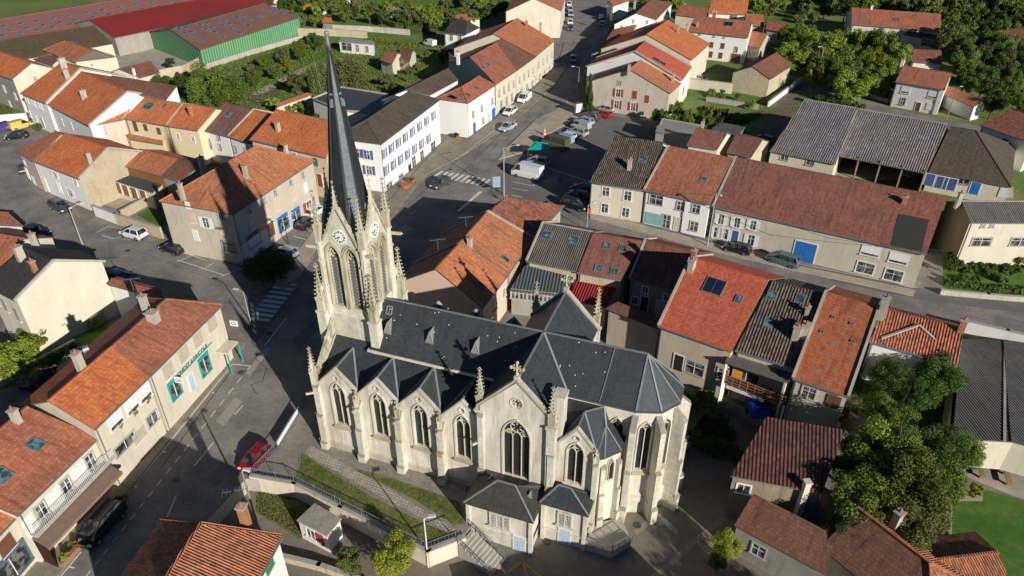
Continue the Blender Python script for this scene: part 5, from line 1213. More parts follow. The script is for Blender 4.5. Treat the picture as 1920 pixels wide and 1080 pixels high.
# south-east chapel with gable, and stair turret
CXA,CXB=-11.0,-7.55; W=Wall(CW(0,40.85,0),XD,-YD); cc=(CXA+CXB)/2
h=[W.gwin(cc,3.9,1.35,7.4,2,church,rise=1.0,sill=False),W.trefoil(cc,9.1,.24,3,church)]
mb=MB(); W.panel(mb,[(CXA,-2),(CXB,-2),(CXB,7.9),(cc,10.1),(CXA,7.9)],h); mb.build('chapel_gable',[CST,ASH],church)
mb=MB(); mb.bar(W.p(CXA,7.98,-.1),W.p(cc,10.22,-.1),.34,.14); mb.bar(W.p(CXB,7.98,-.1),W.p(cc,10.22,-.1),.34,.14); mb.build('gable_coping',wmat('coping stone',(.42,.40,.34)),church)
tur=[CW(-7.6,40.9,0),CW(-7.05,41.5,0),CW(-6.05,42.6,0),CW(-6.0,44.2,0)]
mb=MB()
for a,b in zip(tur,tur[1:]): mb.face([Vector((a.x,a.y,-2)),Vector((b.x,b.y,-2)),Vector((b.x,b.y,7.3)),Vector((a.x,a.y,7.3))])
mb.build('turret_wall',wmat('apse render',(.64,.585,.49)),church)
W2=Wall(tur[1],tur[2]-tur[1]); W2.gwin((tur[2]-tur[1]).length/2,4.3,.5,6.2,1,church,depth=-.06,sill=False,nm='turret_window')
e_=[CW(-7.7,40.7,7.3),CW(-6.95,41.25,7.3),CW(-5.85,42.5,7.3),CW(-5.8,44.25,7.3)]; pk=CW(-7.45,43.4,8.75)
roofq([[e_[0],e_[1],pk],[e_[1],e_[2],pk],[e_[2],e_[3],pk],[e_[3],CW(-7.4,44.25,8.75),pk]],'turret_roof')
B_=CW(cc,43.1,10.0)
roofq([[CW(cc,40.85,10.1),B_,CW(CXA,40.85,7.9)],[CW(cc,40.85,10.1),CW(CXB,40.85,7.9),B_],[B_,CW(CXB,40.85,7.9),CW(-7.45,44.25,8.9),CW(-7.9,44.25,10.05)],[B_,CW(-7.9,44.25,10.05),CW(-10.95,44.25,10.05)],[B_,CW(-10.95,44.25,10.05),CW(CXA,40.85,7.9)]],'chapel_roof')
ld=MB()
for q in e_[1:3]: leadline(ld,q,pk,.12)
for a,b in((CW(cc,40.85,10.1),B_),(B_,CW(CXB,40.85,7.9)),(B_,CW(CXA,40.85,7.9)),(pk,CW(-7.6,40.9,7.5)),(B_,CW(-7.9,44.25,10.05)),(pk,CW(-7.9,44.25,10.0))): leadline(ld,a,b,.13)
ld.build('lead_ridge',LEAD,church)
for i,(p,n) in enumerate(((tur[0]+XD*.1,-YD),(tur[1],(XD*.5-YD).normalized()),(tur[2],(XD-YD*.4).normalized()))):
    u=Vector((-n.y,n.x,0)); butt(p,u,n,.4,[(.2,.6),(3.0,.45),(6.0,.3)] if i else [(.2,.8),(3.0,.62),(7.0,.5)],z0=-2)
pinnacle(tur[0]-YD*.15+Vector((0,0,7.0)),.5,1.6,shaft=.4,seg=2)
# sacristies
def sacristy(x0,x1,y0,ze,zr,zw,rx0,rx1,ry,yb,wins,door,nm,vent=()):
    mb=MB(); P=[CW(x0,y0,0),CW(x1,y0,0),CW(x1,yb,0),CW(x0,yb,0)]; zl=-.15
    for i in range(4):
        a=P[i]; b=P[(i+1)%4]; mb.face([Vector((a.x,a.y,-2)),Vector((b.x,b.y,-2)),Vector((b.x,b.y,zl)),Vector((a.x,a.y,zl))],1); mb.face([Vector((a.x,a.y,zl)),Vector((b.x,b.y,zl)),Vector((b.x,b.y,ze)),Vector((a.x,a.y,ze))],0)
    mb.build(nm+'_wall',[CST,ASH],church)
    mb=MB(); rz=math.atan2(XD.y,XD.x)
    for i in range(3): mb.bar(Vector((P[i-1].x,P[i-1].y,zl)) if i else Vector((P[0].x,P[0].y,zl)),Vector((P[i].x,P[i].y,zl)),.22,.14)
    mb.bar(Vector((P[1].x,P[1].y,zl)),Vector((P[2].x,P[2].y,zl)),.22,.14)
    for q in P[:2]: mb.box((q.x,q.y,ze/2-1),(.34,.34,ze+2-.05),rz)
    mb.build('string_course',ASH,church)
    o=.3; A=CW(x0-o,y0-o,ze); B=CW(x1+o,y0-o,ze); C_=CW(x1+o,yb,ze+.02); D=CW(x0-o,yb,ze+.02); r1=CW(rx0,ry,zr); r2=CW(rx1,ry,zr); w1=CW(x0-.1,yb,zw); w2=CW(x1+.1,yb,zw)
    roofq([[A,B,r2,r1],[B,C_,r2],[D,A,r1],[r1,r2,w2,w1],[C_,w2,r2],[w1,D,r1]],nm+'_roof',SLB if nm=='sacristy' else SL,.12)
    ld=MB()
    for a,b in((A,r1),(B,r2),(r1,r2)): leadline(ld,a,b,.16)
    ld.build('lead_ridge',LEAD,church)
    W=Wall(CW(0,y0,0),XD,-YD)
    for cx,cz,k in wins:
        f=MB(); w=.42
        f.outline=None
        for i in range(k+1): f.bar(W.p(cx+(i-k/2)*(w+.16),cz-.75,.05),W.p(cx+(i-k/2)*(w+.16),cz+.75,.05),.14,.16,up=W.n)
        hw=k*(w+.16)/2; f.bar(W.p(cx-hw-.07,cz+.8,.05),W.p(cx+hw+.07,cz+.8,.05),.16,.14); f.bar(W.p(cx-hw-.2,cz-.83,.1),W.p(cx+hw+.2,cz-.83,.1),.26,.16)
        fo=f.build('window',ASH,church); g=MB(); g.face([W.p(cx-hw,cz-.75,.02),W.p(cx+hw,cz-.75,.02),W.p(cx+hw,cz+.75,.02),W.p(cx-hw,cz+.75,.02)]); g.build('glass',GL,fo)
        b=MB()
        for i in range(k):
            for j in range(3): x=cx+(i-(k-1)/2)*(w+.16)+(j-1)*.12; b.bar(W.p(x,cz-.7,.07),W.p(x,cz+.7,.07),.025)
            for j in range(5): b.bar(W.p(cx+(i-(k-1)/2)*(w+.16)-w/2,cz-.6+j*.3,.07),W.p(cx+(i-(k-1)/2)*(w+.16)+w/2,cz-.6+j*.3,.07),.02)
        b.build('bars',WHITE,fo)
    dx,dw,dh=door; P0=W.p(dx,-1.6+dh/2,0); put_window(church,P0,-YD,dw,dh,'d','lblue')
    for vx,vy,vz in vent:
        mb=MB(); c=CW(vx,vy,vz); s=.28; mb.face([c-XD*s-YD*.3,c+XD*s-YD*.3,c+Vector((0,0,.38))-YD*.2]); mb.face([c+XD*s-YD*.3,c+YD*.35+Vector((0,0,.3)),c+Vector((0,0,.38))-YD*.2]); mb.face([c+YD*.35+Vector((0,0,.3)),c-XD*s-YD*.3,c+Vector((0,0,.38))-YD*.2]); mb.build('roof_vent',LEAD,church)
sacristy(-17.35,-11.75,37.0,2.75,4.05,3.3,-15.4,-13.8,38.8,40.35,[(-14.5,1.45,3)],(-12.75,.95,1.75),'sacristy',[(-16.2,39.3,3.45),(-12.5,38.9,3.3)])
sacristy(-11.3,-7.65,38.95,3.0,4.05,3.4,-10.4,-9.35,40.1,40.85,[(-9.4,1.5,2)],(-9.35,.95,1.85),'chapel_sacristy')
# roof dormers on the nave
def dormer(x,s=-1):
    y=YC+s*(ZR-12.1)/(ZR-ZE)*3.3; c=CW(x,y,12.05); w=.38
    mb=MB(); t=c+Vector((0,0,1.0))+YD*(-s)*.15*-1; bck=CW(x,YC+s*(ZR-12.95)/(ZR-ZE)*3.3,12.95)
    f1=c-XD*w+YD*s*.35-Vector((0,0,.2)); f2=c+XD*w+YD*s*.35-Vector((0,0,.2)); tp=c+YD*s*.15+Vector((0,0,.9))
    mb.face([f1,f2,tp],0); mb.face([f2,bck,tp],0); mb.face([bck,f1,tp],0)
    for a in(f1,f2): mb.bar(a,tp,.07,.07,1)
    mb.bar(f1,f2,.1,.08,1)
    mb.build('dormer',[plain((.22,.21,.20),.7),LEAD],church)
for x in(-28.4,-24.2,-19.8): dormer(x)
for x in(-28.4,-24.2,-19.8): dormer(x,1)
# snow hooks / loose bits on slates
mb=MB(); rr=random.Random(3)
for i in range(34):
    x=rr.uniform(-29,-8); t=rr.uniform(.1,.95); mb.box(tuple(CW(x,YC-3.4*(1-t),ZE+t*(ZR-ZE)+.08)),(.10,.07,.05),rr.random()*3)
mb.build('slate_hooks',PVC,church)['kind']='stuff'
mb=MB(); c=[hit(x,y,CW(-20,YC-3.3,ZE),(CW(-20,YC,ZR)-CW(-20,YC-3.3,ZE)).cross(XD)) for x,y in((724,590),(734,592),(736,577),(727,575))]
for i in range(4): mb.bar(c[i]+Vector((0,0,.12)),c[(i+1)%4]+Vector((0,0,.12)),.1,.1)
mb.bar((c[0]+c[1])/2+Vector((0,0,.12)),(c[2]+c[3])/2+Vector((0,0,.12)),.06,.08); mb.build('roof_hatch',LEAD,church)
# ------------------------------------------------------------------ tower and spire
TX,TY=-31.85,47.05; TW=2.12
tower=empty('tower_root_tmp',(0,0,0)); bpy.data.objects.remove(tower)
mb=MB(); 
def sq(r,z,cx=TX,cy=TY): return [CW(cx-r,cy-r,z),CW(cx+r,cy-r,z),CW(cx+r,cy+r,z),CW(cx-r,cy+r,z)]
mb.hexa(sq(TW+.12,-.3),sq(TW+.12,13.2)); mb.hexa(sq(TW+.2,13.2),sq(TW-.05,13.75)); mb.build('tower_base',ASH,church)
mb=MB(); mb.hexa(sq(TW-.75,13.6),sq(TW-.75,20.5)); mb.build('belfry_core',DARK,church)
faces=[(CW(TX-TW,TY-TW,0),XD,-YD),(CW(TX+TW,TY-TW,0),YD,XD),(CW(TX+TW,TY+TW,0),-XD,YD),(CW(TX-TW,TY+TW,0),-YD,-XD)]
for fi,(o,u,n) in enumerate(faces):
    W=Wall(o,u,n); L=TW*2; mb=MB(); holes=[]
    for cx in(L*.29,L*.71):
        holes.append(arch(cx,14.0,1.34,19.1,n=6,rise=1.0))
    outer=[(0,13.7),(L,13.7),(L,19.6),(L/2,24.0),(0,19.6)]
    W.panel(mb,outer,holes,depth=.5); 
    mb.face([W.p(0,19.6,-.35),W.p(L/2,24,-.35),W.p(L,19.6,-.35)]); mb.build('belfry_wall',[ASH,CARV],church)
    for cx in(L*.29,L*.71):
        f=MB(); W.outline(f,arch(cx,14.0,1.46,19.1,n=6,rise=1.0)[1:]+[(cx-.73,14.0)],.18,.14,.07,closed=False); W.outline(f,arch(cx,14.1,1.10,19.1,n=6,rise=1.0)[1:]+[(cx-.55,14.1)],.16,.12,-.2,closed=False)
        f.bar(W.p(cx,14,-.3),W.p(cx,18.9,-.3),.1,.12,up=W.n); f.bar(W.p(cx-.5,19.3,-.25),W.p(cx,18.7,-.25),.08,.1); f.bar(W.p(cx+.5,19.3,-.25),W.p(cx,18.7,-.25),.08,.1)
        W.outline(f,circ(cx,19.55,.2,8),.08,.08,-.2)
        fo=f.build('belfry_opening',CARV,church)
        l=MB()
        for k in range(15):
            z=14.2+k*.335; hw=.5
            l.hexa([W.p(cx-hw,z,-.16),W.p(cx+hw,z,-.16),W.p(cx+hw,z+.30,-.48),W.p(cx-hw,z+.30,-.48)],[W.p(cx-hw,z+.05,-.16),W.p(cx+hw,z+.05,-.16),W.p(cx+hw,z+.35,-.48),W.p(cx-hw,z+.35,-.48)])
        l.build('louvres',plain((.12,.12,.12),.7),fo)
    # gable copings with crockets and finial
    f=MB()
    for sg in(-1,1):
        a=W.p(L/2+sg*L*.52,19.5,.02); b=W.p(L/2,24.25,.02); f.bar(a,b,.3,.16)
        for k in range(8):
            p=a.lerp(b,(k+.5)/8.3)+Vector((0,0,.16))+u*sg*.1; f.ball(p,.14,n=5)
    f.build('gable_coping',CARV,church)
    pinnacle(W.p(L/2,23.9,0),.42,2.5,shaft=.12,seg=4,gab=False,name='gable_finial')
    f=MB(); W.outline(f,arch(L*.30,14,1.72,19.15,n=6,rise=.95)[2:],.08,.10,.10,closed=False); W.outline(f,arch(L*.70,14,1.72,19.15,n=6,rise=.95)[2:],.08,.10,.10,closed=False); f.bar(W.p(L/2,13.8,.06),W.p(L/2,19.3,.06),.14,.14,up=W.n); f.build('moulding',CARV,church)
    # steep slate gable roof running back into the spire
    rb=MB(); t=W.p(L/2,23.8,-.05); bk_=W.p(L/2,23.8,-1.7); a1=W.p(.05,19.6,-.05); a2=W.p(L-.05,19.6,-.05); c1=W.p(.3,19.6,-1.7); c2=W.p(L-.3,19.6,-1.7)
    rb.face([a2,c2,bk_,t]); rb.face([c1,a1,t,bk_]); rb.build('gable_roof',plain((.24,.25,.255),.6),church)
    # clock
    cz=21.25; cl=MB(); cl.poly([W.p(u_,z_,.06) for u_,z_ in circ(L/2,cz,.70,24)]); k=circ(L/2,cz,.70,24)
    for i in range(24):
        a=k[i]; b=k[(i+1)%24]; cl.face([W.p(*a,0),W.p(*b,0),W.p(*b,.06),W.p(*a,.06)])
    co=cl.build('clock_face',plain((.80,.78,.72),.6),church)
    nm=MB()
    for h in range(12):
        a=math.pi/2-h*math.pi/6; w_=.035 if h%3 else .05
        for off in((-.03,.03) if h%3 else (-.05,0,.05)):
            ux,uz=-math.sin(a)*off,math.cos(a)*off
            nm.bar(W.p(L/2+.40*math.cos(a)+ux,cz+.40*math.sin(a)+uz,.075),W.p(L/2+.56*math.cos(a)+ux,cz+.56*math.sin(a)+uz,.075),w_,.02,up=W.n)
    nm.build('numerals',DARK,co)
    hd=MB()
    for a,l in((R_(205),.44),(R_(235),.28)): hd.bar(W.p(L/2-.08*math.cos(a),cz-.08*math.sin(a),.10),W.p(L/2+l*math.cos(a),cz+l*math.sin(a),.10),.05,.02,up=W.n)
    hd.build('clock_hands',DARK,co)
rz=math.atan2(XD.y,XD.x)
for sx in(-1,1):
    for sy in(-1,1):
        # octagonal corner turrets with upper pinnacles
        mb=MB(); c=CW(TX+sx*TW,TY+sy*TW,0); mb.tube((c.x,c.y,13.0),(c.x,c.y,20.6),.36,.33,8)
        for z in(16.0,18.6,20.4): mb.tube((c.x,c.y,z),(c.x,c.y,z+.16),.44,.44,8)
        mb.build('corner_turret',ASH,church)
        pinnacle(CW(TX+sx*TW,TY+sy*TW,20.4),.60,4.9,shaft=.3,seg=8,rz=rz)
        # lower diagonal buttresses with their own pinnacles
        if (sx,sy)!=(1,1) or True:
            px,py=TX+sx*(TW+.55),TY+sy*(TW+.42); mb=MB(); c=CW(px,py,0)
            mb.box((c.x,c.y,6.55),(.85,.85,13.7),rz); mb.box((c.x,c.y,13.4),(.98,.98,.2),rz); d=CW(TX+sx*TW,TY+sy*TW,0); 
            for q0,q1 in((11.0,.5),): mb.bar(Vector((c.x,c.y,15.2)),Vector((d.x,d.y,16.8)),.18,.3)
            mb.build('tower_buttress',ASH,church)
            pinnacle(CW(px,py,13.4),.78,4.9,shaft=.25,seg=8,rz=rz)
        g=MB(); a=CW(TX+sx*(TW+.2),TY+sy*(TW+.1),19.9); g.bar(a,a+XD*sx*1.0+YD*sy*.15,.2,.26); g.ball(a+XD*sx*1.05+YD*sy*.15,.17,n=5); g.build('gargoyle',CARV,church)
mb=MB(); ld=MB(); r0=2.12; zb,zt=19.9,37.1
c=CW(TX,TY,0); ring=[c+Vector((r0*math.cos(2*math.pi*(i+.5)/8+rz),r0*math.sin(2*math.pi*(i+.5)/8+rz),zb)) for i in range(8)]; tip=c+Vector((0,0,zt))
for i in range(8):
    a,b=ring[i],ring[(i+1)%8]
    mb.face([a,b,tip])
    ld.bar(a,tip,.13,.09) 
# pale slate band on the face towards the south-east
sp=mb.build('spire',rmat('spire slate',(.016,.019,.023),(.030,.034,.040),'slate',patch=.9,dark=(.011,.013,.016)),church)
ld.build('spire_hips',plain((.03,.033,.037),.6),sp)
k=[i for i in range(8)]
dirs=[((ring[i]+ring[(i+1)%8])/2-c) for i in range(8)]
for i in range(8):
    if abs(((i+1)*45)%90)<1: pass
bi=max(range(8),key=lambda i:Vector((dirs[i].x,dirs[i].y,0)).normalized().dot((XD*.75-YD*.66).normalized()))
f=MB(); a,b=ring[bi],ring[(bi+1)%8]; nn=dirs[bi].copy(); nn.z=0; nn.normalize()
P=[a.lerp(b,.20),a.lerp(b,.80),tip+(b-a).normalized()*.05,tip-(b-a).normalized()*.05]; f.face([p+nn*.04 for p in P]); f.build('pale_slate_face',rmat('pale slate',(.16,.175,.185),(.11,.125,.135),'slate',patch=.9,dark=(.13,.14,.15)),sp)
f=MB()
f.tube(tip-Vector((0,0,.9)),tip+Vector((0,0,.2)),.16,.09,8); f.tube(tip-Vector((0,0,4.2)),tip-Vector((0,0,4.05)),.56,.50,8); f.tube(tip,tip+Vector((0,0,1.0)),.05,.03,6); f.ball(tip+Vector((0,0,.35)),.22,n=8); f.ball(tip+Vector((0,0,.95)),.12,n=6); f.bar(tip+Vector((-.25,0,.8)),tip+Vector((.25,0,.8)),.05,.05); f.build('spire_finial',LEAD,sp)
for s in(0,2,4,6):
    i=(bi+1+s)%8; d=dirs[i].copy(); d.z=0; d.normalize(); z=32.0; r=r0*.92*(zt-z)/(zt-zb); p=c+d*r+Vector((0,0,z)); q=MB(); e=Vector((-d.y,d.x,0))
    q.hexa([p-e*.11-d*.2,p+e*.11-d*.2,p+e*.11+d*.2,p-e*.11+d*.2],[p-e*.1-d*.2+Vector((0,0,.7)),p+e*.1-d*.2+Vector((0,0,.7)),p+e*.1+d*.14+Vector((0,0,.5)),p-e*.1+d*.14+Vector((0,0,.5))]); q.build('lucarne',LEAD,sp)
# west front between aisles and tower
mb=MB(); mb.prism([CW(-33.6,44.9,0),CW(-29.6,44.9,0),CW(-29.6,49.6,0),CW(-33.6,49.6,0)],-.3,10.7); mb.build('tower_foot',ASH,church)
# orange-yellow notice plates on buttresses
W=Wall(CW(0,40.8,0),XD,-YD)
m=MB(); c=W.p(-21.3,3.9,.86); m.box(tuple(c),(.5,.05,.55),rz); m.build('plaque',plain((.42,.27,.08),.7),church)
# ------------------------------------------------------------------ walls, railings, street furniture
def wallseg(name,label,pts,h,t=.3,mat='stone',z0=0,cat='wall',cap=True,top=None,world=False):
    P=[Vector((*(U(x,y,z0)[:2]),z0)) for x,y in pts] if not world else [Vector(p) for p in pts]
    c=sum(P,Vector())/len(P); root=empty(name,c,label,cat); mb=MB(); cp=MB()
    for a,b in zip(P,P[1:]):
        d=(b-a).normalized(); e=d*t*.5
        mb.bar(a-e+Vector((0,0,h/2-.15)),b+e+Vector((0,0,h/2-.15)),t,h+.3); cp.bar(a-e*1.2+Vector((0,0,h+.03)),b+e*1.2+Vector((0,0,h+.03)),t+.12,.08)
    mb.build('wall_body',WA[mat],root)
    if cap: cp.build('coping',PAR,root)
    return root,P
wallseg('garden_wall','white rendered stretch of roadside wall before the small artificial lawn',[(182,405),(221,420)],1.8,mat='bwhite')
wallseg('garden_wall','long stained stone wall between the road and the small artificial lawn',[(221,420),(305,447)],1.8,mat='stone')
wallseg('garden_wall','low beige wall beside the bakery building, under a climbing shrub',[(322,445),(354,464)],1.6,mat='beige')
wallseg('garden_wall','diagonal wall between the garage court and the artificial lawn',[(232,410),(312,366)],1.5,mat='stone')
wallseg('garden_wall','thin concrete wall edging the hedge below the cream house',[(-40,745),(35,708),(142,650)],.9,mat='conc')
wallseg('garden_wall','white wall behind the yellow and purple vans',[(-40,233),(52,226)],1.6,mat='bwhite')
wallseg('garden_wall','long pale stone wall across the far gardens',[(610,56),(700,60),(768,66)],1.6,mat='stonew')
wallseg('garden_wall','short pale wall in the garden beyond the white garden building',[(560,66),(630,68),(688,72)],2.0,mat='stone')
wallseg('garden_wall','weathered stone wall below the green hall',[(303,148),(345,140),(381,122)],2.2,mat='stone')
wallseg('garden_wall','white plinth wall running along the green hall',[(384,131),(470,103),(568,74)],1.3,mat='conc',cap=False)
wallseg('garden_wall','white wall beside the track at the stone cottage',[(1440,200),(1500,155)],1.2,mat='bwhite')
wallseg('garden_wall','pale wall with fence along the lane in front of the trees',[(1532,158),(1600,172),(1664,194)],.8,mat='conc')
wallseg('garden_wall','pale stone wall in front of the topiary garden',[(1764,552),(1850,560),(2000,572)],.7,mat='stonew')
wallseg('garden_wall','whitish wall along the side street beside the dark shed',[(1806,622),(1880,640),(1990,668)],1.6,mat='white')
wallseg('garden_wall','cream wall closing the yard of the shuttered house',[(1290,166),(1370,176)],2.4,mat='cream')
wallseg('garden_wall','grey garden fence wall left of the lane garden',[(1325,190),(1420,205)],1.0,mat='conc')
wallseg('garden_wall','low grey yard wall behind the bank building',[(178,616),(218,588)],1.5,mat='greyd')
wallseg('garden_wall','long cream back wall of the bottom yard next to the white hut',[(535,1052),(600,1068),(690,1100)],.7,mat='stone',z0=LOW)
# churchyard retaining wall with iron railing
rim=[(474,895),(553,909),(640,953),(803,1036),(868,1011)]
P=[Vector((*U(x,y,0)[:2],0)) for x,y in rim]
root=empty('retaining_wall',sum(P,Vector())/len(P),'pale rendered churchyard retaining wall carrying a grey iron railing','wall')
mb=MB(); cp=MB()
for a,b in zip(P,P[1:]):
    d=(b-a).normalized()*.22; mb.bar(a-d+Vector((0,0,-.72)),b+d+Vector((0,0,-.72)),.42,2.0); cp.bar(a-d+Vector((0,0,.32)),b+d+Vector((0,0,.32)),.48,.1)
mb.build('wall_body',wmat('retaining wall render',(.62,.57,.46),stain=.6),root); cp.build('coping',wmat('coping slab',(.40,.38,.34),stain=.7),root)
rl=MB()
for a,b in list(zip(P,P[1:])):
    L=(b-a).length; n=int(L/.3)
    for z in(.5,1.25): rl.bar(a+Vector((0,0,z)),b+Vector((0,0,z)),.045,.045)
    for i in range(n+1):
        p=a.lerp(b,i/n); rl.bar(p+Vector((0,0,.4)),p+Vector((0,0,1.27 if i%8 else 1.35)),.018 if i%8 else .05)
rl.build('railing',plain((.16,.18,.21),.5),root)
# west edge of churchyard along the street
P=[Vector((*U(x,y,0)[:2],0)) for x,y in((476,890),(520,846),(572,760))]
root=empty('street_railing',P[1],'grey metal railing with white banner between the street and the churchyard','railing'); rl=MB()
for a,b in zip(P,P[1:]):
    n=int((b-a).length/.25)
    for z in(.25,1.0): rl.bar(a+Vector((0,0,z)),b+Vector((0,0,z)),.05,.05)
    for i in range(n+1): p=a.lerp(b,i/n); rl.bar(p,p+Vector((0,0,1.0)),.025)
rl.build('rail',plain((.16,.18,.21),.5),root)
mb=MB(); a=P[1].lerp(P[2],.05); b=P[1].lerp(P[2],.75); mb.bar(a+Vector((0,0,.7)),b+Vector((0,0,.7)),.04,.55); mb.build('banner',PVC,root)
# stairs down to the yard
root=empty('stone_stairs',(*U(905,1040,-1)[:2],LOW),'stone stairs with handrail going down beside the sacristy','stairs'); mb=MB()
a=Vector((*U(872,1006,0)[:2],0)); b=Vector((*U(935,1066,LOW)[:2],LOW)); n=10
dd=(b-a); dd.z=0; sd_=Vector((-dd.y,dd.x,0)).normalized()*.95
for i in range(n):
    t0,t1=i/n,(i+1)/n; z=-(i+.5)/n*1.6; p=a+dd*t0; q=a+dd*t1; mb.hexa([Vector((*(p-sd_)[:2],LOW-.1)),Vector((*(q-sd_)[:2],LOW-.1)),Vector((*(q+sd_)[:2],LOW-.1)),Vector((*(p+sd_)[:2],LOW-.1))],[Vector((*(p-sd_)[:2],z)),Vector((*(q-sd_)[:2],z)),Vector((*(q+sd_)[:2],z)),Vector((*(p+sd_)[:2],z))])
mb.build('steps',WA['conc'],root); rl=MB()
for s in(-1,1):
    for z in(.5,.95): rl.bar(a+sd_*s+Vector((0,0,z)),a+dd+sd_*s+Vector((0,0,z-1.6)),.05)
    for i in range(6): p=a+dd*(i/5)+sd_*s; rl.bar(p+Vector((0,0,-1.6*i/5)),p+Vector((0,0,.95-1.6*i/5)),.04)
rl.build('handrail',plain((.16,.18,.21),.5),root)
# ramp with glass-like slate side at the stair turret
root=empty('access_ramp',CW(-6.5,40.2,LOW),'grey access platform against the stair turret of the church','platform'); mb=MB()
mb.prism([CW(-7.5,38.9,0),CW(-5.2,38.9,0),CW(-3.9,40.6,0),CW(-5.2,42.6,0),CW(-7.4,41.2,0)],LOW-.1,-.75); mb.build('platform',WA['conc'],root); rl=MB(); q=[CW(-7.5,38.85,0),CW(-5.15,38.85,0),CW(-3.85,40.6,0)]
for a,b in zip(q,q[1:]):
    for z in(-.2,.2): rl.bar(a+Vector((0,0,z)),b+Vector((0,0,z)),.04)
    for i in range(4): p=a.lerp(b,i/3); rl.bar(p+Vector((0,0,-.8)),p+Vector((0,0,.22)),.05)
rl.build('railing',plain((.16,.18,.21),.5),root)
def lamp(px,py,h,arm,label,mat=None,name='street_lamp',z0=0,armdir=(1,0),lean=0,cat='street lamp',two=False,wires=True):
    x,y,_=U(px,py,z0); root=empty(name,(x,y,z0),label,cat); mb=MB(); b=Vector((x,y,z0)); mb.tube(b-Vector((0,0,.2)),b+Vector((lean,0,h)),.11 if h>6 else .07,.07 if h>6 else .045,8); mb.build('pole',mat or plain((.32,.33,.34),.5),root)
    for s in ((1,-1) if two else (1,)):
        d=Vector((armdir[0],armdir[1],0)).normalized()*s; t=b+Vector((lean,0,h-.1)); m=MB(); m.bar(t,t+d*arm+Vector((0,0,.3)),.06); m.build('arm',mat or plain((.32,.33,.34),.5),root)
        m=MB(); e=t+d*arm+Vector((0,0,.3)); m.bar(e,e+d*.6,.26,.12); m.build('lamp_head',plain((.55,.57,.58),.4),root)
    return root
WP=plain((.23,.19,.15),.85); CPm=plain((.36,.35,.33),.8)
lamp(801,1035,4.1,.35,'slim white lamp post at the tip of the churchyard railing',plain((.7,.72,.74),.4),armdir=(1,.2))
lamp(156,462,6.2,1.4,'concrete lamp pole behind the anthracite roof on the left street',CPm,armdir=(1,.8))
lamp(1083,190,7.5,1.1,'tall wooden pole with lamp arm beside the cypress on the main street',WP,armdir=(-1,0))
lamp(1143,66,8,1,'wooden power pole at the top of the main street',WP,name='power_pole',armdir=(-1,.1),cat='power pole')
lamp(945,365,8.2,2.0,'concrete lamp pole with blue direction signs next to the zebra crossing',CPm,armdir=(1,.25))
lamp(1326,462,8.4,.7,'concrete power pole with street lamp in front of the long farmhouse',CPm,name='power_pole',armdir=(.3,-1),cat='power pole')
lamp(1100,432,4.2,.8,'thin lamp on the roof edge side of the side street',CPm,armdir=(.9,.5))
lamp(1532,146,7.2,.8,'leaning lamp post beside the lane and the leafy trees',CPm,armdir=(-1,.1))
lamp(1775,222,6.5,.5,'wooden pole in front of the garage of the white villa',WP,name='power_pole',armdir=(1,.1),cat='power pole')
lamp(541,458,3.6,.9,'dark double armed lamp in the pharmacy car park',plain((.04,.045,.05),.4),two=True,armdir=(1,.2))
lamp(470,604,4.4,.7,'lamp with twin signs on the pavement corner near the bank',CPm,armdir=(-1,.3))
lamp(483,985,6.6,.1,'bare wooden telegraph pole by the brick chimney near the churchyard corner',WP,name='telegraph_pole',cat='telegraph pole')
# direction signs
def board(px,py,w,h,n,z,label,col=(.26,.36,.46),rz=.2,name='direction_sign'):
    x,y,_=U(px,py); root=empty(name,(x,y,0),label,'sign'); mb=MB()
    for s in(-1,1): mb.tube((x+s*w*.35*math.cos(rz),y+s*w*.35*math.sin(rz),0),(x+s*w*.35*math.cos(rz),y+s*w*.35*math.sin(rz),z+h),.045,n=6)
    mb.build('post',STEEL,root)
    for i in range(n): m=MB(); m.box((x,y-.08,z+h*(i+.5)/n),(w,.06,h/n*.86),rz); m.build('sign_panel',plain(col,.5),root)
board(932,362,1.4,1.9,5,1.1,'stack of pale blue direction panels next to the zebra crossing')
board(948,380,.5,.5,1,.9,'small red and white sign below the direction signs',(.55,.08,.08))
board(1103,418,.6,.9,1,1.6,'small red sign at the corner of the cream street house',(.6,.03,.03))
# overhead wires
def wire(pts,label):
    P=[Vector((*U(x,y,0)[:2],z)) for x,y,z in pts]; root=empty('power_line',P[0],label,'power line'); mb=MB()
    for a,b in zip(P,P[1:]):
        pr=a
        for i in range(1,13):
            t=i/12; p=a.lerp(b,t)-Vector((0,0,4*t*(1-t)*(b-a).length*.015)); mb.bar(pr,p,.035); pr=p
    mb.build('cable',plain((.05,.05,.05),.6),root)
wire([(945,365,8),(1083,190,7.2),(1143,66,7.6)],'thin power cable along the main street from pole to pole')
wire([(945,365,7.8),(1108,405,5.6),(1326,462,8.1)],'thin power cable above the side street houses')
wire([(1326,462,8.0),(1532,520,6.0),(1750,560,7)],'thin power cable running along the long farmhouse')
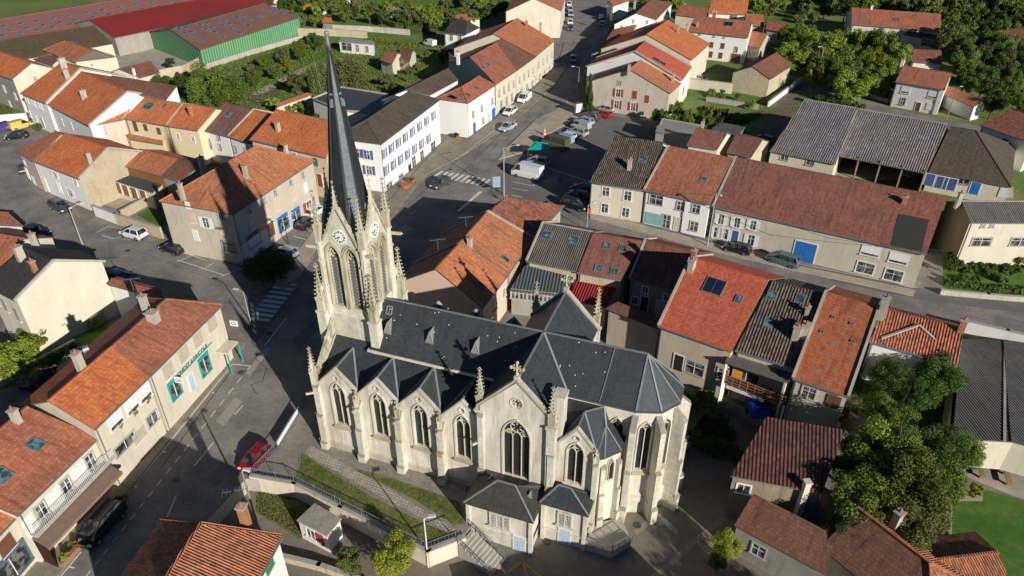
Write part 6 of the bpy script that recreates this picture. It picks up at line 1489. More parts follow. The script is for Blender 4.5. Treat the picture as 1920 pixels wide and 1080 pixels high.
# ------------------------------------------------------------------ vehicles
TYRE=plain((.02,.02,.02),.8); RIM=plain((.35,.36,.37),.35,.7); CGL=glassm('car glass',(.012,.016,.02),.06); TL=plain((.45,.02,.02),.3); HL=plain((.75,.77,.78),.15); BUMP=plain((.03,.03,.032),.6)
CT_={'hatch':(4.0,1.74,1.46,.95,.30,-.46,.06,-.38,.62),'mpv':(4.5,1.82,1.68,1.02,.34,-.48,.10,-.42,.66),'suv':(4.35,1.84,1.64,1.04,.24,-.47,.06,-.40,.70),'sedan':(4.5,1.78,1.44,.93,.24,-.36,.06,-.22,.66),
 'van':(5.4,2.05,2.45,1.35,.44,-.50,.30,-.495,1.0),'smallvan':(4.2,1.82,1.84,1.1,.36,-.49,.16,-.48,.72)}
VC={}
def vehicle(px,py,fx,fy,typ,col,label,group=None,name=None,z0=0,cat='car'):
    """px,py centre on the ground; fx,fy another surveyed point ahead of the car"""
    a=Vector(U(px,py,z0)); f=Vector(U(fx,fy,z0)); rz=math.atan2(f.y-a.y,f.x-a.x)
    nm=name or ('parked_car' if typ not in('van','smallvan') else 'parked_van')
    key=(typ,col)
    if key not in VC:
        L,Wd,H,zb,gf,gr,rf,rr,zh=CT_[typ]; w=Wd/2
        root=bpy.data.objects.new(nm,None); COL.objects.link(root); ORG[root.name]=Vector((0,0,0))
        paint=carpaint(col); mb=MB(); van=typ in('van','smallvan')
        st=[(-.5,.84,.38,zb*.80),(-.485,.93,.27,zb*.97),(-.42,1,.2,zb),(-.2,1,.2,zb),(.1,1,.2,zb),(gf-.02,1,.2,zb*.985),(gf+.06,.985,.2,zh+.28*(zb-zh)+.12),(.44,.93,.22,zh+.04),(.485,.82,.27,zh-.10),(.5,.74,.36,zh-.24)]
        rings=[]
        for x,ws,zl,zt in st:
            X=x*L; W_=w*ws; rings.append([(X,-W_*.9,zl),(X,-W_,zl+.18),(X,-W_*1.0,zt*.72),(X,-W_*.93,zt),(X,W_*.93,zt),(X,W_*1.0,zt*.72),(X,W_,zl+.18),(X,W_*.9,zl)])
        for r1,r2 in zip(rings,rings[1:]):
            for i in range(8): j=(i+1)%8; mb.face([r1[i],r1[j],r2[j],r2[i]][::-1])
        mb.face(rings[0][::-1][::-1]); mb.face(rings[-1][::-1])
        g=lambda x,y,z:(x*L,y,z); ws,wt=w*.92,w*(.90 if van else .72)
        gb=[g(gr,-ws,zb-.03),g(gf,-ws*.95,zb-.03),g(gf,ws*.95,zb-.03),g(gr,ws,zb-.03)]; gt=[g(rr,-wt,H-.05),g(rf,-wt*.97,H-.06),g(rf,wt*.97,H-.06),g(rr,wt,H-.05)]
        # roof with slight crown, pillars
        top=[g(rr*.93,-wt*.8,H),g(rf*.8,-wt*.8,H),g(rf*.8,wt*.8,H),g(rr*.93,wt*.8,H)]
        mb.face(top)
        for i in range(4): j=(i+1)%4; mb.face([gt[i],gt[j],top[j],top[i]])
        if van: # closed panel sides behind the cab
            xs=.18 if typ=='van' else .02
            for s,o in((-1,0),(1,0)):
                q=[g(gr,s*ws*1.0,zb-.03),g(xs,s*ws*1.0,zb-.03),g(xs,s*wt*1.01,H-.05),g(rr,s*wt*1.01,H-.05)]; mb.face(q if s<0 else q[::-1])
            mb.face([gb[0],gt[0],gt[3],gb[3]])
        for a_,b_ in((0,0),(1,1),(2,2),(3,3)): mb.bar(gb[a_],gt[b_],.09,.07)
        for s in(-1,1): xm=(gr+gf)/2+.03; mb.bar(g(xm,s*ws*.99,zb-.03),g(xm-.01,s*wt,H-.05),.08,.05)
        body=mb.build('body',paint,root,smooth=False)
        gl=MB()
        gl.face([gb[0],gb[1],gt[1],gt[0]]); gl.face([gb[2],gb[3],gt[3],gt[2]]); gl.face([gb[1],gb[2],gt[2],gt[1]])
        if not van: gl.face([gb[3],gb[0],gt[0],gt[3]])
        gl.build('windows',CGL,body)
        bm=MB(); bm.box((L*.492,0,.33),(.10,Wd*.8,.2)); bm.box((-L*.492,0,.36),(.10,Wd*.82,.22)); 
        for s in(-1,1): bm.box((gf*L*.86,s*(w+.08),zb+.02),(.14,.2,.13))
        bm.build('bumpers',BUMP,root)
        for s in(-1,1):
            h_=MB(); h_.box((L*.468,s*w*.70,zh-.02),(.16,.34,.13)); h_.build('headlight',HL,root)
            h_=MB(); h_.box((-L*.488,s*w*.80,zb*.82),(.08,.2,.26)); h_.build('tail_light',TL,root)
            for x in(.31,-.31):
                m=MB(); m.tube((x*L,s*(w-.2),.32),(x*L,s*(w+.02),.32),.32,n=14); wh=m.build('wheel',TYRE,root); m=MB(); m.tube((x*L,s*(w-.02),.32),(x*L,s*(w+.035),.32),.19,.17,n=10); m.build('rim',RIM,wh)
        VC[key]=root; r=root; r.name=nm
    else:
        src=VC[key]; r=src.copy(); r.name=nm; COL.objects.link(r)
        for ch in src.children:
            c=ch.copy(); COL.objects.link(c); c.parent=r
            for g_ in ch.children: d=g_.copy(); COL.objects.link(d); d.parent=c
    r.location=(a.x,a.y,z0+.012); r.rotation_euler=(0,0,rz)
    for k in('group',):
        if k in r: del r[k]
    return tag(r,label,cat,group)
BK=(.012,.012,.014); SV=(.42,.44,.46); WH=(.75,.75,.75); DG=(.06,.065,.07); BL=(.03,.08,.22); RD=(.55,.02,.02); LB=(.30,.40,.52)
GSQ='cars parked in the market square'
vehicle(194,992,160,1030,'mpv',BK,'black people carrier parked beside the brown awning')
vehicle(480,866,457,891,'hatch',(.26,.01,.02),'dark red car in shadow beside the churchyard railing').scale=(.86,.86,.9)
vehicle(115,394,140,407,'suv',DG,'dark grey car parked at the bend by the white fronted house')
vehicle(252,444,225,437,'suv',WH,'white car with black roof parked below the garden wall')
vehicle(325,472,298,463,'hatch',BK,'black car with red tail lights parked near the bakery building')
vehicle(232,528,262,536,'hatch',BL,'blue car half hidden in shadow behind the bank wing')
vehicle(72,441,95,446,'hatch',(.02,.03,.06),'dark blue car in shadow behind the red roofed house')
vehicle(74,713,95,695,'hatch',BK,'dark car in the shaded yard behind the bank row')
vehicle(192,573,215,566,'hatch',LB,'pale blue car in the small garden beside the cream house')
vehicle(826,349,808,359,'hatch',DG,'dark car driving over the zebra crossing')
vehicle(952,243,940,249,'sedan',SV,'silver car driving down the main street')
vehicle(956,214,948,219,'hatch',WH,'white car with blue tarp roof parked by the blue garage door')
vehicle(983,190,975,195,'smallvan',WH,'white small van parked along the main street',cat='van')
vehicle(1075,115,1073,125,'hatch',LB,'light blue car driving in the shade of the main street')
for px,py,c,l in((1067,11,WH,'white car first of the line parked at the top of the street'),(1069,21,SV,'silver car second of the line parked at the top of the street'),(1070,30,SV,'silver car third of the line parked at the top of the street'),(1069,45,WH,'white car fourth of the line parked at the top of the street'),(1069,56,DG,'dark grey car nearest in the line at the top of the street')):
    vehicle(px,py,px+.5,py+10,'hatch',c,l,group='cars parked in line at the top of the main street')
vehicle(1127,36,1127,26,'hatch',(.05,.06,.1),'dark car parked on the shaded side at the top of the street')
vehicle(1129,48,1129,38,'hatch',LB,'pale blue car parked on the shaded side of the street')
vehicle(1134,209,1120,206,'hatch',SV,'silver hatchback nearest to the grey gable house',group=GSQ)
vehicle(1130,219,1115,216,'hatch',RD,'bright red hatchback in the square',group=GSQ)
vehicle(1105,223,1090,219,'mpv',DG,'dark grey car between the red and the silver cars in the square',group=GSQ)
vehicle(1094,233,1079,229,'mpv',LB,'pale blue people carrier left of the dark grey car',group=GSQ)
vehicle(1089,242,1074,238,'smallvan',SV,'silver small van in the middle of the parked row',group=GSQ)
vehicle(1083,253,1068,249,'suv',SV,'silver estate car at the open end of the parked row',group=GSQ)
vehicle(1062,260,1047,256,'hatch',WH,'white car behind the blue van in the square',group=GSQ)
vehicle(1056,268,1041,264,'smallvan',LB,'light blue van behind the olive van',group=GSQ,cat='van')
vehicle(1042,277,1025,272,'van',(.10,.10,.05),'olive brown van next to the turquoise canopy',group=GSQ,cat='van')
vehicle(1007,309,990,306,'mpv',LB,'light blue car parked behind the big white van',group=GSQ)
vehicle(989,332,968,327,'van',WH,'big white delivery van with a red flag beside it',cat='van')
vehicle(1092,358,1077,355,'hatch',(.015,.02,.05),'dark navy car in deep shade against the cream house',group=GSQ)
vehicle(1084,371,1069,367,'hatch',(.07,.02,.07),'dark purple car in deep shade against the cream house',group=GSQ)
vehicle(1077,390,1095,395,'mpv',BK,'black car at the corner of the side street',group=GSQ)
vehicle(1380,472,1360,467,'hatch',BK,'black small car parked in front of the long farmhouse')
vehicle(1466,494,1450,489,'mpv',(.09,.16,.17),'teal green car parked beside the blue cart door')
vehicle(578,424,600,410,'hatch',BK,'black car in the pharmacy car park')
vehicle(592,402,608,392,'hatch',WH,'white car behind the black one in the pharmacy car park')
vehicle(535,480,520,476,'hatch',LB,'pale car half hidden by the dark round tree')
vehicle(41,241,60,236,'smallvan',(.60,.48,.10),'yellow van parked before the white wall',cat='van')
vehicle(14,245,30,240,'smallvan',(.08,.05,.22),'purple van parked next to the yellow van',cat='van')
vehicle(33,260,15,262,'hatch',BK,'black car parked in front of the yellow van')
vehicle(47,322,46,312,'hatch',(.05,.02,.02),'dark car standing at the corner of the pale pink house')
vehicle(806,86,790,82,'smallvan',WH,'white van at the slate roofed villa',cat='van')
vehicle(1312,152,1325,154,'hatch',SV,'silver car in the yard of the shuttered house')
vehicle(1433,266,1420,262,'hatch',BL,'blue car in the yard by the big barn')
vehicle(1278,835,1290,820,'hatch',SV,'silver car peeping out behind the church apse',z0=LOW)
vehicle(925,1122,950,1115,'hatch',(.5,.5,.5),'pale car roof at the very bottom edge by the yellow marking',z0=LOW)
# motorcycle
x,y,_=U(277,832); root=empty('motorcycle',(x,y,0),'small dark motorcycle leaning at the foot of the cream house','motorcycle',rz=.9); ORG[root.name]=Vector((0,0,0))
for s in(-.65,.65):
    m=MB(); m.tube((s,-.06,.3),(s,.06,.3),.3,n=12); m.build('wheel',TYRE,root)
m=MB(); m.bar((-.6,0,.35),(.1,0,.8),.16,.2); m.bar((.1,0,.8),(.6,0,.35),.1,.14); m.box((0,0,.5),(.5,.22,.36)); m.build('frame',DG and plain((.05,.05,.06),.4),root)
m=MB(); m.box((-.25,0,.85),(.6,.24,.1)); m.build('seat',TYRE,root); m=MB(); m.bar((.42,-.35,1.02),(.42,.35,1.02),.04); m.bar((.42,0,1.0),(.6,0,.4),.06); m.build('handlebar',STEEL,root)
# farm machine in the open barn
x,y,_=U(1712,338); root=empty('farm_machine',(x,y,0),'bright green farm implement standing under the open barn','farm machine'); GR=plain((.03,.42,.05),.45)
m=MB(); m.box((x,y,1.1),(3.4,1.6,.25),.2); m.box((x,y,1.7),(3.4,.2,.9),.2)
for i in range(7): m.bar((x-1.6+i*.53,y-.8,.5),(x-1.6+i*.53,y-.8+i*.1,1.9),.1)
m.build('frame',GR,root)
for s in(-1,1): m=MB(); m.tube((x+s*1.2-.12,y,.5),(x+s*1.2+.12,y,.5),.5,n=14); m.build('wheel',TYRE,root)
# orange truck
x,y,_=U(588,26); root=empty('dump_truck',(x,y,0),'orange dump truck among bushes beyond the green hall','truck'); m=MB(); m.box((x,y,2.1),(6.2,2.4,1.7),-.45); m.box((x,y,2.1),(6.3,2.5,.2),-.45); m.build('tipper_body',plain((.60,.25,.03),.5),root)
m=MB(); c_=Vector((x,y,0))+Vector((math.cos(-.45),math.sin(-.45),0))*4.1; m.box((c_.x,c_.y,1.5),(1.8,2.3,2.2),-.45); m.build('cab',plain((.55,.56,.55),.5),root)
for k in(-2,-.8,4.0):
    c_=Vector((x,y,.5))+Vector((math.cos(-.45),math.sin(-.45),0))*k; nn=Vector((.43,.9,0))*1.1; m=MB(); m.tube(c_-nn,c_+nn,.5,n=12); m.build('wheel',TYRE,root)
x,y,_=U(640,15); root=empty('silver_tank',(x,y,0),'long rounded silver tank lying among bushes at the top','tank'); m=MB(); m.tube((x-5,y-2,1.4),(x+5,y+2.5,1.4),1.4,n=14); m.build('shell',plain((.45,.46,.46),.4,.3),root); m=MB(); m.box((x-3,y-1.2,.25),(.4,2,.5)); m.box((x+3,y+1.5,.25),(.4,2,.5)); m.build('cradle',WOODM,root)
# market stall with turquoise canopy, person with purple umbrella-like top, traffic cone
x,y,_=U(1008,298); root=empty('market_stall',(x,y,0),'market stall under a turquoise canopy in the square','market stall'); m=MB()
m.slab([(x-1.9,y-1.3,2.3),(x+2.3,y-1.3,2.3),(x+2.0,y+1.3,2.5),(x-.5,y+1.3,2.9)],.06); m.face([(x-1.9,y-1.3,2.3),(x-.5,y+1.3,2.9),(x-.2,y,2.95)]); m.build('canopy',plain((.0,.38,.34),.6),root)
for dx,dy in((-1.8,-1.2),(2.2,-1.2),(1.9,1.2),(-.5,1.2)): m=MB(); m.bar((x+dx,y+dy,0),(x+dx,y+dy,2.4),.06); m.build('canopy_pole',STEEL,root)
m=MB(); m.box((x,y-.6,.8),(3.2,.9,.08)); m.box((x,y-.6,.4),(3.0,.7,.7)); m.build('counter',WOODM,root)
for i,(dx,c) in enumerate(((-1.1,(.35,.2,.08)),(-.3,(.4,.3,.12)),(.6,(.3,.1,.05)))):
    m=MB(); X=x+dx; m.box((X,y-.75,.88),(.6,.42,.04)); 
    for s in(-1,1): m.box((X+s*.3,y-.75,.98),(.03,.42,.2)); m.box((X,y-.75+s*.21,.98),(.6,.03,.2))
    o=m.build('crate',plain(c,.8),None,origin=(X,y-.75,.84)); tag(o,['brown crate at the left end of the market stall counter','tan crate in the middle of the market stall counter','reddish crate at the right end of the market stall counter'][i],'crate','crates on the market stall counter')
def person(px,py,top,leg,label,z0=0,rz=0,h=1.72):
    x,y,_=U(px,py,z0); root=empty('person',(x,y,z0),label,'person',rz=rz); ORG[root.name]=Vector((0,0,0)); k=h/1.72
    me=bpy.data.meshes.new('body'); V=[(0,0,.95),(0,0,1.15),(0,0,1.38),(0,.0,1.5),(0,.02,1.62),(.10,0,.90),(.12,.05,.5),(.11,-.02,.08),(.12,.14,.04),(-.10,0,.90),(-.12,-.08,.5),(-.13,-.16,.1),(-.13,-.02,.04),(.19,0,1.40),(.24,.02,1.13),(.22,.16,.92),(-.19,0,1.40),(-.25,-.02,1.13),(-.22,.12,.92)]
    E=[(0,1),(1,2),(2,3),(3,4),(0,5),(5,6),(6,7),(7,8),(0,9),(9,10),(10,11),(11,12),(2,13),(13,14),(14,15),(2,16),(16,17),(17,18)]
    Rr=[.15,.14,.15,.06,.10,.10,.07,.05,.04,.10,.07,.05,.04,.07,.05,.04,.07,.05,.04]
    me.from_pydata([(a*k,b*k,c*k) for a,b,c in V],E,[]); o=bpy.data.objects.new('body',me); COL.objects.link(o); o.parent=root
    md=o.modifiers.new('skin','SKIN'); 
    for i,r in enumerate(Rr): me.skin_vertices[0].data[i].radius=(r*k,r*k*.8)
    me.skin_vertices[0].data[0].use_root=True
    o.modifiers.new('sub','SUBSURF').levels=1
    me.materials.append(plain((.45,.30,.22),.7))
    dg=bpy.context.evaluated_depsgraph_get(); m2=bpy.data.meshes.new_from_object(o.evaluated_get(dg)); o.modifiers.clear(); o.data=m2; m2.materials.clear()
    for c in((.45,.30,.22),top,leg): m2.materials.append(plain(c,.8))
    for p in m2.polygons: p.material_index=2 if p.center.z<.93*k else (1 if p.center.z<1.46*k and abs(p.center.x)<.27*k and p.center.z>1.0*k else 0)
    m=MB(); m.ball((0,.0,1.68*k),.105*k,n=8); m.build('hair',plain((.06,.04,.03),.9),root,origin=(0,0,0))
    return root
person(1046,344,(.25,.22,.55),(.10,.12,.3),'person in a violet top walking across the shaded square',rz=.5)
person(1051,341,(.12,.14,.5),(.05,.06,.12),'person in a blue jacket beside the one in violet',rz=-.4,h=1.8)
x,y,_=U(1021,254); root=empty('traffic_cone',(x,y,0),'tall orange and white striped marker at the square entrance','traffic marker'); m=MB(); m.tube((x,y,0),(x,y,.9),.34,.16,10); m.tube((x,y,1.25),(x,y,1.7),.12,.05,10); m.build('cone',plain((.7,.16,.03),.6),root); m=MB(); m.tube((x,y,.9),(x,y,1.25),.165,.12,10); m.tube((x,y,.3),(x,y,.5),.30,.26,10); m.build('band',WHITE,root)
# transformer kiosk
x,y,_=U(1084,214); root=empty('kiosk',(x,y,0),'small white kiosk with brown top at the entrance of the square','kiosk',rz=0); m=MB(); m.box((x,y,1.2),(1.3,.9,2.4),.3); m.build('cabinet',WA['white'],root); m=MB(); m.box((x,y,2.46),(1.6,1.2,.12),.3); m.build('roof',RO['brown'],root)
# ------------------------------------------------------------------ awning, balcony and planters at the cafe house
# ------------------------------------------------------------------ vegetation
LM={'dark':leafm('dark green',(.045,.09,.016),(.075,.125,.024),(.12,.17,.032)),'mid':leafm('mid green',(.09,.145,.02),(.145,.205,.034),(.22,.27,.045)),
 'lite':leafm('light green',(.15,.22,.025),(.23,.30,.04),(.33,.36,.05)),'yel':leafm('yellow green',(.20,.25,.025),(.32,.34,.04),(.45,.42,.06)),'olive':leafm('olive green',(.10,.13,.035),(.165,.185,.055),(.24,.24,.08)),'gold':leafm('golden leaves',(.15,.14,.02),(.30,.20,.03),(.42,.28,.04))}
BARK=wmat('bark',(.12,.09,.065),stain=.6)
def quads(name,C,Nn,S,mat,rs):
    n=len(C); t=rs.normal(size=(n,3)); t-=(t*Nn).sum(1)[:,None]*Nn; t/=np.linalg.norm(t,axis=1)[:,None]+1e-9; b=np.cross(Nn,t)
    S=S[:,None]; V=np.empty((n,4,3)); V[:,0]=C-t*S-b*S*.6; V[:,1]=C+t*S-b*S*.6; V[:,2]=C+t*S*.8+b*S*.7; V[:,3]=C-t*S*.8+b*S*.7
    me=bpy.data.meshes.new(name); me.vertices.add(n*4); me.vertices.foreach_set('co',V.reshape(-1)); me.loops.add(n*4); me.loops.foreach_set('vertex_index',np.arange(n*4,dtype=np.int32))
    me.polygons.add(n); me.polygons.foreach_set('loop_start',np.arange(0,n*4,4,dtype=np.int32)); me.polygons.foreach_set('loop_total',np.full(n,4,dtype=np.int32)); me.update(); me.validate(); me.materials.append(mat); return me
def crown(kind,seed,n,leaf,clumps):
    rs=np.random.RandomState(seed); cs=[]
    for k in range(clumps):
        while True:
            p=rs.uniform(-1,1,3)
            r=np.linalg.norm(p)
            if .25<r<rs.uniform(.7,1.02): break
        if kind=='round': p*=np.array([1,1,.9]); rad=rs.uniform(.14,.38)
        elif kind=='cone': z=rs.uniform(-1,1); q=(1-z)/2; a=rs.uniform(0,6.28); rr=q*.75*rs.uniform(.5,1); p=np.array([math.cos(a)*rr,math.sin(a)*rr,z]); rad=.16+.22*q
        elif kind=='col': z=rs.uniform(-1,1); q=math.sqrt(max(0,1-z*z)); a=rs.uniform(0,6.28); rr=q*.6; p=np.array([math.cos(a)*rr,math.sin(a)*rr,z]); rad=.3
        elif kind=='willow': a=rs.uniform(0,6.28); rr=rs.uniform(.2,.85); p=np.array([math.cos(a)*rr,math.sin(a)*rr,.55*(1-rr*rr)]); rad=.25
        cs.append((p,rad))
    w=np.array([c[1]**2 for c in cs]); w/=w.sum(); idx=rs.choice(len(cs),n,p=w)
    P=np.array([c[0] for c in cs])[idx]; R=np.array([c[1] for c in cs])[idx]
    d=rs.normal(size=(n,3)); d/=np.linalg.norm(d,axis=1)[:,None]
    if kind=='willow':
        drop=rs.uniform(0,1,n)**.8; C=P+d*R[:,None]*np.array([.8,.8,.5]); C[:,2]-=drop*1.2; strand=np.round(np.arctan2(C[:,1],C[:,0])*14)/14
        C[:,0]+=.03*np.sin(strand*97); Nn=d*np.array([1,1,.15])
    else:
        C=P+d*(R*rs.uniform(.55,1.08,n))[:,None]; Nn=d*.8+rs.normal(size=(n,3))*.55+np.array([0,0,.25])
    Nn/=np.linalg.norm(Nn,axis=1)[:,None]
    return C,Nn,rs.uniform(.6,1.25,n)*leaf,rs
def trunkmesh(seed,kind):
    rr=random.Random(seed); mb=MB(); pr=Vector((0,0,-.03)); 
    for i in range(4):
        q=Vector((rr.uniform(-.03,.03),rr.uniform(-.03,.03),.2*(i+1))); mb.tube(pr,q,.085-.014*i,.071-.014*i,7,cap=False); pr=q
    for i in range(9):
        a=rr.uniform(0,6.28); z=rr.uniform(.45,.8); s=Vector((0,0,z)); e=s+Vector((math.cos(a)*.4,math.sin(a)*.4,rr.uniform(.18,.5))); m_=s.lerp(e,.5)+Vector((0,0,-.05)); mb.tube(s,m_,.035,.022,5,cap=False); mb.tube(m_,e,.022,.008,5,cap=False)
    o=mb.build('trunk',BARK,origin=(0,0,0)); me=o.data; bpy.data.objects.remove(o); return me
TRK=[trunkmesh(s,'r') for s in(1,2,3)]
CRC={}
def cmesh(kind,size,mat,v):
    k=(kind,size,mat,v)
    if k not in CRC:
        n,leaf,cl={'big':(14000,.032,60),'med':(6500,.048,38),'small':(2700,.074,24),'tiny':(500,.17,10)}[size]
        if kind=='willow': n=9000; leaf=.03; cl=60
        CRC[k]=quads('crown',*(lambda c:(c[0],c[1],c[2]))(cc:=crown(kind,hash((kind,size,v))%1000 if False else 11+v*7+len(kind),n,leaf,cl)),LM[mat],cc[3])
    return CRC[k]
tcount=[0]
def tree(px,py,rpx,zc,label,mat='mid',kind='round',size='med',group=None,name=None,z0=0,asp=1.0,zr=None,cat='tree',v=None):
    x,y,_=U(px,py,zc); Z=(CH-zc)*ST+y*CT; r=rpx*Z/FPX; tcount[0]+=1; v=tcount[0]%3 if v is None else v
    rr=random.Random(px*7+py); bush=zc-z0<r*.9*asp
    root=empty(name or ('tree' if not bush else 'shrub'),(x,y,z0),label,cat,group)
    t=bpy.data.objects.new('trunk',TRK[v]); COL.objects.link(t); t.parent=root; h=max(zc-z0,.4); t.scale=(max(r,.5),max(r,.5),h/ .8)
    c=bpy.data.objects.new('crown',cmesh(kind,size,mat,v)); COL.objects.link(c); c.parent=root; c.location=(0,0,zc-z0); c.scale=(r,r*rr.uniform(.9,1.1),(zr or r*asp)); c.rotation_euler=(0,0,rr.uniform(0,6.28))
    return root
TONE={'dark':'dark green','mid':'green','lite':'light green','olive':'olive green','yel':'yellow green','gold':'golden'}
def ORD(n):
    a=['','first','second','third','fourth','fifth','sixth','seventh','eighth','ninth','tenth','eleventh','twelfth','thirteenth','fourteenth','fifteenth','sixteenth','seventeenth','eighteenth','nineteenth']
    t={2:'twenty',3:'thirty',4:'forty',5:'fifty',6:'sixty'}
    if n<20: return a[n]
    return t[n//10]+'-'+a[n%10] if n%10 else t[n//10][:-1]+'ieth'
def scatter(poly,n,rng,zc,label,group,mats=('mid','dark','olive'),size='small',seed=1,z0=0,asp=.95,cat='tree',name=None,kind='round',sep=.6):
    rr=random.Random(seed); xs=[p[0] for p in poly]; ys=[p[1] for p in poly]; pts=[]; tries=0
    def ins(x,y):
        c=False; j=len(poly)-1
        for i in range(len(poly)):
            if (poly[i][1]>y)!=(poly[j][1]>y) and x<(poly[j][0]-poly[i][0])*(y-poly[i][1])/(poly[j][1]-poly[i][1]+1e-9)+poly[i][0]: c=not c
            j=i
        return c
    while len(pts)<n and tries<n*60:
        tries+=1; x=rr.uniform(min(xs),max(xs)); y=rr.uniform(min(ys),max(ys)); r=rr.uniform(*rng)
        if not ins(x,y): continue
        if any((x-a)**2+((y-b)*1.4)**2<(sep*(r+c))**2 for a,b,c in pts): continue
        pts.append((x,y,r))
    pts.sort()
    for q_,(x,y,r) in enumerate(pts):
        _,yy,_z=U(x,y,zc); rm=r*((CH-zc)*ST+yy*CT)/FPX
        mt_=rr.choice(mats); tree(x,y,r,z0+max(zc*rr.uniform(.8,1.15),rm*.8),TONE[mt_]+' '+label+', '+ORD(q_+1)+' from the left',mt_,kind,size,group,z0=z0,asp=asp*rr.uniform(.9,1.15),cat=cat,name=name)
# big trees bottom right
GB='big leafy trees between the barn and the lawn'
for i,(x,y,r,zc,m,l) in enumerate(((1640,840,62,4.5,'lite','large green tree right behind the stone barn'),(1712,905,70,5,'mid','largest leafy tree left of the garden terrace'),(1612,925,58,4.2,'mid','leafy tree whose crown touches the barn gable'),(1700,985,55,3.6,'olive','tree above the chimney of the bottom right house'),(1760,835,50,4.4,'dark','dark tree between shed and garden path'),(1590,990,44,2.6,'dark','shaded low tree beside the barn annex'),(1810,845,36,3.4,'mid','feathery green tree at the corner of the dark shed'),(1668,775,40,4.6,'mid','tree right of the small reddish roof'),(1740,965,42,3.2,'olive','tree overhanging the pale garden path'),(1655,960,46,4.0,'lite','round tree in the middle of the leafy group'),(1600,870,44,3.4,'mid','tree at the right wall of the stone barn'),(1765,900,48,3.8,'mid','leafy tree next to the pale garden path'),(1690,840,50,4.8,'mid','tree crown between the largest tree and the dark shed'))):
    tree(x,y,r,zc,l,m,'round','big',GB,z0=LOW,asp=.85)
GD='trees in the garden of the dormer house'
for x,y,r,zc,m,l in((1762,700,44,4.2,'dark','dense dark tree partly covering the dark shed roof'),(1672,705,36,3.6,'dark','thin dark tree in front of the dormer house'),(1720,740,34,3.0,'dark','dark tree in the middle of the dormer house garden'),(1700,665,22,3.4,'mid','small tree touching the white house front'),(1600,690,18,2.4,'mid','light shrub at the edge of the lichen covered roof'),(1570,775,20,2.2,'mid','climbing shrub on the rubble house corner')):
    tree(x,y,r,zc,l,m,'round','big' if r>30 else 'med',GD,asp=.85)
tree(737,1042,38,1.0,'bright yellow green magnolia like tree at the bottom of the churchyard wall','yel','round','big',z0=LOW,asp=1.05)
tree(655,1052,27,.6,'thin grey green half bare tree below the churchyard wall','olive','round','med',z0=LOW)
tree(1364,1022,26,0.4,'round green and gold bush on the yard south of the apse','yel','round','big',z0=LOW,asp=1.15)
tree(1345,1052,18,-.4,'low grey green bush next to the round golden bush','olive','round','med',z0=LOW,cat='shrub')
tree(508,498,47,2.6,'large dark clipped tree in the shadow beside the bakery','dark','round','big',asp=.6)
tree(1105,182,13,3.8,'dark conical cypress beside the grey gable house','dark','cone','med',zr=4.3)
tree(648,135,44,4.8,'large weeping willow behind the spire','olive','willow','big',zr=5.4)
tree(600,140,26,4.6,'second crown of weeping willow left of the spire','olive','willow','big',zr=5.0)
G1_='green trees in the gardens behind the orange roofs'
for x,y,r,zc,m,l in((385,160,42,3.6,'mid','wide dense tree beside the stone wall, left most in the gardens'),(430,170,34,3.2,'mid','broad tree next to the vegetable plot'),(345,150,20,3,'dark','dark tree at the end of the white wall'),(302,150,14,2.8,'dark','small dark tree by the brown lean shed'),(470,150,16,3,'dark','narrow tree at the corner of the first lawn'),(318,116,9,2.2,'dark','little bush against the green hall'),(530,100,17,3.4,'olive','yellowish tree below the green hall end'),(562,90,20,3.6,'mid','dense tree just left of the upper spire'),(492,115,14,2.6,'mid','tree in the middle of the lawn slope'),(515,130,15,2.8,'mid','tree above the garden path'),(590,75,16,3.2,'dark','dark tree beside the spire top'),(556,155,20,3,'olive','greyish tree between path and willow'),(478,135,14,3,'mid','small round tree left of the lawn'),(540,120,15,3,'lite','light green tree near the garden path')):
    tree(x,y,r,zc,l,m,'round','med' if r<25 else 'big',G1_,asp=.85)
scatter([(640,200),(690,215),(850,140),(900,100),(850,85),(700,95),(690,150)],26,(7,14),2.2,'tree in the gardens between willow and street','trees in the middle gardens',('mid','dark','olive','lite'),seed=5)
scatter([(520,182),(580,200),(600,225),(560,230),(500,195)],7,(8,13),1.6,'bush beside the modern flat building','bushes by the flat building',('mid','lite','dark'),seed=8,cat='shrub',name='shrub')
scatter([(300,165),(500,120),(560,95),(600,60),(560,75),(480,110),(420,150)],16,(5,9),1.6,'shrub below the green hall','shrubs below the green hall',('mid','dark','olive'),seed=12,cat='shrub',name='shrub')
scatter([(560,10),(1000,-5),(940,30),(860,45),(640,30)],46,(7,15),3.0,'tree in the hedged top gardens','trees at the top centre',('mid','dark','olive','lite'),seed=3)
scatter([(490,0),(570,40),(640,20),(680,-20),(480,-30)],22,(9,17),3.2,'tree around the scrap yard','trees around the scrap yard',('dark','olive','mid'),seed=23)
GW='dense trees at the upper right'
scatter([(1480,60),(1590,70),(1690,75),(1700,130),(1670,165),(1560,160),(1490,120)],22,(20,36),4.2,'tree in the clump beside the lane','trees beside the lane',('mid','lite','lite','mid'),'med',seed=31,sep=.42)
scatter([(1500,-14),(1940,-10),(1940,50),(1780,60),(1770,15),(1590,12),(1530,4)],52,(14,28),5,'tree in the wood along the top right edge',GW,('dark','mid','olive','mid'),'small',seed=41,sep=.42)
scatter([(1775,60),(1860,70),(1930,90),(1930,200),(1850,190),(1800,150)],26,(14,26),4.4,'tree between the white villa and right edge','trees right of the white villa',('dark','olive','mid'),'med',seed=43,sep=.45)
scatter([(1270,215),(1310,205),(1420,225),(1370,230),(1270,225)],14,(7,14),2.2,'shrub behind the market square houses','shrubs behind the square',('mid','dark','lite'),seed=51,cat='shrub',name='shrub')
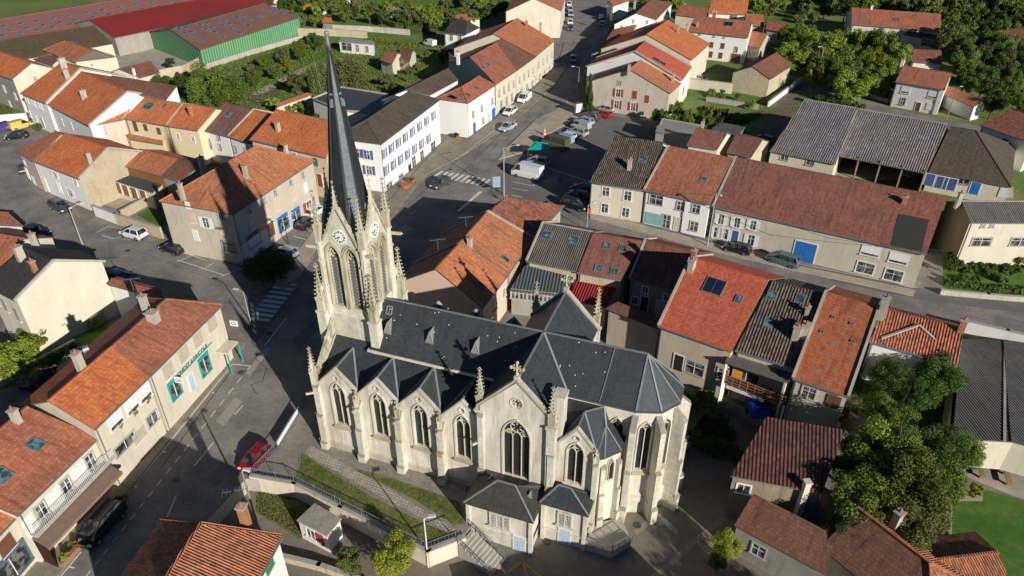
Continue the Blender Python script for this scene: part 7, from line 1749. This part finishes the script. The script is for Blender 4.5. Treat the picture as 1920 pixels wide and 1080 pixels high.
scatter([(1222,200),(1280,195),(1300,225),(1240,235)],8,(10,16),2.0,'shrub at the grey gable house','shrubs at the grey gable house',('mid','dark'),seed=52,cat='shrub',name='shrub')
scatter([(1330,165),(1440,190),(1430,205),(1340,190)],7,(5,8),1.0,'low shrub left of the lane','low shrubs left of the lane',('lite','mid'),seed=53,cat='shrub',name='shrub')
scatter([(1530,178),(1620,200),(1600,210),(1520,190)],12,(6,10),1.2,'bramble behind the corrugated barn','bramble shrubs behind the barn',('mid','dark'),seed=54,cat='shrub',name='shrub')
scatter([(1460,316),(1490,310),(1545,330),(1540,340)],7,(7,11),1.4,'bush between farmhouse roof and barn','bushes in front of the barn',('mid','lite'),seed=55,cat='shrub',name='shrub')
scatter([(1420,0),(1560,0),(1560,40),(1440,30),(1200,-10),(1200,12)],14,(10,18),3,'tree above the bright orange roof','trees above the orange roof',('mid','olive','lite'),seed=56)
# topiary garden at right
for i in range(22):
    rr=random.Random(i+70); x=1785+i*6.3; y=488+rr.random()*36+ (x-1785)*.08
    tree(x,y,rr.uniform(6,10),.55,'clipped round bush in the topiary garden, '+ORD(i+1)+' from the left','mid' if i%3 else 'dark','round','small','clipped bushes of the topiary garden',cat='shrub',name='clipped_bush',asp=.9)
tree(1915,485,12,1.0,'yellow tree at the right edge of the topiary garden','yel','round','small')
scatter([(1775,460),(1800,465),(1795,505),(1775,500)],6,(8,12),1,'shrub at the foot of the dark gable','shrubs at the dark gable',('dark',),seed=58,cat='shrub',name='shrub')
# left side
G5='bushes of the left gardens'
for x,y,r,zc,m,l in((25,668,44,2.2,'lite','large light green bush at the left edge'),(60,640,30,1.8,'lite','light green bush next to the grey veranda'),(168,590,14,1.2,'mid','small garden tree beside the pale blue car'),(178,605,12,.8,'lite','small sunlit bush on the garden lawn'),(100,665,12,.6,'lite','low bush by the garden wall'),(325,418,12,1.4,'olive','climbing shrub between wall and bakery building'),(342,432,9,1.0,'lite','bright shrub hanging over the beige wall'),(70,238,9,1.0,'olive','bush beside the yellow van'),(8,205,14,2,'mid','tree at the foot of the grey fronted house'),(108,222,10,2.4,'mid','ivy clump on the white row house front'),(152,240,9,1.6,'mid','second ivy clump on the white row house front')):
    tree(x,y,r,zc,l,m,'round','med',G5,asp=.8,cat='shrub')
scatter([(30,715),(145,645),(140,635),(40,700)],8,(7,10),.6,'bush along the thin garden wall','hedge bushes by the thin wall',('lite','mid'),seed=61,cat='shrub',name='shrub')
# courtyard garden beyond the apse
scatter([(1280,745),(1330,738),(1345,760),(1300,770)],8,(9,14),1.0,'shrub just beyond the apse','shrubs beyond the apse',('lite','mid'),seed=62,cat='shrub',name='shrub')
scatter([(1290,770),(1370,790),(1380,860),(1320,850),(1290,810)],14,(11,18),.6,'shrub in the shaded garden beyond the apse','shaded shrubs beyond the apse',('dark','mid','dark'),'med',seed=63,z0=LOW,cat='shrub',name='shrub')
for x,y,r,m,l in((855,252,5,'dark','round clipped bush in a terracotta planter by the hotel building'),(772,336,4,'mid','small plant in a planter along the hotel building'),(1830,920,14,'yel','yellow flowering shrub by the pale garden path'),(1800,915,12,'olive','greyish plant by the pale garden path')):
    tree(x,y,r,.9 if y<900 else -.9,l,m,'round','small',z0=0 if y<900 else LOW,cat='shrub')
# hedges
def hedge(pts,w,h,label,mat='mid',z0=0):
    P=[Vector((*U(x,y,z0)[:2],z0)) for x,y in pts]; root=empty('hedge',P[0],label,'hedge'); rs=np.random.RandomState(int(pts[0][0])); Cs=[];Ns=[]
    mb=MB()
    for a,b in zip(P,P[1:]):
        L=(b-a).length; n=int(L*(w+2*h)*38); d=(b-a)/L; s=Vector((-d.y,d.x,0)); mb.bar(a+Vector((0,0,h*.45)),b+Vector((0,0,h*.45)),w*.8,h*.9)
        t=rs.uniform(0,L,n); f=rs.uniform(0,w+2*h,n)
        for i in range(n):
            if f[i]<h: o=(-w/2,f[i]);nn=-s
            elif f[i]<h+w: o=(f[i]-h-w/2,h);nn=Vector((0,0,1))
            else: o=(w/2,f[i]-h-w);nn=s
            j=rs.normal(size=3)*.06; p=a+d*t[i]+s*o[0]; Cs.append((p.x+j[0]-P[0].x,p.y+j[1]-P[0].y,o[1]+j[2])); q=np.array(nn)+rs.normal(size=3)*.5; Ns.append(q/np.linalg.norm(q))
    me=quads('foliage',np.array(Cs),np.array(Ns),rs.uniform(.1,.2,len(Cs)),LM[mat],rs); o=bpy.data.objects.new('foliage',me); COL.objects.link(o); o.parent=root
    mb.build('branches',plain((.03,.04,.015),.9),root)
hedge([(690,78),(740,84),(785,88)],1.6,1.0,'long low bright green hedge behind the white garden building','lite')
hedge([(760,62),(800,58),(812,66)],2.0,2.2,'dark cubic hedge beside the slate roofed villa','dark')
hedge([(760,28),(840,30),(880,34)],2.2,2.0,'tall hedge across the far gardens at the top','mid')
hedge([(700,38),(745,52)],1.6,1.4,'short hedge near the white hut','mid')
hedge([(1825,118),(1900,125)],1.8,1.8,'clipped hedge at the right edge below the bungalow','mid')
hedge([(1770,534),(1850,545),(1990,556)],.7,.8,'dark low hedge behind the pale stone wall at right','dark')
# ground foliage, too many leaves to count
def tufts(name,poly,n,s,mat,z,label,z0=0,seed=0):
    rr=np.random.RandomState(seed+int(poly[0][0])); P=[U(x,y,z0) for x,y in poly]; xs=[p[0] for p in P]; ys=[p[1] for p in P]; C=[]
    while len(C)<n:
        x=rr.uniform(min(xs),max(xs)); y=rr.uniform(min(ys),max(ys)); c=False; j=len(P)-1
        for i in range(len(P)):
            if (P[i][1]>y)!=(P[j][1]>y) and x<(P[j][0]-P[i][0])*(y-P[i][1])/(P[j][1]-P[i][1]+1e-9)+P[i][0]: c=not c
            j=i
        if c: C.append((x,y,z+abs(rr.normal())*s*.6))
    C=np.array(C); N_=rr.normal(size=(n,3))*.6+np.array([0,0,.8]); N_/=np.linalg.norm(N_,axis=1)[:,None]
    me=quads(name,C,N_,rr.uniform(.5,1.3,n)*s,LM[mat],rr); o=bpy.data.objects.new(name,me); COL.objects.link(o); o['kind']='stuff'; return o
tufts('weeds',[(562,852),(640,890),(700,925),(660,930),(556,895)],900,.035,'mid',.13,'weeds')
tufts('weeds',[(580,870),(800,985),(838,1000),(803,1018),(640,943),(560,898)],2600,.03,'olive',.125,'weeds',seed=2)
tufts('weeds',[(662,882),(800,922),(862,943),(868,980),(780,938)],1400,.03,'olive',.125,'weeds',seed=4)
tufts('weeds',[(485,908),(553,918),(630,962),(560,1005),(480,960)],1800,.06,'olive',LOW+.05,'weeds',z0=LOW)
tufts('ground_cover',[(1300,700),(1400,720),(1480,790),(1590,772),(1780,830),(1790,690),(1600,700)],3500,.12,'dark',.1,'cover')
tufts('ground_cover',[(1560,1000),(1600,880),(1780,860),(1780,1010),(1660,1040)],5000,.14,'dark',LOW+.1,'cover',z0=LOW)
tufts('ground_cover',[(300,180),(330,140),(560,80),(690,80),(880,100),(830,140),(700,200),(480,215)],9000,.2,'mid',.1,'cover',seed=9)
tufts('ground_cover',[(1320,225),(1430,210),(1420,225),(1330,238)],1500,.15,'mid',.1,'cover')
tufts('ground_cover',[(1460,60),(1700,80),(1670,180),(1520,160)],5000,.25,'dark',.2,'cover')
# ------------------------------------------------------------------ small things tied to houses
def HS(s): return next(v for k,v in HOUSES.items() if s in k)
# window boxes with plants
for i,(px,py) in enumerate(((226,797),(252,775),(275,749))):
    o_,n_=next(v for k,v in HPL.items() if 'three window boxes' in k)['f']; P0=hit(px,py,o_,n_)
    tree(px,py,7,P0.z,['yellow green window box plant on the lowest left window of the cream house','yellow green window box plant on the middle window of the cream house','yellow green window box plant on the window nearest the bank'][i],'yel','round','tiny',name='window_box_plant',z0=P0.z-.4,cat='plant')
# awning + balcony terrace
def at(px,py,z): return Vector(U(px,py,z))
a0,a1,a2,a3=at(60,1010,3.0),at(197,866,3.0),at(229,884,2.6),at(90,1028,2.6)
root=empty('brown_awning',((a2+a3)/2*1.0).to_3d(),'long brown awning over the terrace of the cafe','awning'); m=MB(); m.slab([a3,a2,a1,a0],.06); m.build('canvas',plain((.20,.135,.10),.8),root)
m=MB(); m.bar(a3-Vector((0,0,.15)),a2-Vector((0,0,.15)),.03,.3); m.bar(a3-Vector((0,0,.05)),a2-Vector((0,0,.05)),.09); m.build('valance',plain((.24,.16,.11),.8),root)
m=MB(); q0=Vector((a0.x,a0.y,0)); q3=Vector((a3.x,a3.y,0)); m.slab([a0-Vector((0,0,.1)),a3-Vector((0,0,.1)),q3+Vector((0,0,.2)),q0+Vector((0,0,.2))],.04); m.build('side_panel',plain((.10,.035,.03),.8),root)
b0,b1=at(45,1000,3.25),at(192,852,3.25); root=empty('balcony',(b0+b1)/2,'long balcony with pale iron railing above the brown awning','balcony'); d=(b1-b0).normalized(); n_=Vector((d.y,-d.x,0)); w_=1.25
m=MB(); m.slab([b0,b0+n_*w_,b1+n_*w_,b1],.2); m.build('floor_slab',WA['conc'],root); rl=MB(); f0,f1=b0+n_*(w_-.06),b1+n_*(w_-.06)
for z in(.1,.95): rl.bar(f0+Vector((0,0,z)),f1+Vector((0,0,z)),.05)
nb=int((f1-f0).length/.16)
for i in range(nb+1): p=f0.lerp(f1,i/nb); rl.bar(p,p+Vector((0,0,.95)),.022)
rl.build('railing',plain((.55,.55,.53),.5),root)
# flower troughs at the awning edge
for i in range(6):
    t=(i+.6)/6.6; p=a3.lerp(a2,t)+n_*.15; r_=empty('flower_trough',(p.x,p.y,0),ORD(i+1)+' flower trough from the left under the brown awning edge','planter','flower troughs under the awning'); m=MB(); m.box((p.x,p.y,.3),(1.2,.4,.45),math.atan2(d.y,d.x)); m.build('trough',plain((.3,.16,.08),.8),r_)
    c=bpy.data.objects.new('flowers',cmesh('round','tiny','gold' if i%2 else 'yel',i%3)); COL.objects.link(c); c.parent=r_; c.location=(0,0,.65); c.scale=(.6,.35,.3)
# planters along the hotel building
for i,(px,py,l) in enumerate(((855,258,'round terracotta planter under the clipped bush by the hotel building'),(772,342,'terracotta planter next to the steps of the hotel building'),(760,352,'long terracotta planter near the corner of the hotel building'))):
    x,y,_=U(px,py); r_=empty('planter',(x,y,0),l,'planter'); m=MB(); m.tube((x,y,.1),(x,y,.7),.55 if i!=2 else .8,.75 if i!=2 else .85,8); m.build('tub',TERRA,r_)
# ridge aerials, dishes
def aerial(px,py,z,h,label):
    p=at(px,py,z); r_=empty('aerial',p,label,'aerial'); m=MB(); m.bar(p-Vector((0,0,.6)),p+Vector((0,0,h)),.05); m.build('mast',STEEL,r_); m=MB(); q=p+Vector((0,0,h-.1)); m.bar(q-Vector((.9,.2,0)),q+Vector((.9,.2,0)),.04)
    for i in range(7): c=q+Vector((.9,.2,0))*(i/3-1); m.bar(c-Vector((-.08,.4,0)),c+Vector((-.08,.4,0)),.025)
    m.build('antenna',STEEL,r_)
aerial(260,570,8,3.2,'tall aerial on the white wing behind the bank'); aerial(874,430,8.3,1.8,'aerial on the ridge of the terrace next to the church'); aerial(822,470,7.8,1.6,'aerial above the end terrace by the tower')
aerial(448,945,6.0,1.6,'aerial beside the brick chimney of the ribbed orange roof'); aerial(150,690,7.6,1.6,'aerial behind the ridge of the flower box house'); aerial(1140,130,8.5,1.5,'aerial on the scaffolded terraced house'); aerial(1504,600,8,1.4,'aerial on the chimney of the dark ribbed roof')
# large white flue behind the bank
p=at(155,672,6.6); r_=empty('ventilation_flue',(p.x,p.y,3),'big rounded white metal flue behind the flower box house','flue'); m=MB(); m.box((p.x,p.y,5.2),(.9,1.5,4.4),.7); m.build('duct',WA['cream'],r_); m=MB(); m.tube((p.x-.6,p.y-.5,7.4),(p.x+.6,p.y+.5,7.4),.48,n=12); m.build('cowl',STEEL,r_)
# scaffolding on the shaded street house
p=at(1125,150,0); r_=empty('scaffolding',p,'grey metal scaffolding on the street side of the gable house','scaffolding'); m=MB(); c0,c1=at(1107,150,0),at(1165,118,0)
for i in range(4):
    q=c0.lerp(c1,i/3)
    for s in(0,1): m.bar(q+Vector((s*.9,s*.5,0)),q+Vector((s*.9,s*.5,6.2)),.08)
for z in(2,4,6):
    for s in(0,1): m.bar(c0+Vector((s*.9,s*.5,z)),c1+Vector((s*.9,s*.5,z)),.06)
m.build('tubes',STEEL,r_); m=MB()
for z in(2,4,6): m.slab([c0+Vector((0,0,z)),c1+Vector((0,0,z)),c1+Vector((.9,.5,z)),c0+Vector((.9,.5,z))],.06)
m.build('decks',plain((.4,.4,.38),.7),r_)
# wooden balcony under the roof terrace, orange curtain, blue tarp, benches
p=at(1420,742,2.4); c=[at(1358,718,2.5),at(1470,760,2.5),at(1480,722,2.5),at(1372,690,2.5)]; r_=empty('wooden_balcony',(p.x,p.y,0),'cluttered wooden balcony with brown railing behind the dark ribbed roof house','balcony'); m=MB(); m.slab(c,.15); 
m.build('deck',WOODM,r_); m=MB()
for z in(.4,.75,1.05): m.bar(c[0]+Vector((0,0,z)),c[1]+Vector((0,0,z)),.07,.12); m.bar(c[0]+Vector((0,0,z)),c[3]+Vector((0,0,z)),.07,.12)
for i in range(9): q=c[0].lerp(c[1],i/8); m.bar(q,q+Vector((0,0,1.1)),.08)
m.build('railing',plain((.22,.11,.06),.8),r_)
for q in(c[0],c[1],c[2],c[3]): m=MB(); m.bar(Vector((q.x,q.y,-.2)),q,.18); m.build('support_post',WHITE,r_)
m=MB(); m.bar(c[0].lerp(c[1],.04)-Vector((0,0,.35)),c[0].lerp(c[1],.68)-Vector((0,0,.35)),.12,.35); m.build('beam',WHITE,r_)
rr=random.Random(5)
for i in range(7):
    q=c[0].lerp(c[1],.12+i*.12)+(c[3]-c[0])*rr.uniform(.35,.75); m=MB(); s=rr.uniform(.25,.45); m.tube(q,q+Vector((0,0,s)),s*.4,s*.5,8); o=m.build('pot',plain(rr.choice([(.3,.12,.06),(.3,.3,.28),(.1,.12,.1)]),.8),None,origin=q); tag(o,ORD(i+1)+' plant pot from the left on the cluttered wooden balcony','pot','pots on the wooden balcony')
m=MB(); q=at(1378,705,3.2); m.slab([q+Vector((-.8,0,1)),q+Vector((.9,-.3,1)),q+Vector((.9,-.3,-.5)),q+Vector((-.8,0,-.5))],.05) ; 
m=MB(); a=at(1370,714,2.7); b=at(1388,720,2.7)
m.bar(a+Vector((0,0,.8)),b+Vector((0,0,.8)),.06,1.5); o=m.build('orange_curtain',plain((.62,.26,.03),.8),None,origin=a); tag(o,'orange sun curtain hanging at the end of the wooden balcony','curtain')
for sh,(px,py,w_,l_,h_,lab) in enumerate(((1418,775,1.9,2.6,1.3,'big blue tarpaulin covered trailer below the wooden balcony'),)):
    q=at(px,py,0); r_=empty('covered_trailer',q,lab,'trailer'); m=MB(); m.hexa([(q.x-w_/2,q.y-l_/2,.4),(q.x+w_/2,q.y-l_/2,.4),(q.x+w_/2,q.y+l_/2,.4),(q.x-w_/2,q.y+l_/2,.4)],[(q.x-w_/2+.15,q.y-l_/2+.2,h_),(q.x+w_/2-.15,q.y-l_/2+.2,h_),(q.x+w_/2-.2,q.y+l_/2-.2,h_+.2),(q.x-w_/2+.2,q.y+l_/2-.2,h_+.2)]); m.build('tarpaulin',plain((.01,.04,.30),.5),r_)
    for s in(-1,1): m=MB(); m.tube((q.x+s*w_*.5,q.y,.3),(q.x+s*(w_*.5+.18),q.y,.3),.3,n=12); m.build('wheel',TYRE,r_)
for i,(px,py) in enumerate(((1840,882),(1890,895))):
    q=at(px,py,LOW+.4); r_=empty('garden_bench',(q.x,q.y,LOW),['wooden bench nearer the trees on the beige terrace','wooden bench farther right on the beige terrace'][i],'bench'); m=MB(); m.box((q.x,q.y,LOW+.45),(.45,1.9,.08),-.35); m.build('seat',plain((.32,.2,.1),.8),r_); m=MB()
    for s in(-.7,.7): m.box((q.x-s*math.sin(-.35),q.y+s*math.cos(-.35),LOW+.2),(.4,.1,.42),-.35)
    m.build('legs',plain((.25,.15,.08),.8),r_)

# bottom right house: hipped roof, dark left slope, ribbed front and right slopes
z1,z2=4.6,2.2
pA=at(1641,977,z1); pB=at(1744,1056,z1); pL=at(1570,1110,z2-.6); pL2=at(1635,975,z2-.0)
root=empty('bottom_right_house',at(1760,1090,LOW),'house with dark left slope and ribbed orange hip in the bottom right corner','house')
e=(pB-pA).normalized(); nr=Vector((e.y,-e.x,0)); 
if nr.y>0: nr=-nr
w_=3.6; A0=pA-e*1.6
Lf=lambda p,s:Vector((p.x,p.y,0))+nr*s+Vector((0,0,z2))
eA1,eA2=Lf(A0,w_),Lf(A0,-w_); eB1,eB2=Lf(pB+e*3.4,w_),Lf(pB+e*3.4,-w_)
m=MB(); m.slab([eA1,eB1,pB,A0],.14,0) if False else None
def fc(mb,*q):
    q=list(q)
    if (q[1]-q[0]).cross(q[2]-q[0]).z<0: q=q[::-1]
    mb.slab(q,.14)
fc(m,eA1,eB1,pB,A0); m.build('shaded_roof_slope',RO['brown'],root)  # darker brown tile: the shade of this slope is put into its colour
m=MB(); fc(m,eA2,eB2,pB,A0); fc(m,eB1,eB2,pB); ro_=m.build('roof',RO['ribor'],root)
m=MB(); m.bar(A0+Vector((0,0,.06)),pB+Vector((0,0,.06)),.24,.14); m.bar(pB+Vector((0,0,.06)),eB1,.24,.14); m.bar(pB+Vector((0,0,.06)),eB2,.24,.14); m.build('ridge_tiles',RO['orange'],root)
m=MB(); q=[p+(pB-p).normalized()*.35 for p in(eA1,eB1,eB2,eA2)]; m.prism(q,LOW-.2,z2-.05); m.build('wall',WA['greyd'],root)
chimney(ro_,at(1677,985,4.0),(.55,.7),1.5,math.atan2(e.y,e.x))

# tall trees just outside the lower right frame edge; they shade the annex and the yard
def stree(x,y,r,zc,label):
    root=empty('tree',(x,y,LOW),label,'tree','tall trees outside the lower right edge'); t=bpy.data.objects.new('trunk',TRK[0]); COL.objects.link(t); t.parent=root; t.scale=(r,r,(zc-LOW)/.8)
    c=bpy.data.objects.new('crown',cmesh('round','big','mid',int(x)%3)); COL.objects.link(c); c.parent=root; c.location=(0,0,zc-LOW); c.scale=(r,r,r*1.15); c.rotation_euler=(0,0,x)
stree(29.5,18,3.6,5.2,'tall tree outside the frame, nearest the annex'); stree(31.5,14.5,3.8,6.0,'tall tree outside the frame, nearest the camera')
